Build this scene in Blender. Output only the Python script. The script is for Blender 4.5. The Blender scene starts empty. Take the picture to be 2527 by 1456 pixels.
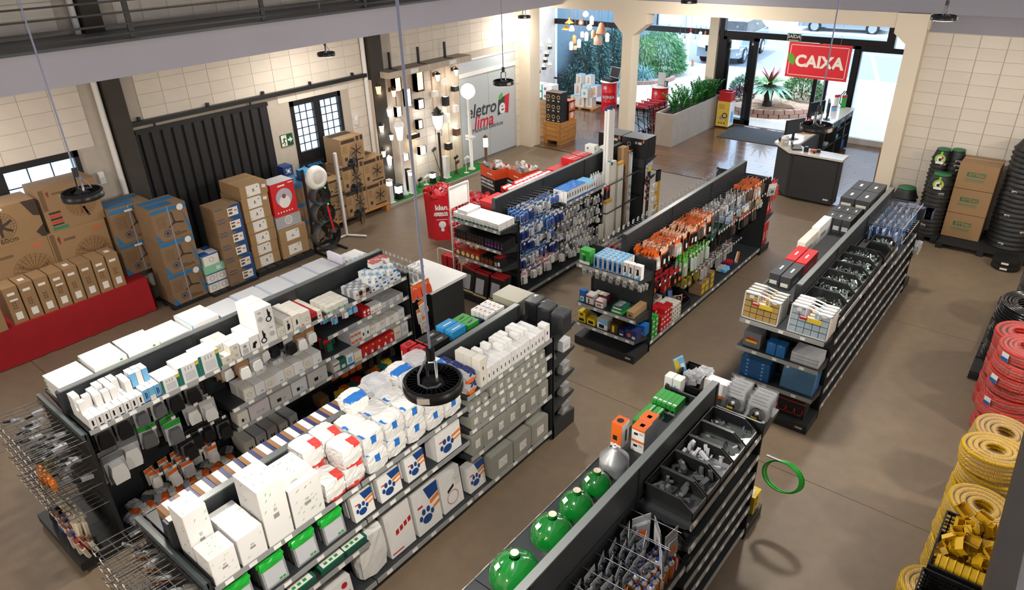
import bpy,math,random
from math import pi,sin,cos,radians,sqrt
from mathutils import Vector,Matrix,Euler
R=random.Random(5)
S=bpy.context.scene
COL=S.collection

# ---------------------------------------------------------------- camera, sky, exposure
def rot(yaw,pitch,roll):
    f0=Vector((sin(yaw),cos(yaw),0));r0=Vector((cos(yaw),-sin(yaw),0));u0=Vector((0,0,1))
    f=f0*cos(pitch)-u0*sin(pitch);u=u0*cos(pitch)+f0*sin(pitch)
    r=r0*cos(roll)+u*sin(roll);u2=u*cos(roll)-r0*sin(roll)
    return r,u2,f
r_,u_,f_=rot(radians(-39.809),radians(27.972),radians(-1.595))
cam=bpy.data.cameras.new('camera');co=bpy.data.objects.new('camera',cam);COL.objects.link(co)
co.matrix_world=Matrix(((r_.x,u_.x,-f_.x,0),(r_.y,u_.y,-f_.y,0),(r_.z,u_.z,-f_.z,5.2),(0,0,0,1)))
cam.sensor_width=36;cam.lens=24.677;cam.clip_start=.05;cam.clip_end=300
S.camera=co
S.view_settings.view_transform='Standard';S.view_settings.look='None'
S.view_settings.gamma=1;S.view_settings.use_curve_mapping=False
S.view_settings.exposure=0.12
S.cycles.use_denoising=True
S.cycles.max_bounces=6;S.cycles.diffuse_bounces=3;S.cycles.glossy_bounces=3
S.cycles.transmission_bounces=4;S.cycles.transparent_max_bounces=8
S.cycles.caustics_reflective=False;S.cycles.caustics_refractive=False
S.cycles.sample_clamp_indirect=4.0
w=bpy.data.worlds.new('sky');S.world=w;w.use_nodes=True
bg=w.node_tree.nodes['Background']
bg.inputs[0].default_value=(.64,.8,1.0,1);bg.inputs[1].default_value=4.2
LAMP_W=46.0
sun=bpy.data.lights.new('sun','SUN');sun.energy=3.2;sun.angle=radians(4);sun.color=(1,.95,.88)
so=bpy.data.objects.new('sun',sun);COL.objects.link(so)
so.rotation_euler=Vector((.4,.15,-.9)).to_track_quat('-Z','Y').to_euler()

# ---------------------------------------------------------------- materials
def lin(h):
    h=h.lstrip('#')
    c=[int(h[i:i+2],16)/255 for i in (0,2,4)]
    return tuple((x/12.92 if x<=.04045 else ((x+.055)/1.055)**2.4) for x in c)+(1,)
MC={}
def M(h,rough=.5,metal=0.,noise=.06,scale=9.,emit=0.,trans=0.,bump=0.,coat=0.,rnd=0.):
    """procedural principled material with a soft noise over its colour"""
    k=(h,rough,metal,noise,scale,emit,trans,bump,coat,rnd)
    if k in MC: return MC[k]
    m=bpy.data.materials.new('mat_%s_%d' % (h.strip('#'),len(MC)));m.use_nodes=True
    nt=m.node_tree;b=nt.nodes['Principled BSDF'];L=nt.links.new
    c=lin(h)
    b.inputs['Base Color'].default_value=c
    b.inputs['Roughness'].default_value=rough;b.inputs['Metallic'].default_value=metal
    if coat: b.inputs['Coat Weight'].default_value=coat
    if noise:
        tc=nt.nodes.new('ShaderNodeTexCoord');nz=nt.nodes.new('ShaderNodeTexNoise')
        nz.inputs['Scale'].default_value=scale;nz.inputs['Detail'].default_value=3
        L(tc.outputs['Object'],nz.inputs['Vector'])
        mx=nt.nodes.new('ShaderNodeMix');mx.data_type='RGBA'
        lo=tuple(x*(1-noise*1.6) for x in c[:3])+(1,);hi=tuple(min(1,x*(1+noise*1.6)) for x in c[:3])+(1,)
        mx.inputs['A'].default_value=lo;mx.inputs['B'].default_value=hi
        L(nz.outputs['Fac'],mx.inputs['Factor'])
        out=mx.outputs['Result']
        if rnd:
            oi=nt.nodes.new('ShaderNodeObjectInfo');hs=nt.nodes.new('ShaderNodeHueSaturation')
            mr=nt.nodes.new('ShaderNodeMapRange');mr.inputs['To Min'].default_value=1-rnd;mr.inputs['To Max'].default_value=1+rnd
            L(oi.outputs['Random'],mr.inputs['Value']);L(mr.outputs['Result'],hs.inputs['Value'])
            L(out,hs.inputs['Color']);out=hs.outputs['Color']
        L(out,b.inputs['Base Color'])
        if bump:
            bp=nt.nodes.new('ShaderNodeBump');bp.inputs['Strength'].default_value=bump;bp.inputs['Distance'].default_value=.02
            L(nz.outputs['Fac'],bp.inputs['Height']);L(bp.outputs['Normal'],b.inputs['Normal'])
    if emit:
        b.inputs['Emission Color'].default_value=c;b.inputs['Emission Strength'].default_value=emit
    if trans:
        # clear film / thin plastic: mix with transparent
        mixn=nt.nodes.new('ShaderNodeMixShader');tr=nt.nodes.new('ShaderNodeBsdfTransparent')
        mixn.inputs[0].default_value=1-trans
        o=nt.nodes['Material Output']
        L(tr.outputs[0],mixn.inputs[1]);L(b.outputs[0],mixn.inputs[2]);L(mixn.outputs[0],o.inputs[0])
    MC[k]=m
    return m
def frosted(h,t=.75):
    m=bpy.data.materials.new('frosted_'+h.strip('#'));m.use_nodes=True
    nt=m.node_tree;o=nt.nodes['Material Output'];b=nt.nodes['Principled BSDF'];L=nt.links.new
    b.inputs['Base Color'].default_value=lin(h);b.inputs['Roughness'].default_value=.25
    tl=nt.nodes.new('ShaderNodeBsdfTranslucent');tl.inputs[0].default_value=lin(h)
    mx=nt.nodes.new('ShaderNodeMixShader');mx.inputs[0].default_value=t
    L(b.outputs[0],mx.inputs[1]);L(tl.outputs[0],mx.inputs[2]);L(mx.outputs[0],o.inputs[0])
    return m
def clear_glass():
    m=bpy.data.materials.new('clear_glass');m.use_nodes=True
    nt=m.node_tree;o=nt.nodes['Material Output'];L=nt.links.new
    tr=nt.nodes.new('ShaderNodeBsdfTransparent');tr.inputs[0].default_value=(.93,.97,1,1)
    gl=nt.nodes.new('ShaderNodeBsdfGlossy');gl.inputs['Roughness'].default_value=.02
    fr=nt.nodes.new('ShaderNodeFresnel');fr.inputs[0].default_value=1.25
    mx=nt.nodes.new('ShaderNodeMixShader')
    L(fr.outputs[0],mx.inputs[0]);L(tr.outputs[0],mx.inputs[1]);L(gl.outputs[0],mx.inputs[2]);L(mx.outputs[0],o.inputs[0])
    return m
def concrete_floor():
    m=bpy.data.materials.new('polished_concrete');m.use_nodes=True
    nt=m.node_tree;b=nt.nodes['Principled BSDF'];L=nt.links.new
    tc=nt.nodes.new('ShaderNodeTexCoord');geo=nt.nodes.new('ShaderNodeNewGeometry')
    def nz(sc,det):
        n=nt.nodes.new('ShaderNodeTexNoise');n.inputs['Scale'].default_value=sc;n.inputs['Detail'].default_value=det
        L(geo.outputs['Position'],n.inputs['Vector']);return n
    a=nz(.55,6);c=nz(7,8);d=nz(60,2)
    r1=nt.nodes.new('ShaderNodeValToRGB');r1.color_ramp.elements[0].color=lin('#6c5d4c');r1.color_ramp.elements[1].color=lin('#7a6954')
    r1.color_ramp.elements[0].position=.3;r1.color_ramp.elements[1].position=.72
    L(a.outputs['Fac'],r1.inputs[0])
    r2=nt.nodes.new('ShaderNodeValToRGB');r2.color_ramp.elements[0].color=(.9,.9,.9,1);r2.color_ramp.elements[1].color=(1.05,1.04,1.03,1)
    r2.color_ramp.elements[0].position=.32;r2.color_ramp.elements[1].position=.62
    L(c.outputs['Fac'],r2.inputs[0])
    mu=nt.nodes.new('ShaderNodeMix');mu.data_type='RGBA';mu.blend_type='MULTIPLY';mu.inputs['Factor'].default_value=.8
    L(r1.outputs[0],mu.inputs['A']);L(r2.outputs[0],mu.inputs['B'])
    L(mu.outputs['Result'],b.inputs['Base Color'])
    mr=nt.nodes.new('ShaderNodeMapRange');mr.inputs['To Min'].default_value=.38;mr.inputs['To Max'].default_value=.62
    L(a.outputs['Fac'],mr.inputs['Value']);L(mr.outputs['Result'],b.inputs['Roughness'])
    bp=nt.nodes.new('ShaderNodeBump');bp.inputs['Strength'].default_value=.06;L(d.outputs['Fac'],bp.inputs['Height']);L(bp.outputs['Normal'],b.inputs['Normal'])
    return m
def wood(h1,h2,rough=.35,axis=0,sc=1.,rnd=.18,coat=0.):
    """streaky wood; grain runs along the object's local axis"""
    m=bpy.data.materials.new('wood_'+h1.strip('#'));m.use_nodes=True
    nt=m.node_tree;b=nt.nodes['Principled BSDF'];L=nt.links.new
    tc=nt.nodes.new('ShaderNodeTexCoord');mp=nt.nodes.new('ShaderNodeMapping');oi=nt.nodes.new('ShaderNodeObjectInfo')
    s=[26*sc]*3;s[axis]=1.6*sc;mp.inputs['Scale'].default_value=s
    ad=nt.nodes.new('ShaderNodeVectorMath');ad.operation='ADD'
    sc_=nt.nodes.new('ShaderNodeMath');sc_.operation='MULTIPLY';sc_.inputs[1].default_value=37.
    L(oi.outputs['Random'],sc_.inputs[0]);L(tc.outputs['Object'],ad.inputs[0]);L(sc_.outputs[0],ad.inputs[1])
    L(ad.outputs[0],mp.inputs[0])
    n=nt.nodes.new('ShaderNodeTexNoise');n.inputs['Scale'].default_value=1;n.inputs['Detail'].default_value=6
    L(mp.outputs[0],n.inputs['Vector'])
    r=nt.nodes.new('ShaderNodeValToRGB');r.color_ramp.elements[0].color=lin(h1);r.color_ramp.elements[1].color=lin(h2)
    r.color_ramp.elements[0].position=.3;r.color_ramp.elements[1].position=.7
    L(n.outputs['Fac'],r.inputs[0])
    hs=nt.nodes.new('ShaderNodeHueSaturation');mr=nt.nodes.new('ShaderNodeMapRange');mr.inputs['To Min'].default_value=1-rnd;mr.inputs['To Max'].default_value=1+rnd
    L(oi.outputs['Random'],mr.inputs['Value']);L(mr.outputs['Result'],hs.inputs['Value']);L(r.outputs[0],hs.inputs['Color'])
    L(hs.outputs[0],b.inputs['Base Color']);b.inputs['Roughness'].default_value=rough
    if coat: b.inputs['Coat Weight'].default_value=coat
    return m

# ---------------------------------------------------------------- mesh building
class MB:
    def __init__(s): s.v=[];s.f=[];s.mi=[];s.sm=[];s.mats=[]
    def _m(s,m):
        if m not in s.mats: s.mats.append(m)
        return s.mats.index(m)
    def add(s,vs,fs,m,smooth=False):
        o=len(s.v);s.v+=[tuple(p) for p in vs];i=s._m(m)
        for f in fs: s.f.append(tuple(o+k for k in f));s.mi.append(i);s.sm.append(smooth)
        return s
    def box(s,x0,y0,z0,x1,y1,z1,m,mat=None):
        vs=[(x0,y0,z0),(x1,y0,z0),(x1,y1,z0),(x0,y1,z0),(x0,y0,z1),(x1,y0,z1),(x1,y1,z1),(x0,y1,z1)]
        if mat is not None: vs=[mat @ Vector(p) for p in vs]
        return s.add(vs,[(0,3,2,1),(4,5,6,7),(0,1,5,4),(1,2,6,5),(2,3,7,6),(3,0,4,7)],m)
    def quad(s,a,b,c,d,m): return s.add([a,b,c,d],[(0,1,2,3)],m)
    def prism(s,pts,axis,a,b,m):
        """extrude a 2D outline (counter-clockwise) along an axis from a to b"""
        n=len(pts)
        def P(p,t): return (t,p[0],p[1]) if axis==0 else ((p[0],t,p[1]) if axis==1 else (p[0],p[1],t))
        vs=[P(p,a) for p in pts]+[P(p,b) for p in pts]
        fs=[tuple(range(n-1,-1,-1)),tuple(range(n,2*n))]+[(i,(i+1) % n,n+(i+1) % n,n+i) for i in range(n)]
        return s.add(vs,fs,m)
    def cyl(s,p0,p1,r0,m,r1=None,n=10,cap=True,smooth=True):
        r1=r0 if r1 is None else r1
        p0=Vector(p0);p1=Vector(p1);d=(p1-p0).normalized()
        a=d.orthogonal().normalized();b=d.cross(a)
        vs=[p0+(a*cos(2*pi*i/n)+b*sin(2*pi*i/n))*r0 for i in range(n)]+[p1+(a*cos(2*pi*i/n)+b*sin(2*pi*i/n))*r1 for i in range(n)]
        s.add(vs,[(i,(i+1) % n,n+(i+1) % n,n+i) for i in range(n)],m,smooth)
        if cap:
            s.add(vs[:n],[tuple(range(n-1,-1,-1))],m);s.add(vs[n:],[tuple(range(n))],m)
        return s
    def lathe(s,prof,m,n=20,c=(0,0,0),smooth=True,cap=True):
        k=len(prof);vs=[]
        for (r,z) in prof:
            for i in range(n): vs.append((c[0]+r*cos(2*pi*i/n),c[1]+r*sin(2*pi*i/n),c[2]+z))
        fs=[(j*n+i,j*n+(i+1) % n,(j+1)*n+(i+1) % n,(j+1)*n+i) for j in range(k-1) for i in range(n)]
        s.add(vs,fs,m,smooth)
        if cap:
            if prof[0][0]>1e-4: s.add(vs[:n],[tuple(range(n-1,-1,-1))],m)
            if prof[-1][0]>1e-4: s.add(vs[-n:],[tuple(range(n))],m)
        return s
    def tube(s,pts,r,m,n=6,closed=False):
        pts=[Vector(p) for p in pts];K=len(pts);vs=[];up=None
        for i,p in enumerate(pts):
            if closed: d=pts[(i+1) % K]-pts[i-1]
            else: d=pts[min(i+1,K-1)]-pts[max(i-1,0)]
            d.normalize()
            if up is None: up=d.orthogonal().normalized()
            a=(up-d*up.dot(d))
            a=a.normalized() if a.length>1e-5 else d.orthogonal().normalized()
            up=a;b=d.cross(a)
            vs+=[p+(a*cos(2*pi*j/n)+b*sin(2*pi*j/n))*r for j in range(n)]
        fs=[]
        for i in range(K if closed else K-1):
            q=(i+1) % K
            fs+=[(i*n+j,i*n+(j+1) % n,q*n+(j+1) % n,q*n+j) for j in range(n)]
        s.add(vs,fs,m,True)
        if not closed: s.add(vs[:n],[tuple(range(n-1,-1,-1))],m);s.add(vs[-n:],[tuple(range(n))],m)
        return s
    def torus(s,c,R0,r,m,n=20,k=8,axis=2,sq=1.):
        vs=[]
        for i in range(n):
            a=2*pi*i/n
            for j in range(k):
                b=2*pi*j/k;rr=R0+r*cos(b);z=r*sin(b)*sq
                p=(rr*cos(a),rr*sin(a),z)
                if axis==0: p=(p[2],p[0],p[1])
                if axis==1: p=(p[0],p[2],p[1])
                vs.append((c[0]+p[0],c[1]+p[1],c[2]+p[2]))
        fs=[(i*k+j,((i+1) % n)*k+j,((i+1) % n)*k+(j+1) % k,i*k+(j+1) % k) for i in range(n) for j in range(k)]
        return s.add(vs,fs,m,True)
    def sphere(s,c,r,m,n=14,k=8,sz=1.):
        return s.lathe([(max(r*sin(pi*j/k),1e-5),-r*cos(pi*j/k)*sz) for j in range(k+1)],m,n,c,True,False)
    def tf(s,mat): s.v=[tuple(mat @ Vector(p)) for p in s.v];return s
    def mesh(s,name):
        me=bpy.data.meshes.new(name);me.from_pydata(s.v,[],s.f)
        for m in s.mats: me.materials.append(m)
        me.polygons.foreach_set('material_index',s.mi);me.polygons.foreach_set('use_smooth',s.sm)
        me.update();return me
    def obj(s,name,parent=None,loc=None,rz=0.,rot=None):
        return put(s.mesh(name),name,parent,loc,rz,rot)
def put(me,name,parent=None,loc=None,rz=0.,rot=None):
    o=bpy.data.objects.new(name,me);COL.objects.link(o)
    if loc is not None: o.location=loc
    o.rotation_euler=rot if rot is not None else (0,0,rz)
    if parent is not None: o.parent=parent
    return o
def tag(o,label,cat,group=None):
    o['label']=label;o['category']=cat
    if group: o['group']=group
    return o
def root(name,label,cat,loc=(0,0,0),rz=0.,group=None):
    return tag(put(None,name,None,loc,rz),label,cat,group)
def struct(o): o['kind']='structure';return o
def stuff(o): o['kind']='stuff';return o
def dup(o,loc,rz=None,label=None,group=None,rot=None):
    """copy of a thing with copies of its parts and sub-parts; mesh data shared"""
    def cp(a,par):
        b=a.copy();COL.objects.link(b)
        if par is not None: b.parent=par
        for ch in PARTS.get(a.name,[]): cp(ch,b)
        return b
    n=cp(o,None);n.location=loc
    if rot is not None: n.rotation_euler=rot
    elif rz is not None: n.rotation_euler=(0,0,rz)
    if label: n['label']=label
    if group: n['group']=group
    return n
PARTS={}
def part(parent,mb,name,loc=None,rz=0.,rot=None):
    o=mb.obj(name,parent,loc,rz,rot) if isinstance(mb,MB) else put(mb,name,parent,loc,rz,rot)
    PARTS.setdefault(parent.name,[]).append(o);return o
TXT={}
def textmesh(s,size,m,depth=.002,bold=0.,shear=0.,align='CENTER',space=1.):
    """flat lettering as a mesh in the XY plane, centred on x"""
    k=(s,size,m.name,depth,bold,shear,align,space)
    if k in TXT: return TXT[k]
    c=bpy.data.curves.new('lettering','FONT');c.body=s;c.size=size;c.extrude=depth;c.offset=bold
    c.shear=shear;c.align_x=align;c.align_y='CENTER';c.resolution_u=3;c.space_character=space
    o=bpy.data.objects.new('lettering_source',c);COL.objects.link(o)
    me=bpy.data.meshes.new_from_object(o.evaluated_get(bpy.context.evaluated_depsgraph_get()))
    me.name='lettering';me.materials.clear();me.materials.append(m)
    COL.objects.unlink(o);bpy.data.objects.remove(o);bpy.data.curves.remove(c)
    TXT[k]=me;return me
ROT_X=(pi/2,0,pi/2)    # lettering read by someone looking towards -X
ROT_Y=(pi/2,0,0)       # lettering read by someone looking towards +Y

# ---------------------------------------------------------------- the room shell
XL,YF=-11.4,14.45      # left wall face, front wall face
paint='#d9cfc2'
m_wall=M(paint,.8,noise=.05,scale=2.5,bump=.05);m_mortar=M('#b8aea2',.9);m_block=M(paint,.75,noise=.05,scale=3,bump=.08,rnd=.035)
m_grey=M('#b4b1bb',.8,noise=.03,scale=1.5);m_cream=M('#dccfbb',.75,noise=.04,scale=1.5)
m_blackm=M('#15161a',.4,noise=.1);m_dark=M('#3a352f',.75,noise=.15,scale=4,bump=.1);m_white=M('#e8e6e2',.5,noise=.03)
m_lav=M('#8f8e98',.8,noise=.03,scale=1.2)
# concrete floor: sawn slabs over a darker bed
fl=struct(MB().box(-14.6,-4,-.3,3.6,14.36,-.012,M('#3f362d',.9)).obj('floor'))
mc=concrete_floor()
ys=[-4,2.05,6.15,10.2,14.36];xs=[-11.4,-8.55,-5.1,-2.35,.4,3.6]
for i in range(5):
    for j in range(4):
        put(MB().box(xs[i]+.003,ys[j]+.003,-.012,xs[i+1]-.003,ys[j+1]-.003,0,mc).mesh('slab'),'slab',fl)
# showroom floor: planks laid along x
wf=struct(MB().box(-14.2,14.36,-.3,3.6,19.3,-.008,M('#2a211b',.8)).obj('floor_2'))
m_pl=wood('#4b3527','#7a5b45',.24,0,1.,.2,.3)
plank=MB().box(-.6,-.092,-.008,.6,.092,0,m_pl).mesh('plank')
for j in range(26):
    off=(j*.47) % 1.2
    for i in range(-1,10):
        x=-13.6+off+i*1.205
        if -13.9<x<-2.2: put(plank,'plank',wf,(x,14.46+j*.188,0))
struct(MB().box(-11.3,14.335,0,-2.6,14.375,.006,m_blackm).obj('trim_1'))
# left wall: openings for two windows and the glass panel stay open
wl=MB()
def wallx(y0,y1,z0,z1,m=m_mortar): wl.box(XL-.2,y0,z0,XL,y1,z1,m)
wallx(-4,1.6,0,7.4);wallx(1.6,3.77,0,1.2);wallx(1.6,3.77,2.4,7.4);wallx(3.77,7.46,0,7.4);wallx(7.46,8.61,0,.5)
wallx(7.46,8.61,2.4,7.4);wallx(8.61,14.65,0,7.4)
wl=struct(wl.obj('wall_left'))
blk=MB().box(0,-.197,-.097,.009,.197,.097,m_block).mesh('block')
def inhole(y,z):
    for (a,b,c,d) in ((1.6,3.77,1.2,2.4),(7.46,8.61,.5,2.4),(4.6,7.0,0,2.62),(11.95,14.05,0,2.5),(4.3,4.62,0,9),(9.31,9.68,0,9)):
        if a-.17<y<b+.17 and c-.07<z<d+.07: return True
    return False
extra=MB();nb=0
cand=[]
for i in range(-2,31):
    for j in range(0,36):
        y=2.43+.4*i+.2;z=.1+.2*j
        if y>14.3 or inhole(y,z): continue
        if 3.5<z<4.0: continue
        vis=(z<3.5 and y>2.2 and z>.9) or (y>9.6 and z<3.5)
        cand.append((0 if vis else 1,abs(z-2.4),y,z))
cand.sort()
for q,(a,b,y,z) in enumerate(cand):
    if q<300: put(blk,'block',wl,(XL,y,z))
    else: extra.box(XL,y-.197,z-.097,XL+.009,y+.197,z+.097,m_block)
stuff(extra.obj('block_rows',wl))
# half blocks fill the edges next to openings
# front wall on the cashier's side
wf2=struct(MB().box(-2.53,YF,0,3.8,YF+.25,7.4,m_mortar).obj('wall_front'))
blkf=MB().box(-.197,-.009,-.097,.197,0,.097,m_block).mesh('block')
for i in range(9):
    for j in range(17):
        x=-2.55+.41*i+.205;z=.05+.2*j
        if x>.9: continue
        put(blkf,'block',wf2,(x,YF,z))
pb=MB();pb.box(-2.53,YF-.012,3.36,3.8,YF,7.4,m_lav);struct(pb.obj('trim_2'))
# beam and pillars between hall and showroom (haunched corners)
bm=MB();bm.prism([(-11.45,3.41),(-2.5,3.41),(-2.5,3.66),(-11.45,3.66)],1,14.25,14.6,m_cream)
struct(bm.obj('beam'))
struct(MB().box(-11.6,14.3,3.66,3.8,14.5,7.4,m_lav).obj('wall_upper'))
mp=MB()
mp.prism([(-8.5,0),(-8.25,0),(-8.25,2.93),(-7.92,3.18),(-7.92,3.41),(-8.75,3.41),(-8.75,3.2),(-8.5,2.95)],1,14.27,14.6,m_cream)
struct(mp.obj('column_1'))
rp=MB();rp.prism([(-2.8,0),(-2.52,0),(-2.52,3.66),(-3.02,3.66),(-3.02,3.33),(-2.8,3.16)],1,14.2,14.6,m_cream)
struct(rp.obj('column_2'))
lp=MB();lp.box(-11.42,14.2,0,-11.05,14.6,3.6,m_cream);lp.box(-11.6,14.28,0,-11.42,14.6,3.6,m_cream);struct(lp.obj('column_3'))
# remaining shell: right wall, back wall, roof with added translucent strips
struct(MB().box(3.6,-4,0,3.8,14.5,7.4,m_wall).obj('wall_right'))
struct(MB().box(-11.6,-4.2,0,3.8,-4,7.4,m_wall).obj('wall_back'))
cl=MB();m_roof=M('#b9b9bb',.6)
for (x0,x1) in ((-11.8,-8.6),(-7.9,-4.6),(-3.9,-.6),(.1,3.9)): cl.box(x0,-4.2,7.4,x1,14.6,7.5,m_roof)
struct(cl.obj('ceiling'))
m_sky=frosted('#d3d9e2',.62)
for k,x0 in enumerate((-8.6,-4.6,-.6)): struct(MB().box(x0,-4.2,7.42,x0+.7,14.6,7.44,m_sky).obj('added_skylight_%d' % (k+1)))  # unseen roof strips, added to bring bluish daylight onto the upper walls
# mezzanine along the left wall
mz=MB();mz.box(XL,-4,3.5,-10.13,14.25,3.93,m_grey);struct(mz.obj('mezzanine_slab'))
struct(MB().box(XL,-4,3.93,-10.17,14.25,3.96,M('#5d5c60',.6,noise=.15,scale=2)).obj('floor_mezzanine'))
struct(MB().box(-10.17,-4,3.93,-10.10,14.25,3.965,M('#4c5058',.45,metal=.3)).obj('trim_3'))
rail=root('guard_railing','dark steel guard railing with flat bars along the mezzanine edge','railing',(-10.14,0,3.96))
for k in range(-1,6):
    y=4.45+2*k
    post=part(rail,MB().box(-.012,y-.035,0,.012,y+.035,1.05,m_blackm),'post')
    part(post,MB().box(-.05,y-.07,0,.05,y+.07,.012,m_blackm),'foot_plate')
for z in (.07,.19,.33,.47,.61,.75,.9,1.05): part(rail,MB().box(.0125,-1,z-.012,.03,14.2,z+.012,m_blackm),'rail_bar')
# wall columns with a white downpipe beside each
for k,(y0,y1) in enumerate(((4.32,4.58),(9.33,9.66))):
    struct(MB().box(XL,y0,0,XL+.16,y1,3.5,m_dark).box(XL,y0,3.96,XL+.16,y1,7.4,m_dark).obj('column_%d' % (k+4)))
    struct(MB().cyl((XL+.06,y0-.07,0),(XL+.06,y0-.07,3.5),.045,m_white).cyl((XL+.06,y0-.07,3.96),(XL+.06,y0-.07,7.4),.045,m_white).obj('downpipe_%d' % (k+1)))
# windows in the left wall: dark frames, muntin grid, panes
m_pane=frosted('#eef4fa',.8);m_clear=clear_glass()
def window(n,y0,y1,z0,z1,zg,nz,ny):
    W=struct(MB().box(XL-.06,y0,z0,XL+.03,y0+.07,z1,m_blackm).box(XL-.06,y1-.07,z0,XL+.03,y1,z1,m_blackm)
               .box(XL-.06,y0,z1-.09,XL+.03,y1,z1,m_blackm).box(XL-.06,y0,z0,XL+.03,y1,z0+.06,m_blackm).obj('window_%d' % n))
    ym=(y0+y1)/2
    part(W,MB().box(XL-.05,ym-.075,z0,XL+.035,ym+.075,z1,m_blackm),'mullion')
    if zg>z0: part(W,MB().box(XL-.05,y0,z0,XL+.02,y1,zg,m_blackm),'lower_panel')
    for (a,b) in ((y0+.07,ym-.075),(ym+.075,y1-.07)):
        st=(b-a)/ny;h=(z1-.09-zg)/nz
        for i in range(ny):
            for j in range(nz):
                part(W,MB().box(XL-.035,a+i*st+.004,zg+j*h+.004,XL-.03,a+(i+1)*st-.004,zg+(j+1)*h-.004,m_pane),'pane')
        g=MB()
        for i in range(1,ny): g.box(XL-.04,a+i*st-.006,zg,XL-.015,a+i*st+.006,z1-.09,m_blackm)
        for j in range(1,nz): g.box(XL-.04,a,zg+j*h-.006,XL-.012,b,zg+j*h+.006,m_blackm)
        part(W,g,'muntin_grid')['kind']='stuff'
window(1,1.62,3.77,1.25,2.4,1.3,4,3)
window(2,7.46,8.61,.55,2.4,1.44,6,3)
# black sliding gate and its track
gate=struct(MB().box(XL+.03,4.62,0,XL+.05,6.97,2.5,m_blackm).obj('door_1'))
for k in range(13):
    y=4.66+k*.1765
    part(gate,MB().prism([(XL+.05,y+.01),(XL+.085,y+.03),(XL+.085,y+.147),(XL+.05,y+.167)],2,.04,2.46,M('#1b1b1d',.5,noise=.1)),'panel')
part(gate,MB().box(XL+.05,4.62,2.44,XL+.1,6.97,2.5,m_blackm),'top_rail')
for y in (4.95,6.65): part(gate,MB().cyl((XL+.07,y,2.5),(XL+.07,y,2.58),.018,m_blackm),'hanger')
tr=root('gate_track','dark steel track for the sliding gate bolted above it','track',(XL,0,2.6))
part(tr,MB().box(.035,4.59,-.035,.12,9.25,.035,m_blackm),'channel')
for y in (4.75,5.9,6.95,7.95,8.95): part(tr,MB().box(.011,y-.02,.035,.06,y+.02,.085,m_blackm),'bracket')
# ---- lettering helpers and wall signs
def lett(parent,s,size,m,loc,rot,name='lettering',**k): return part(parent,textmesh(s,size,m,**k),name,loc,0,rot)
m_green=M('#0d4a33',.5);m_signw=M('#e6ead6',.5)
ex=root('exit_sign','green exit sign with running figure and arrow beside the barred window','sign',(XL+.012,7.275,1.74))
part(ex,MB().box(0,-.13,-.11,.01,.13,.11,m_green),'plate')
part(ex,MB().box(.01,-.12,-.1,.012,-.005,.1,m_signw),'white_field')
fig=MB()
for (a,b,r) in (((-.045,.075),(-.045,.076),.016),((-.05,.05),(-.065,-.01),.013),((-.065,-.01),(-.04,-.045),.01),((-.04,-.045),(-.06,-.085),.009),((-.065,-.01),(-.09,-.04),.01),((-.09,-.04),(-.112,-.045),.009),((-.052,.04),(-.085,.02),.008),((-.052,.04),(-.02,.02),.008)):
    fig.cyl((.0135,a[0],a[1]),(.0135,b[0],b[1]+.001),r,m_green,n=6)
part(ex,fig.tf(Matrix.Scale(.35,4,(1,0,0))),'running_figure',(.009,0,0))
part(ex,MB().prism([(.02,-.02),(.07,-.02),(.06,-.06),(.118,.0),(.06,.06),(.07,.02),(.02,.02)],0,.01,.0125,m_signw),'arrow')
for k,(y,z) in enumerate(((3.98,1.93),(8.9,1.78))):
    t=root('emergency_light',['small white emergency light box on the wall beside the near barred window','small white emergency light box on the wall beyond the tall barred window'][k],'light fitting',(XL,y,z))
    part(t,MB().box(.01,-.04,-.09,.06,.04,.09,m_white),'case');part(t,MB().box(.06,-.03,-.08,.065,.03,.0,M('#cfd3d6',.2)),'lens')

# ---------------------------------------------------------------- shop front: glazing, doors, street side
YG=19.3
m_bronze=M('#17171b',.35,metal=.4,noise=.1)
tm=MB();tm.box(-14,YG-.06,2.32,-4.1,YG+.06,2.47,m_bronze);tm.box(-8.4,YG-.08,0,-8.27,YG+.08,2.95,m_bronze);tm.box(-4.2,YG-.08,2.28,-4.02,YG+.08,3.2,m_bronze)
tm.box(-14,YG-.05,0,-8.4,YG+.05,.06,m_bronze);tm.box(-4.8,YG-.05,2.2,-2.4,YG+.05,2.32,m_bronze);struct(tm.obj('window_3'))
wf3=bpy.data.objects['window_3']
for (x0,x1,z0,z1) in ((-13.95,-11.3,.06,2.32),(-11.29,-8.69,.06,2.32),(-13.95,-8.69,2.47,3.3),(-8.27,-6.3,2.47,3.2),(-6.29,-4.2,2.47,3.2)):
    part(wf3,MB().box(x0,YG-.006,z0,x1,YG+.006,z1,m_clear),'pane')
struct(MB().box(-8.69,YG-.12,0,-8.43,YG+.12,3.3,m_cream).obj('column_6'))
struct(MB().box(-14.2,14.5,0,-13.97,YG+.1,3.6,M('#f0f0f0',.6)).obj('wall_showroom'))
struct(MB().box(-14.2,YG-.15,3.3,3.8,YG+.15,3.8,m_cream).obj('beam_2'))
struct(MB().box(-2.5,14.6,0,-2.3,YG+.1,3.4,m_cream).obj('wall_showroom_right'))
struct(MB().box(-14.4,14.5,3.55,-2.2,19.6,3.66,m_white).obj('ceiling_showroom'))
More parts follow.
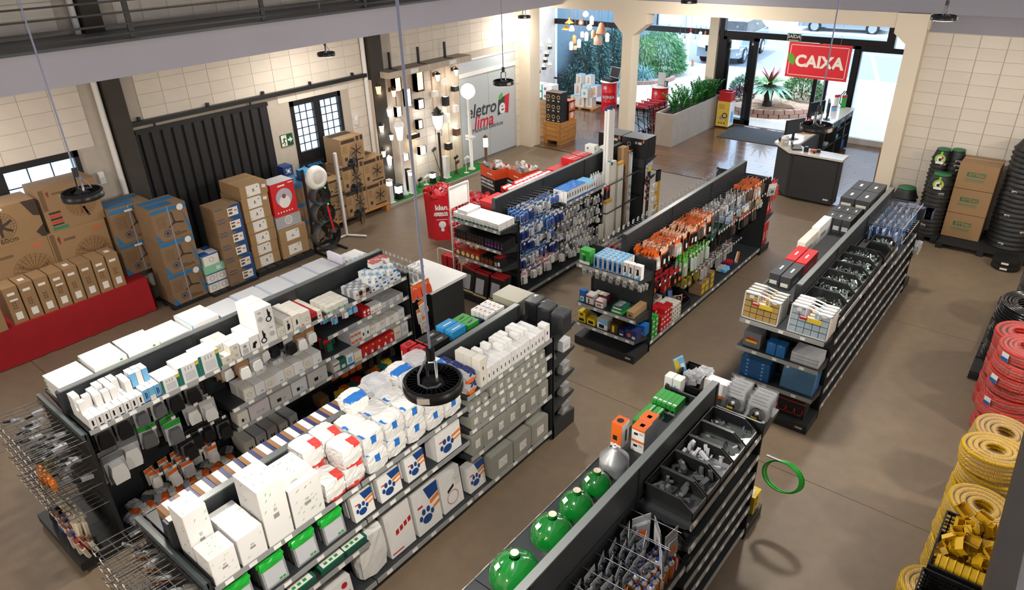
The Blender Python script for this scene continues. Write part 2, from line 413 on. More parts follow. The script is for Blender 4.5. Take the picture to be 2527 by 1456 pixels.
def sash(n,x0,x1,y,label_handle=None):
    s=struct(MB().box(x0,y-.03,.03,x0+.1,y+.03,2.32,m_bronze).box(x1-.13,y-.03,.03,x1,y+.03,2.32,m_bronze)
               .box(x0,y-.03,2.25,x1,y+.03,2.32,m_bronze).box(x0,y-.03,.03,x1,y+.03,.16,m_bronze).obj('door_%d' % n))
    part(s,MB().box(x0+.1,y-.005,.16,x1-.13,y+.005,2.25,m_clear),'pane')
    hx=x1-.16
    part(s,MB().tube([(hx,y-.05,.85),(hx-.06,y-.1,.95),(hx-.06,y-.1,1.15),(hx,y-.05,1.25)],.014,m_bronze),'handle')
    return s
sash(2,-8.27,-7.28,YG-.06);sash(3,-8.2,-7.45,YG+.06)
sash(4,-5.73,-4.75,YG-.06);sash(5,-5.5,-4.72,YG+.06)
fw=struct(MB().box(-4.78,YG-.03,0,-4.72,YG+.03,2.3,m_bronze).obj('window_4'))
part(fw,MB().box(-4.72,YG-.006,0.02,-2.45,YG+.006,1.5,frosted('#f2f6fa',.7)),'frosted_pane')
part(fw,MB().box(-4.72,YG-.006,1.5,-2.45,YG+.006,2.2,m_clear),'pane')
struct(MB().box(-4.72,YG-.22,0,-2.45,YG-.1,.14,m_white).obj('trim_4'))
# entrance mat and way-out sign
mat_=tag(MB().box(-7.55,17.77,.001,-5.05,19.1,.014,M('#3c4046',.95,noise=.2,scale=160)).obj('entrance_mat'),'dark grey ribbed entrance mat inside the glass sliding doors','mat')
sg=root('way_out_sign','small dark sign reading SAIDA with white border above the doors','sign',(-6.38,YG-.1,2.42))
part(sg,MB().box(-.17,-.01,-.1,.17,.01,.1,m_bronze),'plate')
fr=MB()
for a in ((-.17,-.1,.17,-.088),(-.17,.088,.17,.1),(-.17,-.1,-.158,.1),(.158,-.1,.17,.1)): fr.box(a[0],-.012,a[1],a[2],-.0105,a[3],m_signw)
part(sg,fr,'border');lett(sg,'SAÍDA',.115,m_signw,(0,-.012,.02),ROT_Y,bold=.003)
part(sg,MB().box(-.13,-.013,-.075,.13,-.011,-.055,m_signw),'small_print_line')
# hanging cashier sign
m_red=M('#d41f30',.45,noise=.03);m_letw=M('#efe6d8',.5,noise=.02);m_leaf=M('#57a32c',.5)
cx=root('cashier_sign','red hanging sign reading CAIXA with a green leaf above the counter','sign',(-4.36,14.68,2.665))
part(cx,MB().box(-.59,-.006,-.33,.59,.006,.33,m_red),'panel')
fr=MB()
for a in ((-.545,-.285,.545,-.275),(-.545,.275,.545,.285),(-.545,-.285,-.535,.285),(.535,-.285,.545,.285)): fr.box(a[0],-.0085,a[1],a[2],-.0062,a[3],m_letw)
part(cx,fr,'border');lett(cx,'CAIXA',.3,m_letw,(.03,-.009,-.02),ROT_Y,bold=.012,space=1.02)
part(cx,MB().prism([(-.59,.12),(-.56,-.02),(-.47,-.1),(-.44,-.09),(-.43,-.02),(-.45,.06),(-.5,.11)],1,-.0095,-.0062,m_leaf),'leaf_mark')
for x in (-.37,.37): part(cx,MB().cyl((x,0,.33),(x,0,.75),.0025,M('#9a9a9c',.3,metal=.8),n=5),'wire')
# ---- outside ground
m_pav=M('#bdb6ad',.9,noise=.14,scale=14,bump=.2);m_road=M('#7f868f',.9,noise=.05,scale=3)
struct(MB().box(-40,19.42,-.3,16,27.2,-.02,m_pav).obj('ground_paving'))
struct(MB().box(-40,27.2,-.3,16,70,-.06,m_road).obj('road'))
struct(MB().box(-40,27.1,-.2,16,27.3,.02,M('#e6e4de',.9)).obj('trim_5'))
mk=MB()
for k in range(5):
    x=-9.5+k*3.4;mk.prism([(x,27.6),(x+.14,27.6),(x-1.5,33),(x-1.64,33)],2,-.06,-.055,M('#f4f4f2',.8))
mk.box(-40,33,-.06,16,33.15,-.055,M('#f4f4f2',.8));struct(mk.obj('road_marking'))
struct(MB().box(-40,38,-.1,16,60,.0,M('#e4e4e0',.9)).obj('ground_far'))
struct(MB().box(-45,62,0,20,62.4,7,M('#d3d3cf',.9)).obj('far_building_front'))
gw=struct(MB().box(-14.4,YG+.2,0,-14.2,26.5,3.6,M('#6d8492',.8,noise=.05)).box(-21,26.4,0,-14.2,26.6,3.6,M('#6d8492',.8,noise=.05)).obj('wall_garden'))
# planting bed with two courses of stone
bed=root('stone_planting_bed','round raised planting bed edged with reddish stone blocks outside the doors','planting bed',(-7.75,21.9,-.02))
part(bed,MB().lathe([(1.42,0),(1.42,.2),(.6,.3),(1e-3,.34)],M('#a8917f',.95,noise=.25,scale=25,bump=.6),28,cap=False),'soil')
m_st=M('#9a7a6c',.9,noise=.2,scale=12,bump=.5,rnd=.15)
stn=MB().prism([(-.135,0),(.135,0),(.128,.11),(-.128,.115)],1,-.08,.07,m_st).mesh('stone_block')
for c in range(2):
    for k in range(34):
        a=2*pi*(k+.5*c)/34
        part(bed,stn,'stone_block',(1.5*cos(a),1.5*sin(a),.0+.118*c),a+pi/2+R.uniform(-.04,.04))
part(bed,MB().prism([(-.3,0),(.32,0),(.2,.08),(-.05,.12),(-.25,.06)],1,-.1,.1,M('#b59a80',.9,noise=.15)),'rock',(.75,-.85,.24),.4)
def leafblade(mb,c,az,length,width,rise,droop,m,seg=5):
    d=Vector((cos(az),sin(az),0));sd=Vector((-sin(az),cos(az),0));pts=[]
    for i in range(seg+1):
        t=i/seg;w_=width*(1-t**2.2)*(.5+.5*min(1,t*4)) if i<seg else .002
        p=Vector(c)+d*(length*t)+Vector((0,0,rise*t-droop*t*t))
        pts+=[p-sd*w_,p+Vector((0,0,-.25*w_)),p+sd*w_]
    fs=[]
    for i in range(seg):
        for j in range(2): fs.append((i*3+j,i*3+j+1,i*3+j+4,i*3+j+3))
    mb.add(pts,fs,m,True)
br=root('bromeliad','large rosette plant with broad green leaves and red heart on a dark trunk','plant',(-7.45,20.95,.22))
part(br,MB().lathe([(.15,0),(.11,.18),(.14,.4),(.18,.6)],M('#3a2c26',.95,noise=.3,scale=30,bump=.8),12),'trunk')
m_lg=[M('#4d8a3c',.4,noise=.15),M('#7fae9a',.4,noise=.1),M('#7b2f42',.45,noise=.15)]
for k in range(46):
    t=k/46;mb=MB();a=k*2.39996
    if t<.45: leafblade(mb,(0,0,.54),a,.78+R.uniform(-.06,.06),.085,.25,.5,m_lg[1])
    elif t<.8: leafblade(mb,(0,0,.6),a,.62,.075,.5,.38,m_lg[0])
    else: leafblade(mb,(0,0,.66),a,.38,.055,.5,.1,m_lg[2])
    part(br,mb,'leaf')
def bush(name,label,cat,loc,rx,rz,n,cols,ll=.12,group=None,down=0.,wid=.018):
    o=root(name,label,cat,loc,0,group);mb=MB();ms=[M(c,.55,noise=.2) for c in cols]
    for k in range(n):
        th=R.uniform(0,2*pi);ph=math.acos(R.uniform(-.15,1));rr=R.uniform(.55,1)**.5
        p=Vector((rx*rr*sin(ph)*cos(th),rx*rr*sin(ph)*sin(th),rz*(.12+.88*rr*max(0,cos(ph)))))
        d=Vector((p.x/rx,p.y/rx,R.uniform(-.2,1)-down)).normalized()
        sd=d.cross(Vector((R.uniform(-1,1),R.uniform(-1,1),R.uniform(-1,1)))).normalized()*wid
        l=ll*R.uniform(.7,1.3);m=ms[R.randrange(len(ms))]
        mb.add([p-sd*.4,p+d*l*.5-sd,p+d*l,p+d*l*.5+sd],[(0,1,2,3)],m)
    stuff(part(o,mb,'foliage'))
    part(o,MB().cyl((0,0,-.02),(0,0,rz*.6),.035,M('#4a3a2c',.9),r1=.015,n=7),'stem')
    return o
bush('flowering_shrub','green shrub with sparse pink flowers on the stone bed','shrub',(-6.95,22.4,.2),.62,.68,2300,['#4f7a4c','#6d935f','#87a878','#3d6040'])
bush('grey_green_shrub','grey-green shrub behind the glass door leaf','shrub',(-8.6,22.2,.2),.5,.55,1300,['#6f8f74','#8aa58c','#57775f'])
bush('purple_shrub','low purple-leaved shrub behind the red basket stand','shrub',(-8.5,21.4,.2),.38,.32,700,['#6d4a58','#84606c','#543a48'])
bush('fern_bush','tall feathery green bush beside the blue-grey garden wall','bush',(-13.05,24.8,0),.85,1.7,6000,['#4c8a5c','#5f9c63','#7db574','#356b4a'],.2,None,.9,.015)
bush('fern_bush','rounder yellow-green feathery bush half hidden by the octagonal-topped pillar','bush',(-13.35,24.0,0),.5,1.5,3200,['#6ea35c','#8fba6c','#4f8a4e'],.2,None,.9,.015)
for k,(x,y,rx) in enumerate(((-12.85,23.2,.5),(-13.3,22.2,.45),(-12.6,20.7,.4))):
    o=root('tussock_grass',['pale blue-green tussock at the foot of the tall feathery bush','pale blue-green tussock outside behind the stacked lamp cartons','small pale tussock just outside the glass behind the red drum'][k],'grass plant',(x,y,0));mb=MB()
    ms=[M(c,.5,noise=.15) for c in ('#7fb0b0','#9fc7c2','#5f9596')]
    for q in range(320): leafblade(mb,(R.uniform(-.12,.12),R.uniform(-.12,.12),.02),R.uniform(0,2*pi),rx*R.uniform(.6,1.1),.012,R.uniform(.5,1.1),R.uniform(.4,.9),ms[q % 3],4)
    stuff(part(o,mb,'blades'))
for k,(x,y,rz) in enumerate(((-13.78,20.75,1.75),(-13.78,21.6,1.95),(-13.75,22.5,2.0),(-13.7,23.4,2.1),(-13.8,20.1,.9))):
    bush('climbing_foliage',['dark teal climbing foliage on the garden wall, second clump from the glass','dark teal climbing foliage on the garden wall, middle clump','dark teal climbing foliage on the garden wall, fourth clump from the glass','dark teal climbing foliage on the garden wall beside the feathery bushes','low teal foliage at the foot of the garden wall by the glass'][k],'bush',(x,y,0),.38,rz,2400,['#3c6468','#5c8a88','#2c5054','#77a698'],.15,None,.5,.022)
kb=root('kerbed_bed','curved low bed edging of pinkish stone around the tussock','bed edging',(-13.3,23.7,-.02))
for k in range(22):
    a=-1.9+k*.125
    part(kb,stn,'stone_block',(1.2*cos(a),1.2*sin(a),0),a+pi/2)
post=root('street_post','white square post standing in the paving beyond the glass','post',(-13.2,27.0,0))
part(post,MB().box(-.14,-.14,0,.14,.14,2.4,m_white),'shaft');part(post,MB().box(-.2,-.2,0,.2,.2,.08,m_white),'foot')
for k,(x,y) in enumerate(((-13.9,26.2),(-13.3,26.3),(-12.7,26.8),(-12.1,26.9))):
    o=tag(MB().cyl((0,0,-.02),(0,0,.25),.05,M('#b98e63',.8,noise=.2),n=8).obj('wooden_stake',None,(x,y,0)),'short wooden stake in the pale paving by the street','stake','wooden stakes at the street edge')
ag=root('agave','blue-green agave at the wall corner beside the frosted panel','plant',(-3.35,22.2,-.1))
for k in range(26):
    mb=MB();leafblade(mb,(0,0,.15),k*2.4,.9,.03,.9,.75,m_lg[1]);part(ag,mb,'leaf')
ag2=root('agave','blue-green agave between the shrub and the cream pillar outside','plant',(-9.6,21.0,0))
for k in range(26):
    mb=MB();leafblade(mb,(0,0,.15),k*2.4,.75,.04,.9,.8,m_lg[1]);part(ag2,mb,'leaf')
# parked cars
def car(loc,rz,col,label):
    c=root('car',label,'car',loc,rz);mp_=M(col,.25,metal=.5,noise=.03,coat=1);g=M('#15181c',.1);ch=M('#cfd3d8',.15,metal=.9);tyre=M('#1b1b1b',.8)
    prof=[(-2.1,.28),(2.1,.28),(2.12,.75),(1.95,.92),(1.35,1.0),(.5,1.42),(-1.3,1.45),(-1.95,1.0),(-2.12,.9)]
    body=MB();secs=[(-.86,.0),(-.84,.06),(.84,.06),(.86,.0)]
    body.prism([(a,b) for a,b in [(-2.1,.28),(2.1,.28),(2.13,.72),(1.98,.9),(1.3,1.0),(-1.9,1.02),(-2.12,.85)]],1,-.86,.86,mp_)
    part(c,body,'body')
    cab=MB();lo=[(-.82,1.0),(.82,1.0)]
    vs=[(-1.85,-.8,1.0),(1.3,-.8,1.0),(1.3,.8,1.0),(-1.85,.8,1.0),(-1.2,-.62,1.46),(.5,-.62,1.46),(.5,.62,1.46),(-1.2,.62,1.46)]
    cab.add(vs,[(4,5,6,7)],mp_);cab.add(vs,[(0,1,5,4),(1,2,6,5),(2,3,7,6),(3,0,4,7)],g);part(c,cab,'cabin')
    part(c,MB().box(2.1,-.5,.5,2.15,.5,.72,g),'grille')
    for y in (-.22,0.,.22): part(c,MB().box(2.15,y*1.0-.2,.58,2.16,y+.2,.6,ch),'grille_bar')
    for s_ in (-1,1): part(c,MB().prism([(s_*.52,.62),(s_*.84,.66),(s_*.84,.8),(s_*.55,.74)][::s_],0,2.0,2.15,M('#eef2f6',.1)),'headlight')
    part(c,MB().box(2.15,-.22,.4,2.17,.22,.53,M('#dfe2e6',.4)),'number_plate')
    for s_ in (-1,1): part(c,MB().cyl((1.1,s_*.86,1.05),(1.1,s_*1.02,1.08),.08,mp_,n=8),'mirror')
    for x in (-1.3,1.35):
        for s_ in (-1,1):
            wh=part(c,MB().cyl((x,s_*.66,.31),(x,s_*.88,.31),.31,tyre,n=18),'wheel');part(wh,MB().cyl((x,s_*.881,.31),(x,s_*.89,.31),.2,ch,n=12),'hub')
    return c
car((-12.4,29.9,-.06),-pi/2+.12,'#8d9aa6','silver grey car parked facing the shop beyond the sliding door')
car((-10.6,39.3,-.06),.1,'#9aa4ae','grey car passing on the road at the top of the doorway')

# ---------------------------------------------------------------- high-bay lamps on long cables
m_lampb=M('#0b0b0c',.35,noise=.15,scale=30);m_fin=M('#111113',.3,metal=.4);m_chrome=M('#b9bcc2',.25,metal=.9)
m_diff=M('#fff4e4',.4,noise=0,emit=9.)
def highbay():
    t=root('high_bay_lamp','x','lamp')
    part(t,MB().lathe([(.148,0),(.15,.012),(.15,.05),(.142,.058),(.132,.058),(.128,.035),(.06,.03),(.05,.05),(1e-3,.05)],m_lampb,36),'housing')
    for k in range(30):
        a=2*pi*k/30
        part(t,MB().box(.075,-.002,.034,.14,.002,.054,m_fin),'fin',(0,0,0),a)
    rg=MB()
    for r in (.055,.068,.082,.096,.11): rg.torus((0,0,.034),r,.0035,m_fin,28,5)
    part(t,rg,'ring_ribs')['kind']='stuff'
    part(t,MB().cyl((0,0,-.004),(0,0,.0),.13,m_diff,n=28),'diffuser')
    br=part(t,MB().tube([(-.032,0,.04),(-.032,0,.17),(.032,0,.17),(.032,0,.04)],.008,m_chrome),'bracket')
    part(t,MB().cyl((0,0,.17),(0,0,.235),.022,m_lampb,n=10),'cable_gland')
    part(t,MB().tube([(0,0,.2),(-.03,-.02,.15),(-.045,-.05,.09),(-.02,-.075,.055),(.03,-.07,.05),(.06,-.03,.05),(.055,.0,.05)],.006,M('#8d939b',.4)),'lead')
    part(t,MB().box(.112,-.06,.012,.1515,.0,.045,M('#d8d4cc',.5)).tf(Matrix.Rotation(-.9,4,'Z')),'rating_label')
    return t
hb=highbay()
LAMPS=[(-2.14,1.94,3.17,'black round high-bay lamp on a cable hanging closest over the grey box shelves'),
         (-5.85,1.88,3.40,'black round high-bay lamp hanging before the large fan cartons'),
         (-10.23,7.57,3.29,'black round high-bay lamp hanging between the gate track and the mezzanine'),
         (-6.59,7.85,3.16,'black round high-bay lamp hanging before the frosted logo panel'),
         (-10.75,13.62,3.23,'small-looking black high-bay lamp by the showroom corner pillar'),
         (-1.97,6.95,3.38,'black round high-bay lamp hanging before the cashier counter'),
         (-6.31,12.92,3.79,'black round high-bay lamp close under the cream beam'),
         (-1.79,10.98,3.95,'black round high-bay lamp by the pale block wall above the black pots')]
m_cable=M('#8f97b5',.5)
for k,(x,y,z,lb) in enumerate(LAMPS):
    o=hb if k==0 else dup(hb,(x,y,z),R.uniform(0,6))
    o.location=(x,y,z);o['label']=lb
    cb=put(MB().cyl((0,0,.2),(0,0,7.38-z),.0065,m_cable,n=6).mesh('cable'),'cable',o)
for (x,y,z) in [l[:3] for l in LAMPS]+[(1.9,2.0,3.4),(2.0,7.,3.4),(2.,11.,3.9),(-10.3,1.6,3.3),(-2.,-2.2,3.3),(-6.2,-2.2,3.3)]:
    d=bpy.data.lights.new('high_bay_light','AREA');d.shape='DISK';d.size=.26;d.energy=LAMP_W*(.45 if x<-9 else 1);d.color=(1,.93,.83)
    o=bpy.data.objects.new('high_bay_light',d);COL.objects.link(o);o.location=(x,y,z-.012)
    d=bpy.data.lights.new('high_bay_glow','POINT');d.shadow_soft_size=.09;d.energy=LAMP_W*(.7 if x<-9 else 1.75);d.color=(1,.93,.83)
    o=bpy.data.objects.new('high_bay_glow',d);COL.objects.link(o);o.location=(x,y,z-.1)

# ---------------------------------------------------------------- printed boxes
def ringpts(r,n=28,a0=0.): return [(r*cos(a0+2*pi*i/n),r*sin(a0+2*pi*i/n)) for i in range(n)]
def decal(mb,size,d):
    """flat print on a box face. faces: x (+X side), y (-Y side), t (top). kinds: r rectangle, c disc, g ring, p outline, f fan picture"""
    sx,sy,sz=size;face,kind=d[0],d[1];e=.0012
    W_,H_=(sy,sz) if face=='x' else ((sx,sz) if face=='y' else (sy,sx))
    def P(u,v,k=0):
        if face=='x': return (sx/2+e+k*.0006,u-sy/2,v)
        if face=='y': return (u-sx/2,-sy/2-e-k*.0006,v)
        return (sx/2-v,u-sy/2,sz+e+k*.0006)
    if kind=='r':
        u0,v0,u1,v1,m=d[2:7];k=d[7] if len(d)>7 else 0
        mb.add([P(u0*W_,v0*H_,k),P(u1*W_,v0*H_,k),P(u1*W_,v1*H_,k),P(u0*W_,v1*H_,k)],[(0,1,2,3)],m)
    elif kind=='c':
        cu,cv,r,m=d[2:6];k=d[6] if len(d)>6 else 1
        mb.add([P(cu*W_+a,cv*H_+b,k) for a,b in ringpts(r,20)],[tuple(range(20))],m)
    elif kind=='g':
        cu,cv,r0,r1,m=d[2:7];k=d[7] if len(d)>7 else 2;n=28
        vs=[P(cu*W_+a,cv*H_+b,k) for a,b in ringpts(r0,n)]+[P(cu*W_+a,cv*H_+b,k) for a,b in ringpts(r1,n)]
        mb.add(vs,[(i,(i+1) % n,n+(i+1) % n,n+i) for i in range(n)],m)
    elif kind=='p':
        pts,m=d[2:4];k=d[4] if len(d)>4 else 1
        mb.add([P(u*W_,v*H_,k) for u,v in pts],[tuple(range(len(pts)))],m)
    elif kind=='f':
        cu,cv,r,m,nbl,twist=d[2:8]
        for q in (1.,.82,.64): decal(mb,size,(face,'g',cu,cv,r*q-r*.018,r*q,m,2))
        for i in range(nbl):
            a=2*pi*i/nbl+.4;pts=[(.16,-.5),(.5,-.35),(.86,-.1),(.8,.1),(.45,.12),(.16,.4)]
            pp=[]
            for (rr,o) in pts:
                aa=a+o*twist/(.35+rr);pp.append((cu+rr*r*cos(aa)/W_,cv+rr*r*sin(aa)/H_))
            decal(mb,size,(face,'p',pp,m,2))
        decal(mb,size,(face,'c',cu,cv,r*.2,m,3))
        for i in range(24):
            a=2*pi*i/24;s_=r*.008
            pp=[(cu+(r*q*cos(a)-t*s_*sin(a))/W_,cv+(r*q*sin(a)+t*s_*cos(a))/H_) for q,t in ((.2,-1),(1,-1),(1,1),(.2,1))]
            decal(mb,size,(face,'p',pp,m,1))
BM={}
def bmesh_box(size,mat,decals=(),top=None):
    sx,sy,sz=size;mb=MB().box(-sx/2,-sy/2,0,sx/2,sy/2,sz,mat)
    if top: mb.quad((-sx/2,-sy/2,sz+.0004),(sx/2,-sy/2,sz+.0004),(sx/2,sy/2,sz+.0004),(-sx/2,sy/2,sz+.0004),top)
    for d in decals: decal(mb,size,d)
    return mb.mesh('box')
def carton(name,label,cat,size,loc,mat,groups=(),group=None,rz=0.,texts=()):
    """a carton with its print groups as parts: groups = [(part name, [decals])], texts = [(string, face, u, v, size, mat)]"""
    sx,sy,sz=size
    b=MB();c=.004
    b.prism([(-sx/2+c,-sy/2),(sx/2-c,-sy/2),(sx/2,-sy/2+c),(sx/2,sy/2-c),(sx/2-c,sy/2),(-sx/2+c,sy/2),(-sx/2,sy/2-c),(-sx/2,-sy/2+c)],2,0,sz,mat)
    o=tag(b.obj(name,None,loc,rz),label,cat,group)
    for nm,ds in groups:
        mb=MB()
        for d in ds: decal(mb,size,d)
        part(o,mb,nm)
    for (s,face,u,v,ts,m) in texts:
        if face=='x': lett(o,s,ts,m,(sx/2+.003,(u-.5)*sy,v*sz),ROT_X,depth=.0005)
        elif face=='y': lett(o,s,ts,m,((u-.5)*sx,-sy/2-.003,v*sz),ROT_Y,depth=.0005)
    return o
K1=M('#947552',.8,noise=.05,scale=5,rnd=.06);K2=M('#856a4d',.8,noise=.06,scale=5,rnd=.06);K3=M('#a0815a',.75,noise=.05,scale=5,rnd=.05)
INK=M('#3d2f25',.8);INKL=M('#6d5238',.8);PBLUE=M('#2c6f9e',.6);DBLUE=M('#1f4a80',.6);STK=M('#e9e6df',.6);PRED=M('#c23a30',.6);PGRN=M('#1f7a58',.6);PWH=M('#ece9e2',.5)
TAPE=M('#b39a78',.35)
# red-skirted display platform
pf=root('display_platform','low display platform with a red cloth skirt under the fan cartons','platform',(-10.88,1.4,0))
part(pf,MB().box(-.46,-3.2,.5,.45,2.44,.545,M('#7a5b3c',.7)),'top_board')
for x in (-.4,.38):
    for y in (-3.,-.4,2.35): part(pf,MB().box(x-.03,y-.03,0,x+.03,y+.03,.5,M('#6a4f36',.7)),'leg')
ck=MB();m_cloth=M('#9c0c18',.8,noise=.06,scale=3)
def drape(path,z0,z1,amp):
    vs=[];n=len(path)
    for i,(x,y,nx,ny) in enumerate(path):
        ph=i*.9+sin(i*.37)*2
        for j,t in enumerate((0,.3,.65,1.)):
            a=amp*t*(sin(ph)+.5*sin(ph*.43+1));vs.append((x+nx*(a+.02*t),y+ny*(a+.02*t),z1+(z0-z1)*t))
    fs=[(i*4+j,(i+1)*4+j,(i+1)*4+j+1,i*4+j+1) for i in range(n-1) for j in range(3)]
    ck.add(vs,fs,m_cloth,True)
drape([(.455,-3.2+i*.047,1,0) for i in range(121)],.01,.553,.008)
drape([(.455-i*.05,2.452,0,1) for i in range(19)],.01,.553,.012)
ck.box(-.46,-3.2,.546,.456,2.45,.553,m_cloth)
part(pf,ck,'red_cloth')
# narrow cartons standing in a row on the platform edge
def narrow(k,y,rz=0.,label=None):
    st=[('x','r',.2,.78,.72,.85,STK),('x','r',.28,.1,.74,.3,STK)]
    if k % 3==0: st.append(('x','r',.25,.62,.8,.67,STK))
    if k % 3==1: st.append(('t','r',.3,.3,.7,.6,STK))
    g=[('sticker',st),('printed_grid',[('x','r',.3+.18*a,.40+.07*b,.42+.18*a,.445+.07*b,INKL) for a in range(2) for b in range(3)])]
    lbl=label or ['narrow brown carton first from the frame edge in the platform row','narrow brown carton second in the platform row','narrow brown carton third in the platform row','narrow brown carton fourth in the platform row',
           'narrow brown carton fifth in the platform row','narrow brown carton sixth in the platform row','narrow brown carton seventh in the platform row','narrow brown carton last in the platform row beside the blue fan boxes'][k]
    return carton('narrow_carton',lbl,'carton',(.32,.172,.53),(-10.63,y,.554),K1,g,'narrow cartons along the platform',rz)
for k in range(8): narrow(k,2.05+.19*k+.095)
fb=carton('tilted_carton','tilted brown carton leaning at the frame edge on the red platform','carton',(.3,.17,.5),(-10.55,1.86,.554),K1,[('printed_ring',[('x','g',.5,.7,.05,.056,INKL)])],None,.1)
# large fan cartons behind them
def fancarton(label,y0,y1,z0,z1,x1,kind,depth=.5):
    sy,sz=y1-y0,z1-z0;size=(depth,sy,sz)
    if kind=='ventura':
        g=[('printed_fan',[('x','c',.66,.52,min(sy,sz)*.31,M('#8d6b47',.8)),('x','f',.66,.52,min(sy,sz)*.33,INKL,3,.5),('x','p',[(.66,.4),(.7,.4),(.76,.16),(.71,.16)],INK)]),
             ('dark_side_band',[('x','r',.02,.5,.1,.98,INKL)]),
             ('printed_stripes',[('x','r',.08,.40,.28,.45,INK),('x','r',.08,.33,.28,.38,PRED),('x','r',.08,.26,.28,.31,INK),('x','r',.08,.19,.28,.24,PRED),('x','r',.08,.13,.28,.17,INK)]),
             ('green_mark',[('x','r',.07,.03,.34,.1,PGRN)]),('red_mark',[('x','p',[(.13,.9),(.18,.93),(.17,.8),(.155,.8)],M('#7d2a22',.7)),('x','r',.74,.88,.9,.93,M('#b8643f',.8))]),
             ('printed_name',[('x','r',.23,.83,.43,.87,INKL)])]
    elif kind=='hex':
        g=[('printed_fan',[('x','f',.4,.52,min(sy,sz)*.34,INK,6,.7)]),('dark_corner',[('x','p',[(.78,1),(1,1),(1,.55),(.9,.6)],INK),('x','p',[(1,0),(1,.32),(.86,.16),(.93,0)],INK),('x','r',.3,.85,.45,.98,INK)]),
             ('sticker',[('x','r',.28,.9,.5,.96,STK,2)])]
    t=[('60cm','x',.45,.14,.1,INK)] if kind=='hex' else ()
    return carton('fan_carton',label,'carton',size,(x1-depth/2,(y0+y1)/2,z0),K1,g,'large fan cartons on the platform',0,t)
fancarton('large brown fan carton with dark fan print, lower pile, next to the blue fan boxes',2.875,3.655,.556,1.5,-10.82,'ventura')
fancarton('large brown fan carton with dark fan print, lower pile, cut by the frame edge',2.06,2.87,.556,1.5,-10.82,'ventura')
fancarton('large brown fan carton on top of the pile behind the hanging lamp',2.93,3.69,1.502,2.12,-10.84,'ventura')
fancarton('brown carton with six-blade fan print reading 60cm on top of the pile',2.07,2.88,1.502,2.04,-10.82,'hex')
# blue-printed fan boxes
def bluefan(label,y0,y1,z0,x1,h,txt,grp,wash=None,depth=.5):
    sy=y1-y0;size=(depth,sy,h);B=PBLUE
    g=[('blue_print',[('x','r',0,.86,.72,.97,B),('x','p',[(.72,.97),(.8,.97),(1,.25),(1,.02),(.92,.2),(.86,.75)],B),('x','p',[(0,0),(0,.3),(.16,0)],B),('x','r',.82,.84,1,.97,B),('t','r',.02,.1,.7,.5,B),('t','r',.02,.6,.98,.9,B)]),
         ('printed_fan',[('x','p',[(.56,.5),(.6,.52),(.57,.8),(.52,.82)],INK),('x','p',[(.6,.5),(.61,.45),(.84,.4),(.82,.46)],INK),('x','p',[(.55,.5),(.58,.46),(.4,.36),(.38,.38)],INK),('x','c',.58,.49,.025,INK,3),('x','g',.6,.52,h*.31,h*.315,INKL)]),
         ('printed_lines',[('x','r',.1,.72-.06*i,.34,.735-.06*i,INKL) for i in range(6)]+[('x','g',.32,.22,.04,.052,DBLUE),('x','c',.32,.22,.022,INK)]),
         ('strapping',[('x','r',.46,0,.48,1,M('#8fa9cf',.4),3)])]
    if txt=='60cm': g.append(('sticker',[('x','r',.36,.84,.55,.9,STK,4)]))
    else: g.append(('round_sticker',[('x','c',.82,.88,.05,STK,4)]))
    return carton('blue_fan_carton',label,'carton',size,(x1-depth/2,(y0+y1)/2,z0),K2,g,grp,0,[(txt,'x',.68,.13,.085,INK)])
bluefan('brown and blue fan carton reading 60cm, top of the pair on the red platform',3.7,4.3,1.06,-10.72,.56,'60cm','blue-printed fan cartons')
bluefan('brown and blue fan carton reading 60cm, overhanging the end of the red platform',3.7,4.3,.556,-10.72,.5,'60cm','blue-printed fan cartons')
for k,n in enumerate(('bottom','middle','top')):
    bluefan('brown and blue fan carton reading 50cm, %s of the three stacked on the floor pallet' % n,4.06,4.6,.045+.525*k,-10.2,.52,'50cm','blue-printed fan cartons')
m_pallet=M('#17171a',.7,noise=.15);
def flatpallet(label,x0,y0,x1,y1,h,mat=m_pallet):
    o=root('pallet',label,'pallet',((x0+x1)/2,(y0+y1)/2,0));a,b=(x1-x0)/2,(y1-y0)/2
    n=6
    for i in range(n):
        y=-b+(i+.5)*2*b/n;part(o,MB().box(-a,y-b/n*.9,h-.018,a,y+b/n*.9,h,mat),'deck_board')
    for x in (-a+.05,0,a-.05): part(o,MB().box(x-.05,-b,0,x+.05,b,h-.018,mat),'runner')
    return o
flatpallet('flat dark pallet under the three blue fan cartons',-10.75,4.0,-10.15,4.61,.045)
flatpallet('flat dark pallet under the small white boxes and the labelled cartons',-10.75,4.62,-10.06,5.44,.04)
flatpallet('black pallet under the tall carton stack and the red lamp box',-10.9,5.47,-10.1,6.62,.085)
# small white and blue boxes
def lampbox(name,label,size,loc,body,top,grp=None,rz=0.):
    return carton(name,label,'box',size,loc,body,[('blue_bands',[('x','r',0,.86,1,1,top),('y','r',0,.86,1,1,top),('t','r',.0,.0,.42,.42,top),('t','r',.5,.55,1.,1.,top),('y','r',.3,.0,.5,.86,M('#4f95c8',.6))]),('printed_figure',[('x','g',.5,.45,.035,.04,INKL)])],grp,rz)
m_bb=M('#2d5fa8',.5)
for i in range(2):
    for j in range(2):
        lampbox('lamp_box','cream and blue lamp box under the mint box, %s row, %s' % (('bottom','second')[j],('beside the fan cartons','beside the labelled cartons')[i]),(.3,.165,.16),(-10.32,4.71+.17*i,.042+.162*j),PWH,m_bb,'cream and blue lamp boxes')
carton('mint_box','mint green box in the middle of the small box pile','box',(.34,.36,.13),(-10.32,4.79,.368),M('#8fd0ac',.6),[('printed_panel',[('x','r',.55,.25,.75,.75,PWH)])])
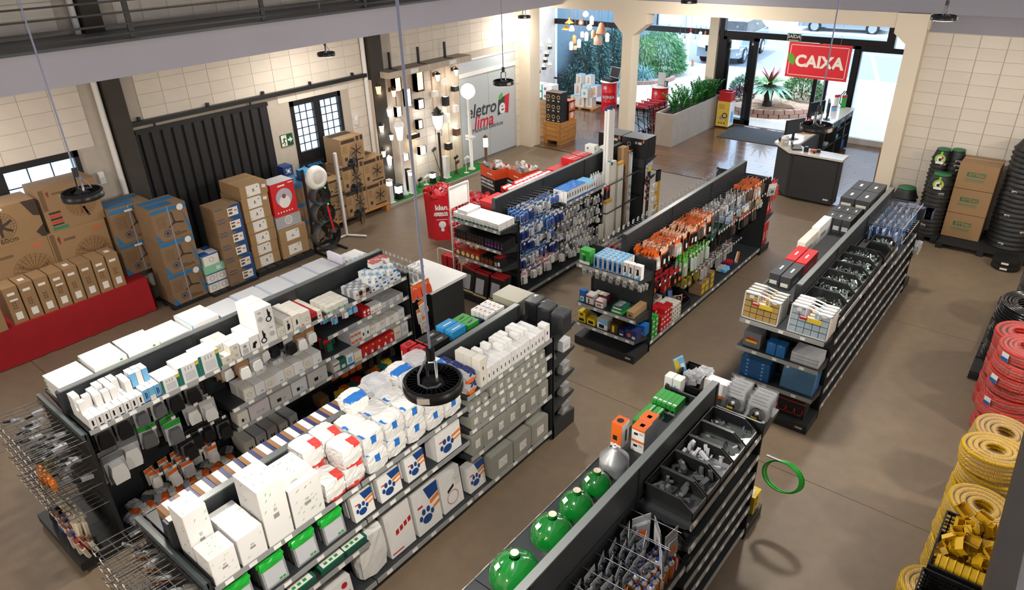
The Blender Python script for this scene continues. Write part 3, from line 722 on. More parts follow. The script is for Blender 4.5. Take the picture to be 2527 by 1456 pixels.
lampbox('lamp_box','larger cream and blue lamp box on top of the mint green box',(.34,.26,.19),(-10.34,4.77,.5),PWH,m_bb)
# labelled brown cartons
for k in range(6):
    carton('labelled_carton','brown carton with blue edge and white label, %s of the stack of six' % ('lowest','second from below','third from below','fourth from below','fifth from below','topmost')[k],'carton',(.4,.45 if k>1 else .47,.218),(-10.3,5.17+(.0 if k>1 else .02),.042+.222*k),K2,
           [('blue_edge',[('x','p',[(.52,.12),(.62,.0),(1,0),(1,1),(.72,1),(.55,.86)],DBLUE)]),('white_label',[('x','r',.5,.2,.9,.82,STK,3)]),('label_print',[('x','r',.54,.6,.7,.72,INKL,5),('x','r',.54,.32,.68,.5,INKL,5),('x','r',.76,.5,.86,.6,M('#d0704a',.6),5)]),('printed_words',[('x','r',.05,.1,.34,.16,DBLUE),('x','r',.05,.86,.34,.92,DBLUE)])],'labelled brown cartons in a stack')
for k in range(7):
    carton('plain_carton','cream-labelled brown carton, %s of the tall stack by the gate' % ('lowest','second from below','third from below','fourth from below','fifth from below','sixth from below','topmost')[k],'carton',(.62,.5,.205),(-10.55+R.uniform(-.012,.012),5.77+R.uniform(-.01,.01),.088+.209*k),K3,
           [('cream_label',[('x','r',.22,.06,.72,.94,PWH)]),('label_print',[('x','p',[(.4,.35),(.47,.5),(.54,.35),(.47,.42)],INK,3),('x','c',.47,.56,.012,INK,4),('x','c',.62,.7,.01,INK,4),('x','r',.68,.85,.71,.93,PBLUE,3),('x','c',.26,.2,.012,M('#e0c24e',.6),4)])]+([('tape',[('t','r',.0,.46,1,.54,TAPE)])] if k==6 else [])+([('loose_sticker',[('x','p',[(.78,.5),(.92,.42),(.94,.68),(.8,.76)],STK,3)])] if k in (5,6) else []),'plain cartons in the tall stack')
for k in range(2):
    carton('plain_carton','brown carton with cream label, %s of the pair under the red lamp box' % ('lower','upper')[k],'carton',(.6,.55,.26),(-10.5,6.32,.088+.264*k),K3,
           [('cream_label',[('x','r',.24,.16,.72,.84,PWH)]),('label_print',[('x','p',[(.4,.35),(.47,.5),(.54,.35),(.47,.42)],INK,3),('x','c',.62,.7,.01,INK,4),('x','r',.66,.76,.69,.82,PBLUE,3)])],'plain cartons under the red box')
carton('grey_lamp_box','grey lamp box with red top edge beneath the red lamp box','box',(.4,.5,.25),(-10.45,6.31,.618),M('#a9a9ae',.5),[('red_band',[('x','r',0,.86,1,1,PRED),('t','r',0,0,1,1,PRED)]),('printed_fitting',[('x','g',.5,.5,.06,.075,PWH),('x','c',.5,.5,.05,M('#c3c3c8',.5))])])
carton('red_lamp_box','upright red lamp box with a white printed ceiling lamp','box',(.34,.46,.56),(-10.4,6.29,.87),M('#d22a2e',.45),[('printed_lamp',[('x','c',.5,.52,.16,M('#b9b6c4',.5)),('x','c',.5,.38,.11,PWH,2),('x','c',.5,.56,.04,M('#8a5a4a',.5),3)]),('printed_words',[('x','r',.3,.87,.6,.92,PWH),('x','r',.75,.92,.95,.95,PWH)]+[('x','c',.15+.12*i,.08,.014,PWH) for i in range(6)]),('grey_top',[('t','r',0,0,1,1,M('#c9c9cc',.5))])])
# fans: a black tower of drum fans, a white stand of wall fans
def fanhead(mb,c,r,m,nb=5,depth=.1,cage=True,cm=None):
    cm=cm or m
    if cage:
        for q in (1.,.75,.5,.28): mb.torus((c[0]+depth/2*(1.3-q),c[1],c[2]),r*q,.004,cm,24,4,0)
        for i in range(24):
            a=2*pi*i/24;mb.cyl((c[0]+depth*.5,c[1]+.12*r*cos(a),c[2]+.12*r*sin(a)),(c[0]+depth*.1,c[1]+r*cos(a),c[2]+r*sin(a)),.0022,cm,n=4,cap=False)
    for i in range(nb):
        a=2*pi*i/nb+.3;v=[]
        for (rr,o,dx) in ((.14,-.35,.02),(.6,-.3,.03),(.88,-.05,.02),(.8,.25,-.03),(.4,.3,-.03),(.14,.35,-.02)):
            v.append((c[0]+dx,c[1]+r*rr*cos(a+o),c[2]+r*rr*sin(a+o)))
        mb.add(v,[tuple(range(6))],m)
    mb.cyl((c[0]-.03,c[1],c[2]),(c[0]+.05,c[1],c[2]),r*.16,m,n=12)
tw=root('fan_tower','black display tower with a white round fan and three drum fans','fan display',(-10.16,6.92,0))
m_drum=M('#6f777b',.35,metal=.5);m_bk=M('#18181a',.45)
for y in (-.24,.2): part(tw,MB().box(-.02,y-.018,0,.02,y+.018,1.55,m_bk),'upright')
for y in (-.24,.2): part(tw,MB().box(-.3,y-.02,0,.34,y+.02,.03,m_bk),'foot')
part(tw,MB().box(-.02,-.24,.1,.02,.2,.14,m_bk),'crossbar')
d=part(tw,MB().lathe([(.19,-.07),(.215,-.03),(.2,.04),(.12,.07),(.1,.05),(1e-3,.05)],M('#e9e7e2',.4),28).tf(Matrix.Rotation(pi/2,4,'Y')),'white_fan',(.06,-.02,1.36))
part(d,MB().lathe([(.11,.055),(.07,.075),(1e-3,.08)],M('#cfcac0',.5),20,cap=False).tf(Matrix.Rotation(pi/2,4,'Y')),'grille')
for k,(z,r) in enumerate(((1.03,.17),(.69,.21),(.29,.27))):
    f=part(tw,MB().lathe([(r*.96,-.12),(r,-.1),(r,.08),(r*.97,.1)],m_drum,28,cap=False).tf(Matrix.Rotation(pi/2,4,'Y')),'drum_fan',(.05,-.0,z))
    mb=MB();fanhead(mb,(.05,0,0),r*.97,m_bk,4,.1);part(f,mb,'blades_and_cage')
    part(f,MB().cyl((.11,r*.3,r*.9),(.12,r*.3,r*.9),.015,M('#3fd060',.4,emit=1.5),n=8),'green_light')
part(tw,MB().box(.17,.12,.35,.175,.16,.85,M('#c41d22',.5)).tf(Matrix.Rotation(.12,4,'X')),'red_strap')
ws=root('white_fan_stand','white pole stand with three black wall fans by the fan cartons','fan display',(-10.3,7.5,0))
mw=M('#e4e2de',.4)
part(ws,MB().box(-.025,-.025,.03,.025,.025,1.62,mw),'pole')
for a in (.5,2.5,4.7): part(ws,MB().cyl((0,0,.03),(.4*cos(a),.4*sin(a),.03),.022,mw,n=8),'foot')
for k,(z,a) in enumerate(((1.3,.6),(.82,.45),(.32,.55))):
    f=part(ws,MB().cyl((0,.02,z),(.05,.2,z+.02),.02,m_bk,n=8),'wall_fan')
    mb=MB();fanhead(mb,(0,0,0),.23,m_bk,3,.1);part(f,mb,'blades_and_cage',(.1,.3,z+.06),0,(0,-.1,a))
    part(f,MB().cyl((.0,0,0),(.12,0,0),.06,M('#22242a',.4),r1=.045,n=12),'motor',(.02,.25,z+.06),a)
# fan cartons on a wooden pallet
pw=wood('#9a6a35','#c08a4a',.6,1,.6)
wp=root('wooden_pallet','wooden pallet under the dark-printed fan cartons','pallet',(-10.98,8.25,0))
for i in range(5): part(wp,MB().box(-.3+i*.125,-.72,.125,-.2+i*.125,.72,.15,pw),'deck_board')
for y in (-.66,0,.66): part(wp,MB().box(-.3,y-.05,0,.3,y+.05,.125,pw),'block_runner')
def darkfan(label,y0,y1,z0,z1,n=6):
    sy,sz=y1-y0,z1-z0
    return carton('dark_print_fan_carton',label,'carton',(.5,sy,sz),(-10.96,(y0+y1)/2,z0),K3,[('printed_band',[('x','r',.03,.82,.62,.95,INK),('x','r',.68,.82,.8,1,INK),('x','r',.86,.82,.98,1,INK),('t','r',.0,.5,.9,.9,INK)]),
            ('printed_fan',[('x','f',.64,.45,min(sz*.36,sy*.3),INK,n,.6)]),('printed_small',[('x','r',.12,.16,.24,.3,INK),('x','r',.36,.07,.92,.13,INK)]+[('x','r',.06,.7-.07*i,.26,.72-.07*i,INKL) for i in range(4)])],'dark-printed fan cartons on the wooden pallet')
darkfan('dark-printed fan carton, bottom row beside the turf display',8.43,8.95,.152,.66)
darkfan('dark-printed fan carton, second row beside the turf display',8.42,8.94,.662,1.17)
darkfan('dark-printed fan carton, bottom row in the middle of the wooden pallet',7.9,8.42,.152,.66)
darkfan('dark-printed fan carton, second row in the middle of the wooden pallet',7.9,8.41,.662,1.17)
darkfan('dark-printed fan carton alone on top of the pallet load',7.95,8.5,1.172,1.68)
for k in range(3): darkfan('small dark-printed carton, %s of three behind the white fan stand' % ('lowest','middle','top')[k],7.55,7.89,.152+.28*k,.43+.28*k,4)
# boxes behind the fan tower
for k in range(3):
    carton('blue_edged_carton','brown carton with blue lid, %s of three behind the fan tower' % ('lowest','middle','top')[k],'carton',(.42,.5,.36),(-11.0,6.98,.002+.362*k),K2,[('blue_band',[('x','r',0,.8,1,.98,PBLUE),('t','r',0,0,1,1,M('#3b4a58',.6))])],'blue-lidded cartons behind the fan tower')
for k,(y,c,z) in enumerate(((6.85,'#2b3f7a',1.27),(6.87,'#3f9bd0',1.09),(7.24,'#4aa3d8',1.09))):
    carton('small_fan_box',['small navy box with printed fan on the pale blue box behind the tower','small pale blue box under the navy box behind the tower','small pale blue box with printed square beside the white round fan'][k],'box',(.22,.2,.18),(-10.95,y,z),M(c,.5),[('printed_window',[('x','r',.25,.25,.75,.75,PWH),('x','g',.5,.5,.03,.05,PBLUE)])])
vs=root('fan_brand_board','black board with blue lettering and rotary switches under the barred window','display board',(XL+.06,7.72,1.08))
part(vs,MB().box(-.02,-.28,-.1,.02,.28,.16,m_bk),'board');lett(vs,'VENTISOL',.075,M('#2f8fe0',.5),(.024,.03,.09),ROT_X,bold=.002)
part(vs,MB().cyl((.021,-.22,.09),(.025,-.22,.09),.035,M('#2f7fd0',.5),n=12),'round_mark')
for k in range(4): 
    q=part(vs,MB().box(.02,-.2+.12*k,-.09,.06,-.12+.12*k,.02,M('#0f0f10',.4)),'switch_box');part(q,MB().cyl((.06,-.16+.12*k,-.03),(.075,-.16+.12*k,-.03),.02,M('#5a1d1d',.4),n=8),'knob')
# ---------------------------------------------------------------- outdoor-lamp display wall
m_turf=M('#2f8a3d',.95,noise=.2,scale=120,bump=.6)
tf=root('turf_plinth','low plinth covered in artificial turf under the lamp wall','plinth',(0,0,0))
part(tf,MB().box(-11.235,9.0,0,-10.72,12.36,.05,M('#a39a8f',.8)),'kerb');tm_=part(tf,MB().box(-11.23,9.05,.05,-10.76,12.3,.062,m_turf),'turf_mat')
bl=MB();mg=[M('#3a9a48',.8),M('#277a35',.8)]
for k in range(5200):
    x,y=R.uniform(-11.22,-10.77),R.uniform(9.06,12.29);a=R.uniform(0,6.3);h=R.uniform(.012,.024)
    bl.add([(x-.004*cos(a),y-.004*sin(a),.062),(x+.004*cos(a),y+.004*sin(a),.062),(x+R.uniform(-.008,.008),y+R.uniform(-.008,.008),.062+h)],[(0,1,2)],mg[k & 1])
stuff(part(tf,bl,'turf_blades'))
m_brd=wood('#b3a493','#cdbfae',.5,2,.5,.06)
dw=root('lamp_display_wall','pale timber boards and ledge carrying the wall lamps','display wall',(0,0,0))
for (y0,y1) in ((9.7,9.99),(10.03,10.44),(11.1,11.5),(11.51,11.93)): part(dw,MB().box(XL+.012,y0,.0,XL+.04,y1,2.5,m_brd),'board')
part(dw,MB().box(XL+.01,9.27,.0,XL+.16,9.31,2.5,m_brd),'board')
part(dw,MB().box(XL+.01,9.55,2.5,-10.98,12.0,2.62,m_brd).box(XL+.01,9.55,2.62,-10.98,12.,2.625,M('#8d8378',.7)),'ledge')
for y in (9.85,10.65,11.45):
    part(dw,MB().box(-11.28,y-.02,2.62,-11.24,y+.02,2.95,m_blackm).box(-11.28,y-.02,2.62,-11.05,y+.02,2.635,m_blackm),'bracket')
for y in (10.25,11.4): part(dw,MB().box(-10.98,y-.11,2.52,-10.975,y+.11,2.6,STK),'name_plate')
m_warm=M('#ffc98a',.4,noise=0,emit=2.6);m_cool=M('#eef3ff',.4,noise=0,emit=2.6);m_wwhite=M('#ffe9cf',.4,noise=0,emit=2.6)
m_rust=M('#5a3a28',.5,metal=.3);m_bl=M('#141416',.45);m_wl=M('#e6e4e0',.5)
def plight(x,y,z,e,c=(1,.85,.65),r=.04):
    d=bpy.data.lights.new('sconce_light','POINT');d.energy=e;d.color=c;d.shadow_soft_size=r
    o=bpy.data.objects.new('sconce_light',d);COL.objects.link(o);o.location=(x,y,z)
XS=XL+.042
def lantern(label,y,z,s,body,glow,arm=True):
    o=root('wall_lantern',label,'wall lamp',(XS,y,z));x=.12*s/.1 if arm else .07
    x=.13
    part(o,MB().box(0,-.03,-.02 if not arm else .02,.012,.03,.1,body),'back_plate')
    part(o,MB().tube([(.01,0,.04),(.05,0,.12),(x,0,.14),(x,0,s)],.007,body),'arm')
    part(o,MB().lathe([(s*.62,s*.62),(s*.5,s*.75),(.012,s*1.05),(.001,s*1.12)],body,6,(x,0,0),False),'hood')
    part(o,MB().lathe([(s*.3,-s*.6),(s*.48,s*.6)],glow,6,(x,0,0),False),'glass')
    part(o,MB().lathe([(s*.32,-s*.68),(s*.32,-s*.6)],body,6,(x,0,0),False),'base_ring')
    cg=MB()
    for i in range(6):
        a=2*pi*i/6;cg.cyl((x+s*.31*cos(a),s*.31*sin(a),-s*.6),(x+s*.49*cos(a),s*.49*sin(a),s*.62),.004,body,n=4)
    part(o,cg,'cage');return o
lantern('rust brown carriage lantern with amber glow by the dark column',9.45,2.28,.13,m_rust,m_warm)
lantern('slim brown cylinder lantern below the second amber lamp',9.85,2.14,.11,m_rust,m_wwhite)
lantern('black lantern under the ledge beside the bare board',11.15,2.24,.12,m_bl,m_wwhite)
lantern('small black lantern at the end of the ledge',11.74,2.26,.11,m_bl,m_wwhite)
lantern('black hooked lantern at mid height near the dark column',9.42,1.5,.12,m_bl,m_wwhite)
lantern('black hooked lantern one step lower near the carton pile',9.66,1.27,.1,m_bl,m_wwhite)
lantern('black hooked lantern lowest near the carton pile',9.4,.98,.11,m_bl,m_wwhite)
lantern('white lantern beside the white lamp post head',9.67,1.78,.12,m_wl,m_cool)
lantern('white lantern low on the wall behind the square bollard',9.53,.78,.13,m_wl,m_cool)
def boxlamp(label,y,z,sy,sz,sx,body,glow,kind='front'):
    o=root('box_wall_lamp',label,'wall lamp',(XS,y,z))
    if kind=='front':
        part(o,MB().box(0,-sy/2,-sz/2,.02,sy/2,sz/2,body),'back_plate');part(o,MB().box(.02,-sy*.4,-sz*.42,sx,sy*.4,sz*.42,glow),'diffuser')
        f=MB()
        for (a,b) in ((-1,-1),(1,-1),(1,1),(-1,1)): f.box(.02,a*sy*.46-.008,-sz/2,sx+.006,a*sy*.46+.008,sz/2,body)
        f.box(.02,-sy/2,sz*.43,sx+.006,sy/2,sz/2,body);f.box(.02,-sy/2,-sz/2,sx+.006,sy/2,-sz*.43,body);part(o,f,'frame')
    else:
        part(o,MB().box(0,-sy/2,-sz/2,sx,sy/2,sz/2,body),'case')
        part(o,MB().box(.02,-sy*.35,sz/2,sx-.02,sy*.35,sz/2+.003,glow),'upper_glass');part(o,MB().box(.02,-sy*.35,-sz/2-.003,sx-.02,sy*.35,-sz/2,glow),'lower_glass')
    return o
boxlamp('tall brown box lamp with two amber lights under the ledge',10.61,2.28,.2,.46,.14,m_rust,m_warm)
boxlamp('brown box lamp with amber glass beside the carriage lantern',9.99,2.3,.17,.3,.13,m_rust,m_warm)
boxlamp('black framed box lamp at head height beside the blue-grey cable',10.6,1.78,.18,.21,.12,m_bl,m_cool)
boxlamp('small black framed box lamp beneath the other framed one',10.55,1.35,.14,.2,.1,m_bl,m_wwhite)
boxlamp('tall white glowing lamp behind the cable',10.27,1.98,.16,.36,.1,m_wl,m_wwhite)
boxlamp('white glowing square lamp by the white post head',9.97,1.74,.15,.2,.1,m_wl,m_cool)
boxlamp('white round-cornered lamp behind the spike light',10.56,.77,.2,.18,.1,m_wl,m_wwhite)
boxlamp('white striped lamp low behind the white post',10.04,.74,.17,.15,.1,m_wl,m_wwhite)
boxlamp('white cube lamp under the ledge near the bare board end',11.44,2.1,.16,.13,.1,m_wl,m_wwhite,'ud')
boxlamp('white cube lamp over the black lamp post',11.1,1.9,.14,.12,.1,m_wl,m_wwhite,'ud')
boxlamp('white cube lamp level with the globe lamp',11.73,1.45,.13,.15,.1,m_wl,m_wwhite,'ud')
boxlamp('white twisted up-and-down lamp on the last board',11.43,1.3,.12,.2,.1,m_wl,m_cool,'ud')
boxlamp('black tall box lamp high on the last board',11.42,1.68,.13,.2,.11,m_bl,m_cool,'ud')
boxlamp('black short box lamp near the frosted panel',11.74,1.9,.14,.11,.12,m_bl,m_cool,'ud')
boxlamp('brown up-and-down box lamp with green-white beam',11.71,.92,.14,.16,.12,m_rust,M('#e9fff0',.4,noise=0,emit=7.),'ud')
boxlamp('black up-and-down box lamp with warm beam',11.41,.65,.14,.15,.12,m_bl,m_warm,'ud')
boxlamp('black twin square spot lamp behind the cable',10.36,1.13,.26,.09,.12,m_bl,m_warm,'ud')
boxlamp('black plug lamp high above the hooked lanterns',9.3,1.7,.09,.13,.06,m_bl,m_bl,'ud')
boxlamp('black plug lamp above the lowest hooked lantern',9.29,1.18,.08,.13,.06,m_bl,m_bl,'ud')
for (y,z,e,c) in ((9.5,2.2,5,(1,.7,.4)),(10.0,2.2,6,(1,.75,.45)),(10.6,2.2,7,(1,.75,.45)),(11.15,2.15,5,(1,.85,.65)),(11.72,2.2,4,(1,.85,.65)),(10.25,1.9,6,(1,.93,.85)),(9.8,1.7,6,(.95,.97,1)),(9.45,1.4,5,(1,.9,.75)),(9.55,1.05,5,(1,.9,.75)),(10.6,1.6,4,(1,.93,.85)),
                     (11.71,1.08,3,(.85,1,.88)),(11.71,.76,2.5,(.9,1,.9)),(11.41,.5,2.5,(1,.8,.5)),(11.43,1.05,4,(1,.95,.85)),(11.42,1.5,3,(1,.95,.9)),(10.36,.95,5,(1,.82,.55)),(10.55,.6,6,(1,.95,.88)),(9.55,.65,5,(.95,.97,1)),(10.2,.35,4,(1,.97,.9)),(11.05,.95,4,(.92,.96,1))):
    plight(XL+.2,y,z,e*.3,c)
# lamps standing on the turf
def standing(name,label,x,y): return root(name,label,'garden lamp',(x,y,.063))
o=standing('lamp_post','white garden lamp post with a square lantern head',-10.97,9.67)
part(o,MB().lathe([(.075,0),(.07,.03),(.035,.08),(.03,.3),(.024,1.1),(.03,1.12),(.03,1.2)],m_wl,14),'post');part(o,MB().lathe([(.07,1.2),(.12,1.48)],m_cool,4,(0,0,0),False),'glass');part(o,MB().lathe([(.15,1.48),(.13,1.52),(.06,1.58),(.07,1.6),(.001,1.66)],m_wl,4,(0,0,0),False),'cap')
o=standing('lamp_post','black garden lamp post with an urn-shaped lantern',-10.93,10.76)
part(o,MB().lathe([(.07,0),(.065,.03),(.03,.08),(.026,1.05),(.034,1.1)],m_bl,14),'post');part(o,MB().lathe([(.05,1.18),(.1,1.32),(.12,1.5)],m_cool,8,(0,0,0),False),'glass');part(o,MB().lathe([(.15,1.5),(.13,1.54),(.09,1.57),(.09,1.6),(.06,1.62),(.001,1.68)],m_bl,8,(0,0,0),False),'cap')
part(o,MB().tube([(.03,0,1.1),(.09,0,1.05),(.1,0,1.15),(.06,0,1.2)],.006,m_bl).tube([(-.03,0,1.1),(-.09,0,1.05),(-.1,0,1.15),(-.06,0,1.2)],.006,m_bl),'scroll')
o=standing('globe_lamp_post','white garden lamp post topped by a glowing globe',-10.96,11.8)
part(o,MB().lathe([(.09,0),(.085,.025),(.04,.05),(.035,1.62),(.05,1.64)],m_wl,14),'post');part(o,MB().sphere((0,0,1.81),.165,M('#fff2dd',.3,noise=0,emit=2.2),20,12),'globe');part(o,MB().box(-.12,-.04,.76,.12,.04,.8,m_wl).box(-.12,-.04,.7,.05,.03,.73,m_wl),'socket_shelf')
plight(-10.96,11.8,2.1,2)
o=standing('bollard_lamp','brown bollard lamp with a lit white cylinder by the frosted panel',-10.85,12.2)
part(o,MB().lathe([(.07,0),(.07,.015),(.034,.02),(.034,.46)],m_rust,14),'post');part(o,MB().lathe([(.055,.46),(.055,.68)],m_wwhite,16),'diffuser');part(o,MB().lathe([(.062,.68),(.058,.7),(.001,.75)],m_rust,16),'cap');plight(-10.72,12.2,.65,2)
def bollard(label,x,y,h,s,body,glow,gz0=.7):
    o=standing('bollard_lamp',label,x,y);part(o,MB().box(-s*.8,-s*.8,0,s*.8,s*.8,.012,body).box(-s*.5,-s*.5,.012,s*.5,s*.5,h*gz0,body),'post');part(o,MB().box(-s*.47,-s*.47,h*gz0,s*.47,s*.47,h*.94,glow),'diffuser');part(o,MB().box(-s*.6,-s*.6,h*.94,s*.6,s*.6,h,body),'cap');return o
bollard('white square bollard lamp at the carton end of the turf',-10.85,9.14,.5,.1,m_wl,m_wwhite,.75)
bollard('short black bollard lamp with a bluish light',-10.9,9.42,.3,.12,m_bl,m_cool,.42)
bollard('slim black bollard lamp behind the white post',-11.17,9.97,.45,.09,m_bl,m_bl,.88)
bollard('white square bollard lamp half hidden by the cable',-10.92,9.82,.5,.09,m_wl,m_wwhite,.8)
bollard('tall white bollard beside the black lamp post',-11.02,11.01,.5,.1,m_wl,m_wl,.88)
bollard('short black bollard with a bluish top in front of the long spike',-11.02,10.56,.24,.1,m_bl,m_cool,.5)
def spike(label,x,y,h,body,long=False):
    o=standing('spike_light',label,x,y);part(o,MB().cyl((0,0,0),(0,0,.008),.06,body,n=14),'foot');part(o,MB().cyl((0,0,0),(0,0 if not long else -.22,h),.008,body,n=6),'stem')
    part(o,MB().cyl((-.02,0 if not long else -.22,h-.01),(.06,.02 if not long else -.2,h+.06),.03,body,r1=.036,n=10),'head');return o
spike('brown spike light on the turf near the bare board',-11.0,11.33,.26,m_rust);spike('black spike light behind the brown one',-11.1,11.4,.34,m_bl);spike('white spike light in front of the globe post',-10.88,11.52,.33,m_wl)
spike('black tilted spot on the turf behind the red bins',-11.08,10.2,.14,m_bl);spike('white tilted spot on the turf beside the black spot',-11.05,10.38,.16,m_wl);spike('long-stemmed black spike light leaning by the white lamp',-11.12,10.95,.68,m_bl,True)
# frosted glass panel with the shop's logo
gp=struct(MB().box(XL-.03,11.97,0,XL+.005,14.02,.05,M('#6d6d70',.5)).box(XL-.03,11.97,2.07,XL+.03,14.02,2.16,m_white).box(XL-.03,11.97,2.41,XL+.02,14.02,2.45,m_white).obj('window_5'))
m_fp=M('#b9bfc3',.18,noise=.02,scale=1)
for (y0,y1) in ((11.98,12.99),(13.0,14.01)): part(gp,MB().box(XL-.02,y0,.05,XL+.008,y1,2.07,m_fp),'pane')
part(gp,MB().box(XL-.02,11.98,2.16,XL+.006,14.0,2.41,m_fp),'pane')
XG=XL+.0105;m_lg2=M('#3a3a3e',.5);m_lr=M('#c5243a',.5)
for s,z,y,sz,m in (('eletro',1.22,12.71,.44,m_lg2),('lima',.93,12.77,.44,m_lr)): lett(gp,s,sz,m,(XG,y,z),ROT_X,shear=.22,bold=.006)
lett(gp,'Materiais Elétricos',.155,m_lg2,(XG,12.93,.76),ROT_X)
part(gp,MB().prism([(13.35,1.33),(13.6,1.4),(13.55,1.0),(13.3,.96)],0,XG,XG+.001,m_lg2).prism([(13.6,1.4),(13.78,1.43),(13.72,.95),(13.55,1.0)],0,XG,XG+.001,m_lr),'logo_square')
lett(gp,'e',.5,M('#dfe3e5',.4),(XG+.002,13.47,1.15),ROT_X,bold=.014,shear=.1)
part(gp,MB().prism([(13.36,1.33),(13.38,1.43),(13.5,1.5),(13.52,1.4),(13.46,1.34)],0,XG+.001,XG+.0025,M('#5aa53c',.5)),'logo_leaf')

# ---------------------------------------------------------------- shelving
m_gon=M('#2b2e31',.45,noise=.06,scale=6);m_gon2=M('#232629',.5,noise=.06,scale=6);m_railm=M('#9b9d9c',.35,metal=.25,noise=.04);m_tag=M('#dcdad5',.5,rnd=.08)
m_cap=M('#6d7272',.4,metal=.2,noise=.05);m_hook=M('#8b8e92',.3,metal=.8)
tagme=MB().box(-.0015,-.032,-.016,.0015,.032,.016,m_tag).mesh('price_tag')
tagm2=MB().box(-.025,-.0015,-.015,.025,.0015,.015,m_tag).mesh('price_tag')
def shelf(par,y0,y1,z,s=1,depth=.46,d0=.02,tags=4,mat=None,name='shelf'):
    """shelf board on one side of a gondola: a lip, two brackets and a price rail with tags"""
    a,b=sorted((s*d0,s*depth));mt=mat or m_gon
    sh=part(par,MB().box(a,y0+.004,z-.03,b,y1-.004,z,mt),name)
    for y in (y0+.012,y1-.016):
        pts=[(s*d0,z-.03),(s*d0,z-.13),(s*depth*.94,z-.045),(s*depth*.94,z-.03)]
        part(sh,MB().prism(pts if s<0 else pts,1,y-.003,y+.003,mt),'bracket')
    xr=s*depth
    rl=part(sh,MB().prism([(xr,z-.036),(xr+s*.012,z-.036),(xr+s*.004,z+.008),(xr,z+.008)],1,y0+.006,y1-.006,m_railm),'price_rail')
    n=max(1,int((y1-y0)*tags))
    for i in range(n):
        if R.random()<.88: part(sh,tagme,'price_tag',(xr+s*.0105,y0+(i+.5+R.uniform(-.3,.3))*(y1-y0)/n,z-.014),0,(0,-s*.18,0))
    return sh
def hooks(par,pts,s=1,L=.3,name='peg_hooks',x0=.03,wtag=True):
    mb=MB();mh=m_hook
    for (y,z) in pts:
        mb.cyl((s*x0,y-.006,z),(s*(x0+L),y-.006,z+.02),.0028,mh,n=4,cap=False)
        if wtag: mb.cyl((s*x0,y+.008,z+.035),(s*(x0+L+.02),y+.008,z+.05),.0022,mh,n=4,cap=False);mb.box(s*(x0+L+.02)-.001,y-.012,z+.02,s*(x0+L+.02)+.001,y+.03,z+.052,m_tag)
    return stuff(part(par,mb,name))
def gondola(label,X,Y0,Y1,cuts,base=.46,zt=1.61):
    g=root('gondola_shelving',label,'shelving',(X,0,0));ys=[Y0]+cuts+[Y1]
    part(g,MB().box(-base+.03,Y0,0,base-.03,Y1,.1,m_gon2),'plinth')
    for i in range(len(ys)-1):
        a,b=ys[i],ys[i+1]
        part(g,MB().box(-.016,a+.004,.12,.016,b-.004,.62,m_gon),'back_panel');part(g,MB().box(-.016,a+.004,.63,.016,b-.004,1.3,m_gon),'back_panel')
        part(g,MB().box(-.026,a+.003,1.31,.026,b-.003,zt-.012,m_gon),'header_panel');part(g,MB().box(-.03,a,zt-.012,.03,b,zt,m_cap),'top_cap')
        part(g,MB().box(-.035,a+.02,1.29,.035,b-.02,1.305,m_gon2),'slotted_rail')
        for s in (1,-1):
            d=shelf(g,a,b,.135,s,base,.02,4,None,'base_deck')
    for y in ys: part(g,MB().box(-.034,y-.018,0,.034,y+.018,1.6,m_gon2),'upright')
    return g,ys
def endunit(label,X,yb,yf,zs,w=.94,zt=1.36,base=.12,tags=4,rails=True,name='end_shelf_unit'):
    """end-of-aisle unit: back panel at yb, front edge at yf; local frame has the front on -Y"""
    s=1 if yf<yb else -1
    e=root(name,label,'shelving',(X,yb,0),0 if s==1 else pi);d=abs(yb-yf)
    part(e,MB().box(-w/2,-.02,0,w/2,.0,zt,m_gon),'back_panel')
    for x in (-w/2,w/2-.025): part(e,MB().box(x,-.035,0,x+.025,.004,zt+.01,m_gon2),'upright')
    part(e,MB().box(-w/2,-d,0,w/2,-.02,base-.01,m_gon2).box(-w/2,-d,base-.01,w/2,-.02,base,m_gon),'base')
    part(e,MB().box(w/2-.13,-d-.002,.05,w/2-.05,-d,.075,M('#b9b4aa',.4)),'maker_plate')
    for z in zs:
        sh=part(e,MB().box(-w/2+.01,-d,z-.03,w/2-.01,-.02,z,m_gon),'shelf')
        for x in (-w/2+.014,w/2-.02): part(sh,MB().prism([(-.02,z-.03),(-.02,z-.13),(-d*.95,z-.045),(-d*.95,z-.03)],0,x,x+.005,m_gon),'bracket')
        if rails:
            part(sh,MB().prism([(-d,z-.036),(-d-.012,z-.036),(-d-.004,z+.008),(-d,z+.008)],0,-w/2+.01,w/2-.01,m_railm),'price_rail')
            for i in range(tags): part(sh,tagm2,'price_tag',(-w/2+(i+.5+R.uniform(-.25,.25))*w/tags,-d-.0105,z-.014),0,(-.18,0,0))
    return e
G1,y1=gondola('charcoal gondola shelving stocked with white lamps and fittings, nearest the fan cartons',-6.44,1.37,5.15,[2.63,3.89])
for (a,b) in ((1.37,2.63),(2.63,3.89),(3.89,5.15)): shelf(G1,a,b,1.37,1,.46,.03,7);shelf(G1,a,b,1.42,-1,.46,.03)
for z in (.84,.595): shelf(G1,2.63,3.89,z,1,.46,.03,6)
for z in (1.1,.83,.58): shelf(G1,3.89,5.15,z,1,.46,.03,6)
G2,y2=gondola('charcoal gondola shelving with pillow packs and grey junction boxes',-4.16,1.2,5.07,[2.48,3.75])
for (a,b) in ((1.2,2.48),(2.48,3.75)):
    for z in (1.26,.86): shelf(G2,a,b,z,1,.46,.03,6)
for z in (.62,): shelf(G2,1.2,2.48,z,1,.46,.03,5)
for z in (1.35,1.16,.95,.63): shelf(G2,3.75,5.07,z,1,.46,.03,6)
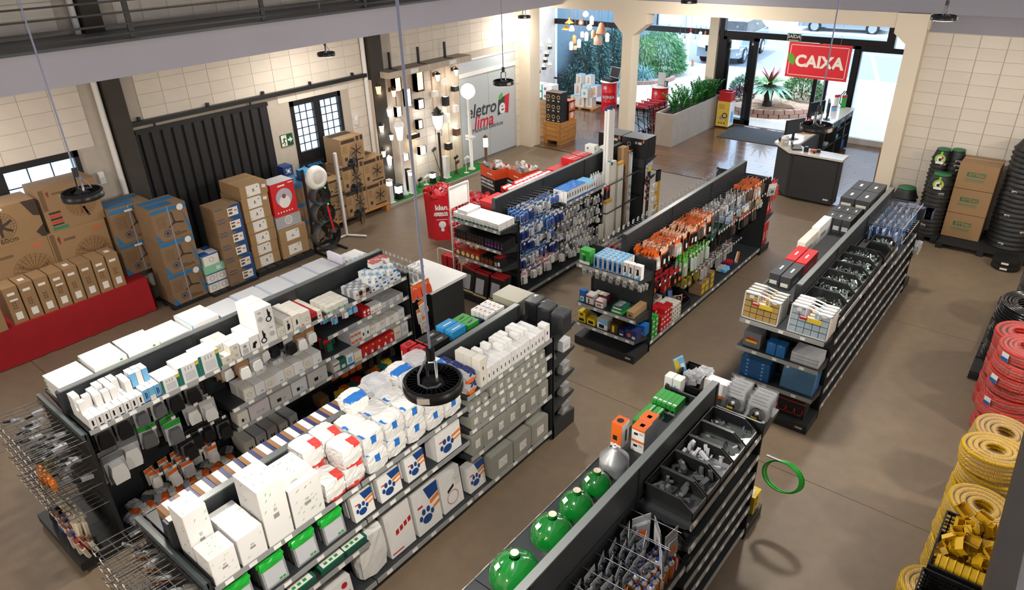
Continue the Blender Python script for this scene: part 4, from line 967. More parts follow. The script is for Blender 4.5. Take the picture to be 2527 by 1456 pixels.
for (a,b) in ((1.2,2.48),(2.48,3.75),(3.75,5.07)): shelf(G2,a,b,1.37,-1,.46,.03)
GA,yA=gondola('charcoal gondola shelving with hanging blister packs behind the front-end lamp boxes',-6.46,7.4,10.98,[8.58,9.76])
shelf(GA,8.58,9.78,1.25,1,.46,.03,6)
for (a,b) in ((7.4,8.58),(8.58,9.76),(9.76,10.98)): shelf(GA,a,b,1.37,-1,.46,.03)
for z in (1.2,.7):
    part(GA,MB().tube([(.03,9.78,z),(.47,9.8,z),(.47,10.6,z),(.47,10.96,z),(.03,10.98,z)],.012,m_gon2),'retaining_bar')
G3,y3=gondola('charcoal gondola shelving with hanging orange tool packs',-4.21,7.36,11.19,[8.63,9.9])
G4,y4=gondola('charcoal gondola shelving with black bins of metal clips, beside the black pot stacks',-1.94,7.27,11.15,[8.56,9.85])
for (a,b) in ((7.27,8.56),(8.56,9.85),(9.85,11.15)): shelf(G4,a,b,1.37,-1,.46,.03)
G5,y5=gondola('charcoal gondola shelving with green lampshades on one side and black bins on the other',-1.88,1.0,5.0,[2.33,3.66])
for (a,b) in ((1.0,2.33),(2.33,3.66),(3.66,5.0)): shelf(G5,a,b,1.29,-1,.46,.03)
# end units
E3=endunit('charcoal end unit with blue and white boxes, in front of the orange packs',-4.21,7.36,6.95,(1.22,.65,.34),tags=5)
E4=endunit('charcoal end unit holding clear organizer cases',-1.94,7.27,6.87,(1.21,.85,.47),tags=3)
EA=endunit('charcoal end unit with white lamp boxes and flat black panels',-6.46,7.4,6.98,(1.32,1.01,.73),tags=5)
E2=endunit('charcoal end unit topped by a grey enclosure and dark wrapped blocks',-4.16,5.07,5.5,(1.36,1.05,.75,.46),rails=False,base=.2)
E5=endunit('charcoal end unit topped by a black bin and clear blister packs',-1.88,5.0,5.42,(1.26,),rails=False)
E3b=endunit('charcoal end unit with red packs facing the cashier counter',-4.21,11.19,11.6,(.68,),rails=False,zt=1.4)
EAb=endunit('charcoal end unit topped by black oven-size boxes near the planter',-6.46,10.98,11.42,(1.36,1.0),w=1.02,rails=False)
E4b=endunit('charcoal end unit beyond the blue cable ties facing the pale block wall',-1.94,11.15,11.55,(1.2,.6),rails=False)
# shared stocking helpers
def stock(name,label,cat,group,me,xf,y0,n,z,size,rows=1,stack=1,s=1,gap=.004,jit=.004,face=0.,keep=1.,top=None):
    """fill a shelf: n columns along y from y0, rows going back from the front edge xf, stacked"""
    sx,sy,sz=size;out=[]
    for i in range(n):
        for r in range(rows):
            k_=stack if top is None else (stack-1 if (i*7+r*3) % 4<top else stack)
            for k in range(k_):
                if R.random()>keep: continue
                m=me[(i*5+r+k) % len(me)] if isinstance(me,(list,tuple)) else me
                o=put(m,name,None,(xf-s*(sx/2+r*(sx+gap))+R.uniform(-jit,jit),y0+(i+.5)*(sy+gap)+R.uniform(-jit,jit)*.4,z+k*(sz+.0008)+.001),face+R.uniform(-.03,.03))
                tag(o,label,cat,group);out.append(o)
    return out
def stocky(name,label,cat,group,me,yf,x0,n,z,size,rows=1,stack=1,gap=.004,jit=.004,keep=1.,dirn=1):
    """the same for an end unit whose front faces -Y: size = (depth, width, height) of a box whose print faces +X"""
    sx,sy,sz=size;out=[]
    for i in range(n):
        for r in range(rows):
            for k in range(stack):
                if R.random()>keep: continue
                m=me[(i*5+r+k) % len(me)] if isinstance(me,(list,tuple)) else me
                o=put(m,name,None,(x0+(i+.5)*(sy+gap)+R.uniform(-jit,jit)*.4,yf+dirn*(sx/2+r*(sx+gap))+R.uniform(-jit,jit),z+k*(sz+.0008)+.001),(-pi/2 if dirn==1 else pi/2)+R.uniform(-.03,.03))
                tag(o,label,cat,group);out.append(o)
    return out
def hangpack(w_,h,t,card,body,head,bulge=.4,sticker=None):
    """blister pack on a peg: header card, body card and a raised bubble; hangs from its origin, faces +X"""
    mb=MB();mb.box(-.001,-w_/2,-h,.001,w_/2,0,card);mb.box(-.0015,-w_/2,-h*.24,.0018,w_/2,-.004,head)
    mb.prism([(-w_*.36,-h*.9),(w_*.36,-h*.9),(w_*.4,-h*.6),(w_*.3,-h*.3),(-w_*.3,-h*.3),(-w_*.4,-h*.6)],0,.001,t,body)
    if sticker: mb.box(t,-w_*.2,-h*.75,t+.001,w_*.2,-h*.5,sticker)
    return mb.mesh('pack')
def hangrow(name,label,cat,group,mes,X,y0,y1,z,pitch,n,dx=.05,s=1,x0=.12,sag=.02,keep=.95,jz=.012,jr=.22):
    k=int((y1-y0)/pitch);pts=[]
    for i in range(k):
        y=y0+(i+.5)*pitch;m=mes[(i//2) % len(mes)] if isinstance(mes,(list,tuple)) else mes;pts.append((y,z+.012))
        nn=n-(1 if R.random()<.3 else 0)
        for j in range(nn):
            if R.random()>keep: continue
            o=put(m,name,None,(X+s*(x0+j*dx)+R.uniform(-.006,.006),y+R.uniform(-.008,.008),z+R.uniform(-jz,jz)),0,(R.uniform(-.05,.05),R.uniform(-.1,.06)*s,R.uniform(-jr,jr)))
            tag(o,label,cat,group)
    return pts
def crumple(size,mat,mats2=(),seed=0,sub=3,amp=.12,film=None):
    """soft plastic-wrapped pack: a rounded box with creased sides and coloured print patches"""
    rr=random.Random(seed);sx,sy,sz=size;mb=MB();n=sub*2;grid={}
    def P(u,v,w_):
        x,y,z=u*2-1,v*2-1,w_*2-1;f=1-.07*(abs(x*y)+abs(y*z)+abs(z*x))/3*2
        return (x*f,y*f,z*f)
    vs=[];idx={}
    def vid(i,j,k):
        key=(i,j,k)
        if key not in idx:
            p=P(i/n,j/n,k/n);q=[p[0]*sx/2,p[1]*sy/2,p[2]*sz/2+sz/2]
            for a,d in enumerate((sx,sy,sz)): q[a]+=rr.uniform(-amp,amp)*d*.28*(0 if a==2 and k==0 else 1)
            idx[key]=len(vs);vs.append(tuple(q))
        return idx[key]
    fs=[]
    for a in range(n):
        for b in range(n):
            fs.append((vid(a,b,n),vid(a+1,b,n),vid(a+1,b+1,n),vid(a,b+1,n)));fs.append((vid(a,b,0),vid(a,b+1,0),vid(a+1,b+1,0),vid(a+1,b,0)))
            fs.append((vid(n,a,b),vid(n,a+1,b),vid(n,a+1,b+1),vid(n,a,b+1)));fs.append((vid(0,a,b),vid(0,a,b+1),vid(0,a+1,b+1),vid(0,a+1,b)))
            fs.append((vid(a,0,b),vid(a+1,0,b),vid(a+1,0,b+1),vid(a,0,b+1)));fs.append((vid(a,n,b),vid(a,n,b+1),vid(a+1,n,b+1),vid(a+1,n,b)))
    for f in fs:
        c=[sum(vs[i][q] for i in f)/4 for q in range(3)];m=mat
        for (t,mm) in mats2:
            if t(c[0]/sx+.5,c[1]/sy+.5,c[2]/sz): m=mm
        mb.add([vs[i] for i in f],[(0,1,2,3)],m,False)
    return mb.mesh('soft_pack')

# ---------------------------------------------------------------- stock on the shelves
W1=M('#e6e5e3',.45,noise=.02,rnd=.05);W2=M('#d9d5ca',.5,noise=.02,rnd=.06);W3=M('#c9cbd0',.45,noise=.03,rnd=.06);GY=M('#8f9092',.5,noise=.04,rnd=.06);GYL=M('#b4b3b0',.5,rnd=.05)
BK=M('#161618',.45,noise=.06);RD=M('#b91f26',.45,noise=.04,rnd=.08);OR=M('#d9641f',.45,noise=.04,rnd=.06);BL=M('#1f63ad',.45,noise=.04,rnd=.06);LB=M('#6fb0dc',.45,rnd=.05);NV=M('#232f66',.5,rnd=.08)
GN=M('#2f9a3a',.45,noise=.04,rnd=.06);DG=M('#1f5f48',.5,rnd=.05);TL=M('#1f6d66',.5);YE=M('#e0c02c',.5,rnd=.05);BR=M('#8a6440',.7,rnd=.08);PU=M('#4a3a78',.5);PK=M('#c78a90',.5)
FILM=M('#d8dade',.12,noise=.02,trans=.45);FILMD=M('#6f7174',.15,trans=.35);CLR=M('#e9edf0',.1,trans=.6)
def fr(*r): return [('x',)+tuple(q) for q in r]
def bx(size,m,dec=(),top=None): return bmesh_box(size,m,dec,top)
XF=-5.985
def bulbdec(c): return fr(('r',.36,.3,.62,.78,BK),('r',.3,.02,.9,.13,c))
s_=(.058,.056,.115)
stock('bulb_box','small white bulb box with spiral print, packed at the near shelf corner','box','white bulb boxes packed at the near end',[bx(s_,W1,bulbdec(c)) for c in (NV,NV,DG,OR,NV)],XF,1.4,8,1.37,s_,6,1)
stock('bulb_box','small white bulb box perched on top of the packed bulb boxes','box','white bulb boxes lying on the packed ones',[bx(s_,W1)],XF-.12,1.4,7,1.486,(.058,.062,.05),4,1,keep=.55)
s_=(.06,.05,.14)
stock('led_box','pale blue and white LED box beside the packed bulb boxes','box','pale blue LED boxes',[bx(s_,LB,fr(('r',.3,.3,.5,.8,NV),('r',.6,.35,.75,.75,NV),('r',0,0,1,.12,NV)),W1),bx(s_,W1,fr(('r',0,.4,1,1,LB)))],XF,1.88,3,1.37,s_,4,1)
stock('led_box','pale blue and white LED box stacked in the second layer','box','pale blue LED boxes, upper layer',[bx(s_,LB,(),W1),bx(s_,W1)],XF-.12,1.86,3,1.512,s_,2,1)
def panelbox(label,y,w_,h,d=.22):
    b=carton('panel_light_box',label,'box',(d,w_,h),(XF-d/2,y+w_/2,1.371),W1,[('teal_edges',[('x','r',.0,.0,.14,1,TL),('x','r',.84,.0,1,1,TL),('x','c',.92,.88,.02,YE,3)]),('printed_panel',[('x','r',.26,.14,.76,.6,W3)]+[('x','r',.3+.15*i,.7,.36+.15*i,.9,GYL) for i in range(3)])],'teal-edged panel light boxes');return b
panelbox('teal-edged white panel light box, lowest of the three on the top shelf',2.05,.18,.15);panelbox('teal-edged white panel light box, in the middle of the three',2.235,.2,.19);panelbox('teal-edged white panel light box, largest beside the white lamp cartons',2.44,.21,.21)
s_=(.12,.1,.085)
stock('fitting_box','small white fitting box with yellow corner next to the panel light boxes','box','white fitting boxes beside the panel lights',[bx(s_,W2,fr(('r',.05,.08,.3,.25,YE),('c',.6,.5,.02,GYL)))],XF,2.66,2,1.37,s_,3,2,top=1)
s_=(.14,.1,.135)
stock('downlight_box','white downlight box with grey picture before the tall lamp cartons','box','grey-picture downlight boxes',bx(s_,W1,fr(('r',.2,.1,.8,.5,GYL),('c',.5,.7,.02,GY))),XF,2.875,1,1.37,s_,2,1)
s_=(.16,.11,.165)
stock('spotlight_box','white box with black track spotlight print, short row before the tall stack','box','track spotlight boxes, short row',bx(s_,W1,fr(('p',[(.2,.2),(.5,.12),(.6,.4),(.75,.42),(.7,.6),(.35,.55)],BK),)),XF,2.98,1,1.37,s_,2,1)
s_=(.17,.098,.21)
spd=fr(('g',.42,.3,.022,.034,BK),('p',[(.38,.42),(.62,.34),(.72,.62),(.56,.7),(.5,.86),(.38,.84)],BK))
stock('spotlight_carton','tall white carton with black spotlight print in the two-high stack','box','tall spotlight cartons in a stack',[bx(s_,W1,spd),bx(s_,W1,fr(('c',.5,.45,.03,GYL),('r',.3,.75,.7,.85,GYL)))],XF,3.1,2,1.37,s_,2,2)
for (nm,lb,y,w_,h,rows,me_) in (
    ('surface_light_box','cream box with yellow strip print beside the tall spotlight cartons',3.305,.09,.11,3,fr(('r',.1,.1,.5,.22,YE),('g',.6,.5,.018,.024,GYL))),
    ('flood_box','white box with a black floodlight print facing the aisle',3.4,.095,.175,3,fr(('p',[(.3,.2),(.66,.3),(.72,.55),(.5,.72),(.36,.6)],BK),('r',.4,.75,.56,.85,BK))),
    ('garden_spot_box','cream box with a small black spike spot print',3.505,.09,.18,3,fr(('p',[(.4,.3),(.66,.4),(.62,.7),(.42,.62)],BK),('r',.2,.06,.9,.14,LB))),
    ('dimmer_box','cream box with orange corner print next to the red boxes',3.6,.13,.16,3,fr(('r',.05,.08,.3,.18,OR),('g',.66,.4,.02,.027,GYL))),
    ('bulb_carton','red and black bulb carton at the bay joint',3.735,.08,.1,4,None),
    ('small_white_box','small white box with a red dot at the bay joint',3.82,.055,.095,4,fr(('c',.5,.35,.012,RD)))):
    s_=(.12,w_,h)
    stock(nm,lb,'box',lb.replace('box','boxes').replace('carton','cartons'),bx(s_,RD if me_ is None else W2,me_ or fr(('r',0,0,1,.45,BK)),None),XF,y,1,1.37,s_,rows,1)
s_=(.075,.07,.08)
stock('green_label_box','small white bulb box with green foot on the top shelf beyond the bay joint','box','green-footed bulb boxes',[bx(s_,W2,fr(('r',0,0,.4,.3,GN),('r',.5,.1,.9,.3,LB)))],XF,3.95,4,1.37,s_,4,1)
s_=(.05,.048,.1)
stock('socket_box','small grey socket box with orange stripe on the top shelf','box','orange-striped socket boxes',[bx(s_,W3,fr(('r',.1,.5,.9,.7,OR))),bx(s_,GY,fr(('r',0,.4,1,.9,BK),('r',.2,.1,.8,.3,OR)))],XF,4.36,4,1.37,s_,5,1)
s_=(.056,.054,.085)
stock('blue_dot_box','small white box with blue print packed at the far end of the top shelf','box','white and blue packed boxes',[bx(s_,W1,fr(('r',.2,.15,.8,.4,BL),('r',.2,.6,.5,.8,LB))),bx(s_,W1,fr(('r',.1,.5,.9,.8,BL)),LB)],XF,4.6,8,1.37,s_,5,2,top=2)
stock('red_cap_pack','small white pack with red cap on top of the blue-print boxes','box','red-capped packs',bx((.05,.05,.06),W1,(),RD),XF-.18,4.8,5,1.545,(.05,.05,.06),3,1,keep=.8)
s_=(.06,.055,.11)
stock('red_bulb_box','small red bulb box on the second shelf under the white ones','box','red bulb boxes',bx(s_,RD,fr(('r',.2,.55,.8,.8,W1),('c',.5,.3,.013,W1))),XF,4.42,2,1.1,s_,5,1)
stock('orange_print_box','small white box with orange line on the second shelf','box','orange-line boxes',bx((.06,.055,.09),W1,fr(('r',.2,.3,.8,.42,OR))),XF,4.54,3,1.1,(.06,.055,.09),2,1)
s_=(.056,.054,.075)
stock('grey_module_box','small grey module box on the crowded second shelf','box','grey module boxes',[bx(s_,W3,fr(('r',.2,.4,.7,.7,GYL)),GYL),bx(s_,GYL,fr(('r',.3,.3,.7,.5,GY)))],XF,4.72,6,1.1,s_,6,1)
s_=(.05,.05,.08)
stock('orange_module_box','small grey box with orange band on the third shelf','box','orange-band boxes',bx(s_,W3,fr(('r',.1,.2,.9,.6,OR))),XF,4.2,3,.83,s_,5,2)
stock('green_leaf_box','small white box with dark green picture on the third shelf','box','green picture boxes',bx((.06,.062,.15),W1,fr(('r',.3,.3,.7,.6,DG))),XF,4.36,2,.83,(.06,.062,.15),4,1)
s_=(.09,.075,.12)
stock('white_module_box','white module box in the long row on the third shelf','box','white module boxes',[bx(s_,W2,fr(('r',.2,.5,.6,.75,GYL))),bx(s_,W1)],XF,4.5,6,.83,s_,3,1)
stock('grey_wide_box','grey-white wide box at the far end of the third shelf','box','grey-white wide boxes',bx((.1,.09,.14),W3,fr(('r',.2,.3,.8,.6,GYL))),XF,4.96,1,.83,(.1,.09,.14),3,1)
s_=(.1,.1,.15)
stock('red_lamp_carton','red carton with white lamp print on the fourth shelf','box','red lamp cartons in a row',[bx(s_,RD,fr(('p',[(.3,.1),(.75,.1),(.6,.42),(.45,.42)],W1),('c',.75,.8,.013,YE)))],XF,4.33,5,.58,s_,2,1)
for (nm,lb,y,w_,h,m_,d_) in (('strip_box','white and navy box at the start of the fourth shelf',3.905,.09,.15,W2,fr(('r',0,.1,1,.2,NV),('r',0,.7,1,.8,NV))),('photocell_box','dark teal printed box on the fourth shelf',4.0,.09,.15,DG,fr(('r',.2,.2,.8,.5,W3))),('sensor_box','pale blue and white box on the fourth shelf',4.1,.1,.16,W1,fr(('r',0,0,1,.2,BL),('r',.2,.3,.8,.75,LB))),('timer_box','white box with yellow line on the fourth shelf',4.21,.11,.14,W2,fr(('r',.1,.25,.9,.4,YE))),('switch_box','white box with orange line beyond the red cartons',4.85,.12,.17,W2,fr(('r',.2,.5,.8,.56,OR))),('outlet_box','grey-white printed box at the end of the fourth shelf',4.98,.11,.18,W3,fr(('r',.2,.3,.8,.7,GYL)))):
    stock(nm,lb,'box',lb.replace('box','boxes'),bx((.1,w_,h),m_,d_),XF,y,1,.58,(.1,w_,h),3,1)
s_=(.14,.118,.14)
stock('wall_plate_box','cream wall plate box in the long row on the middle bay shelf','box','cream wall plate boxes',[bx(s_,W2,fr(('g',.45,.5,.02,.027,GYL),('r',.1,.1,.3,.16,OR))),bx(s_,W1,fr(('r',.5,.2,.8,.3,LB)))],XF,2.8,8,.84,s_,2,1)
stock('small_plate_box','small grey plate box behind the cream row','box','small grey plate boxes',bx((.07,.06,.05),W3),XF-.17,2.85,14,.982,(.07,.065,.05),3,1,keep=.75)
for i,(y,w_,h) in enumerate(((2.67,.12,.16),(2.8,.24,.17),(3.06,.26,.17),(3.33,.2,.17),(3.55,.26,.18))):
    stock('frame_box',['white box with black square icon at the start of the lower shelf','pale lilac-grey wide box on the lower shelf, second','silver-grey wide box on the lower shelf, third','silver box with a small dark window on the lower shelf','grey box with a dark slot picture at the bay end'][i],'box',None,bx((.16,w_,h),[W2,M('#c4bcc0',.5),GYL,W3,GYL][i],fr(('r',.3,.25,.5,.5,BK if i != 1 else GYL),('r',.6,.3,.7,.4,GY))),XF,y,1,.595,(.16,w_,h),1,1)
for i,(y,w_,h,m_) in enumerate(((2.7,.11,.2,W2),(2.83,.12,.2,W3),(2.97,.12,.2,GYL),(3.12,.11,.17,W2),(3.26,.1,.2,W3))):
    stock('timer_carton',['beige-grey carton with orange foot, first on the deck','pale carton with orange foot, second on the deck','grey carton with orange foot, third on the deck','pale carton with small black icons on the deck','grey carton last in the deck row'][i],'box',None,bx((.3,w_,h),m_,fr(('r',0,0,1,.2,OR if i<3 else GYL),('r',.3,.4,.45,.6,BK),('r',.55,.4,.7,.6,BK))),XF-.05,y,1,.136,(.3,w_,h),1,1)
stock('brown_carton_small','small brown carton on the deck near the bay joint','box',None,bx((.16,.12,.14),BR),XF-.1,3.72,1,.136,(.16,.12,.14),1,1)
# hanging packs on G1
def pk(w_,h,t,card,body,head,st=None): return hangpack(w_,h,t,card,body,head,.4,st)
p1=hangrow('bag_pack','clear bag of dark fittings with pale header on the near bay pegs','pack','clear bags of dark fittings',[pk(.15,.26,.05,FILMD,BK,GYL),pk(.14,.22,.05,FILM,FILMD,BK)],-6.44,1.42,2.6,1.3,.17,3,.1)
p2=hangrow('green_header_bag','clear bag with bright green header on the near bay pegs','pack','green-header bags',[pk(.16,.26,.06,FILM,FILMD,GN),pk(.17,.24,.07,FILM,W3,GN)],-6.44,1.8,2.35,1.0,.19,3,.11)
p3=hangrow('white_part_bag','clear bag of white round fittings beside the green-header bags','pack','bags of white round fittings',[pk(.15,.24,.08,FILM,W1,GYL),pk(.14,.2,.07,FILM,W1,PU)],-6.44,2.25,2.66,1.02,.14,3,.11)
p4=hangrow('cable_bag','black cable bundle in clear film on the lower pegs','pack','black cable bundles',[pk(.14,.24,.08,FILMD,BK,BK)],-6.44,2.1,2.62,.72,.13,3,.1)
p5=hangrow('orange_card_pack','orange and white carded lamp holder on the lowest pegs','pack','orange-card packs on the lowest pegs',[pk(.1,.2,.05,W2,W1,OR),pk(.12,.2,.04,W1,FILM,OR)],-6.44,1.75,2.5,.48,.14,3,.11)
p6=hangrow('downlight_blister','blister pack of a white ring downlight on a brown card','pack','ring downlight blisters',[pk(.13,.2,.06,BR,W1,BR),pk(.13,.18,.05,GYL,W1,GY),pk(.13,.2,.06,FILMD,BK,GYL)],-6.44,2.66,3.88,1.3,.14,4,.1)
p11=hangrow('white_pipe_bag','long clear bag of white fittings on the near bay pegs','pack','long bags of white fittings',[pk(.18,.34,.08,FILM,W1,FILMD),pk(.18,.36,.06,FILMD,BK,M('#b9a06a',.5))],-6.44,1.42,1.8,.98,.18,3,.11)
for i in range(16):
    o=put(crumple((.14,.12,.09),[FILM,W1,W2,FILMD][i % 4],((lambda u,v,w: w>.75 and u>.5,[OR,GYL][i % 2]),),200+i,3,.22),'loose_fitting_bag',None,(-6.12-.13*(i % 2),1.5+.072*i,.137),R.uniform(0,3));tag(o,'crumpled bag of white fittings lying on the near deck','bag','crumpled bags on the near deck')
p7=hangrow('bulb_blister','small red and blue bulb blister under the top shelf of the far bay','pack','red and blue bulb blisters',[pk(.07,.12,.04,W1,LB,RD),pk(.07,.12,.04,W1,W1,RD)],-6.44,3.95,4.4,1.3,.075,3,.09,x0=.2)
p8=hangrow('red_card_pack','red carded pack with green picture between the bays','pack','red carded packs at the bay joint',[pk(.1,.17,.04,RD,DG,RD)],-6.44,3.92,4.15,.98,.11,2,.1,x0=.2)
p9=hangrow('orange_tool_pack','orange tool pack hanging low in the far bay','pack','orange tool packs low in the far bay',[pk(.09,.18,.03,OR,OR,BK)],-6.44,4.0,4.45,.52,.1,3,.09)
p10=hangrow('purple_label_pack','black tool pack with lilac label low in the far bay','pack','black packs with lilac labels',[pk(.09,.2,.04,BK,BK,M('#8f86b5',.5))],-6.44,4.45,5.05,.5,.12,3,.1)
hooks(G1,p1+p2+p3+p4+p5+p6,1,.34)
for i in range(9):
    put_=put(crumple((.14,.13,.1),[YE,OR,DG,RD,BK,BR,OR,TL,YE][i],(),i,2),'connector_bag',None,(-6.12+R.uniform(-.04,.04),4.0+.1*i,.137),R.uniform(0,3));tag(put_,'colourful bag of small connectors lying on the far bay deck','bag','connector bags on the deck')
# stacked flat white panel boxes on the far side of G1
s_=(.36,.3,.045)
for i,(y,n_,d_) in enumerate(((1.39,4,0),(1.71,5,.01),(2.03,5,0),(2.35,4,.02),(2.67,5,.01),(2.99,4,0),(3.31,4,.02),(3.63,4,0),(3.95,4,.01),(4.27,4,.02))):
    for k in range(n_):
        o=put(bx(s_,W1 if i<5 else W3,[('y','r',.02,.3,.12,.7,GN),('x','r',.78,.3,.86,.7,GN)] if i<4 else [('x','r',0,0,.04,1,LB),('t','r',.0,.0,.03,1,LB)]),'flat_panel_box',None,(-6.66+R.uniform(-.012,.012)-d_,y+.15,1.421+k*.0458),R.uniform(-.03,.03))
        tag(o,'flat white panel light box in the long rows of stacks behind the dark header','box','flat panel boxes along the top')
stock('bubble_wrapped_panel','panel in pale lilac wrapping leaning near the far end of the white stacks','box',None,bx((.3,.04,.26),M('#d5d3e2',.4)),-6.5,4.62,1,1.42,(.3,.04,.26),1,1)
stock('white_tube_box','white box lying at the far end of the header panel','box','white boxes lying at the far end',bx((.3,.07,.07),W1,[('t','r',.2,.1,.8,.3,LB)]),-6.5,4.75,4,1.42,(.3,.07,.07),1,2)

# ---- G2: white cartons, soft packs, grey junction boxes
X2=-3.705
GS=M('#6fb56a',.6)
def speck(n=7,seed=1):
    r=random.Random(seed);out=[]
    for i in range(n):
        for f in ('x','t','y'):
            u,v=r.uniform(.06,.9),r.uniform(.08,.9);out.append((f,'p',[(u,v),(u+.07,v+.035),(u+.075,v+.055),(u+.01,v+.02)],GS))
    return out
def wbox(label,y,w_,h,d,z=1.26,back=0.,n=8,seed=1,nm='lamp_carton'):
    return carton(nm,label,'carton',(d,w_,h),(X2-back-d/2,y+w_/2,z+.001),W1,[('green_specks',speck(n,seed)),('printed_name',[('x','r',.4,.42,.6,.5,GY,3),('x','r',.45,.54,.56,.6,GYL,3)])],'white cartons with green specks')
wbox('tall white carton with green flecks standing at the back of the near shelf end',1.22,.17,.5,.2,1.26,.22,7,2)
wbox('white carton with green flecks at the front of the near shelf end',1.22,.19,.24,.2,1.26,0,9,3)
for k in range(3):
    wbox('white carton standing second from the near end, slice %s' % ('nearest the aisle','in the middle','at the back')[k],1.43,.2,.25,.125,1.26,.128*k,3,4+k)
wbox('largest white carton with a green-fleck side, third from the near end',1.645,.21,.52,.3,1.26,0,6,8)
wbox('white carton with dense green flecks beside the red and white packs',1.87,.27,.36,.28,1.26,0,22,9)
wbox('white flat carton with green flecks lying across the dense-fleck carton',1.8,.3,.08,.24,1.785 if False else 1.622,.03,9,10)
FW=M('#e3e2df',.25,noise=.04,scale=20,rnd=.06);FR=M('#d6453f',.3);FB=M('#2a72c4',.3)
rp_=[crumple((.22,.2,.2),FW,((lambda u,v,w: w>.8 and v>.6 and u>.5,FR),(lambda u,v,w: u>.93 and w<.2,FR)),20+i,4,.06) for i in range(2)]
bp_=[crumple((.2,.22,.2),FW,((lambda u,v,w: u>.9 and .4<v<.62 and .5<w<.85,FB),(lambda u,v,w: w>.93 and v<.2 and u>.6,FB)),30+i,4,.06) for i in range(3)]
stock('soft_pack','white soft pack with red print heaped on the upper shelf','pack','red and white soft packs',rp_,X2,2.16,2,1.26,(.22,.19,.19),2,2,top=1)
stock('soft_pack','crinkled white soft pack with blue print heaped on the upper shelf','pack','blue and white soft packs',bp_,X2,2.56,5,1.26,(.2,.225,.18),2,2,jit=.015)
stock('clear_soft_pack','clear-wrapped white soft pack topping the blue-print heap','pack','clear-wrapped soft packs',[crumple((.2,.2,.16),FILM,(),40,4,.1),crumple((.18,.2,.15),FW,((lambda u,v,w: w>.8 and u>.5,FB),),41,4,.1)],X2-.08,2.7,4,1.62,(.2,.24,.15),2,1,keep=.8,jit=.03)
GP=M('#bfc2c6',.4);GNB=M('#27a83c',.2,noise=.1)
def gpanel(z,y,label,w_=.2,h=.21,lean=.12):
    for r in range(3):
        o=root('panel_in_green_bag',label,'pack',(X2-.05-.07*r,y+w_/2,z+.001),0,'panels in green-topped bags');o.rotation_euler=(0,-lean,0)
        part(o,MB().box(-.022,-w_/2,0,.022,w_/2,h,GY).box(.022,-w_*.42,.02,.024,w_*.42,h*.86,GP),'panel')
        gb=put(crumple((.07,w_*1.05,.08),GNB,(),50+r,2,.2),'green_bag_top',o,(0,0,h-.035));PARTS.setdefault(o.name,[]).append(gb)
        part(o,MB().box(.0245,w_*.1,h*.12,.0255,w_*.22,h*.2,GN).box(.0245,w_*.25,h*.12,.0255,w_*.37,h*.2,GN),'green_icon')
for (y,lb) in ((1.27,'grey panel in green-topped bag, nearest the wire rack'),(1.55,'grey panel in green-topped bag, second along the shelf'),(1.83,'grey panel in green-topped bag, third along the shelf'),(2.1,'grey panel in green-topped bag, beside the paw-print packs')): gpanel(.86,y,lb+' in its row')
def paw(face,s,u,v,m):
    W_=s[1];H_=s[2];out=[]
    def el(cu,cv,ru,rv,k=2):
        out.append((face,'p',[(cu+ru*cos(2*pi*i/14)/W_,cv+rv*sin(2*pi*i/14)/H_) for i in range(14)],m,k))
    r=min(W_,H_)*.16
    el(u,v,r*1.2,r*.95)
    for (du,dv,q) in ((-1.5,.8,.5),(-.65,1.9,.55),(.55,1.95,.55),(1.45,.95,.5)): el(u+du*r/W_,v+dv*r/H_,r*q*.85,r*q*1.25)
    return out
NB=M('#17407c',.45);OP=M('#e07a2c',.45)
def pawpack(nm,label,size,loc,lean=.1,film=True,corner=True,grp=None):
    sx,sy,sz=size
    g=[('paw_print',paw('x',size,.42,.28,NB)),('orange_bars',[('x','p',[(.62,.55),(1,.62),(1,.72),(.62,.65)],OP,2),('x','p',[(.7,.4),(1,.46),(1,.53),(.7,.47)],OP,2)]),('red_mark',[('x','r',.12,.62,.32,.67,RD,2)])]
    if corner: g.append(('navy_corner',[('x','p',[(.45,1),(1,1),(1,.74),(.6,.68)],NB)]))
    o=carton(nm,label,'pack',size,loc,FW if film else W1,g,grp);o.rotation_euler=(0,-lean,0);return o
for k,(y,w_) in enumerate(((2.4,.21),(2.68,.24),(2.99,.22))):
    for r in range(2): pawpack('paw_print_pack',['white paw-print pack with orange bars, nearest the green-topped bags','white paw-print pack with orange bars, second in the middle row','white paw-print pack with orange bars, third under the blue-print heap'][k]+('' if r==0 else ', rear one'),(.07,w_,.24),(X2-.06-.09*r,y+w_/2,.861),.14,True,True,'paw-print packs on the middle shelf')
pawpack('paw_print_box','large white box with a navy paw print beside the grey junction boxes',(.16,.32,.29),(X2-.09,3.5,.861),.04,False,False)
carton('navy_pack','navy blue pack edge behind the large paw-print box','pack',(.06,.2,.26),(X2-.3,3.35,.861),NV,[])
def bpack(nm,label,size,y,groups,lean=.12,m=FW,back=.05):
    o=carton(nm,label,'pack',size,(X2-back-size[0]/2,y+size[1]/2,.137),m,groups);o.rotation_euler=(0,-lean,0);return o
bpack('red_print_pack','white pack with red figures on the deck by the near wire rack',(.14,.3,.2),1.98,[('red_print',[('x','r',.3,.08,.9,.3,RD),('x','c',.75,.7,.03,RD)])])
bpack('red_print_pack','second white pack with red foot partly cut by the frame',(.14,.3,.2),1.62,[('red_print',[('x','r',.05,.1,.5,.3,RD)])])
o=put(crumple((.2,.3,.5),FW,(),61,3,.06),'clear_wrapped_batts',None,(X2-.14,2.53,.137));tag(o,'tall clear-wrapped block of white batts on the deck','pack')
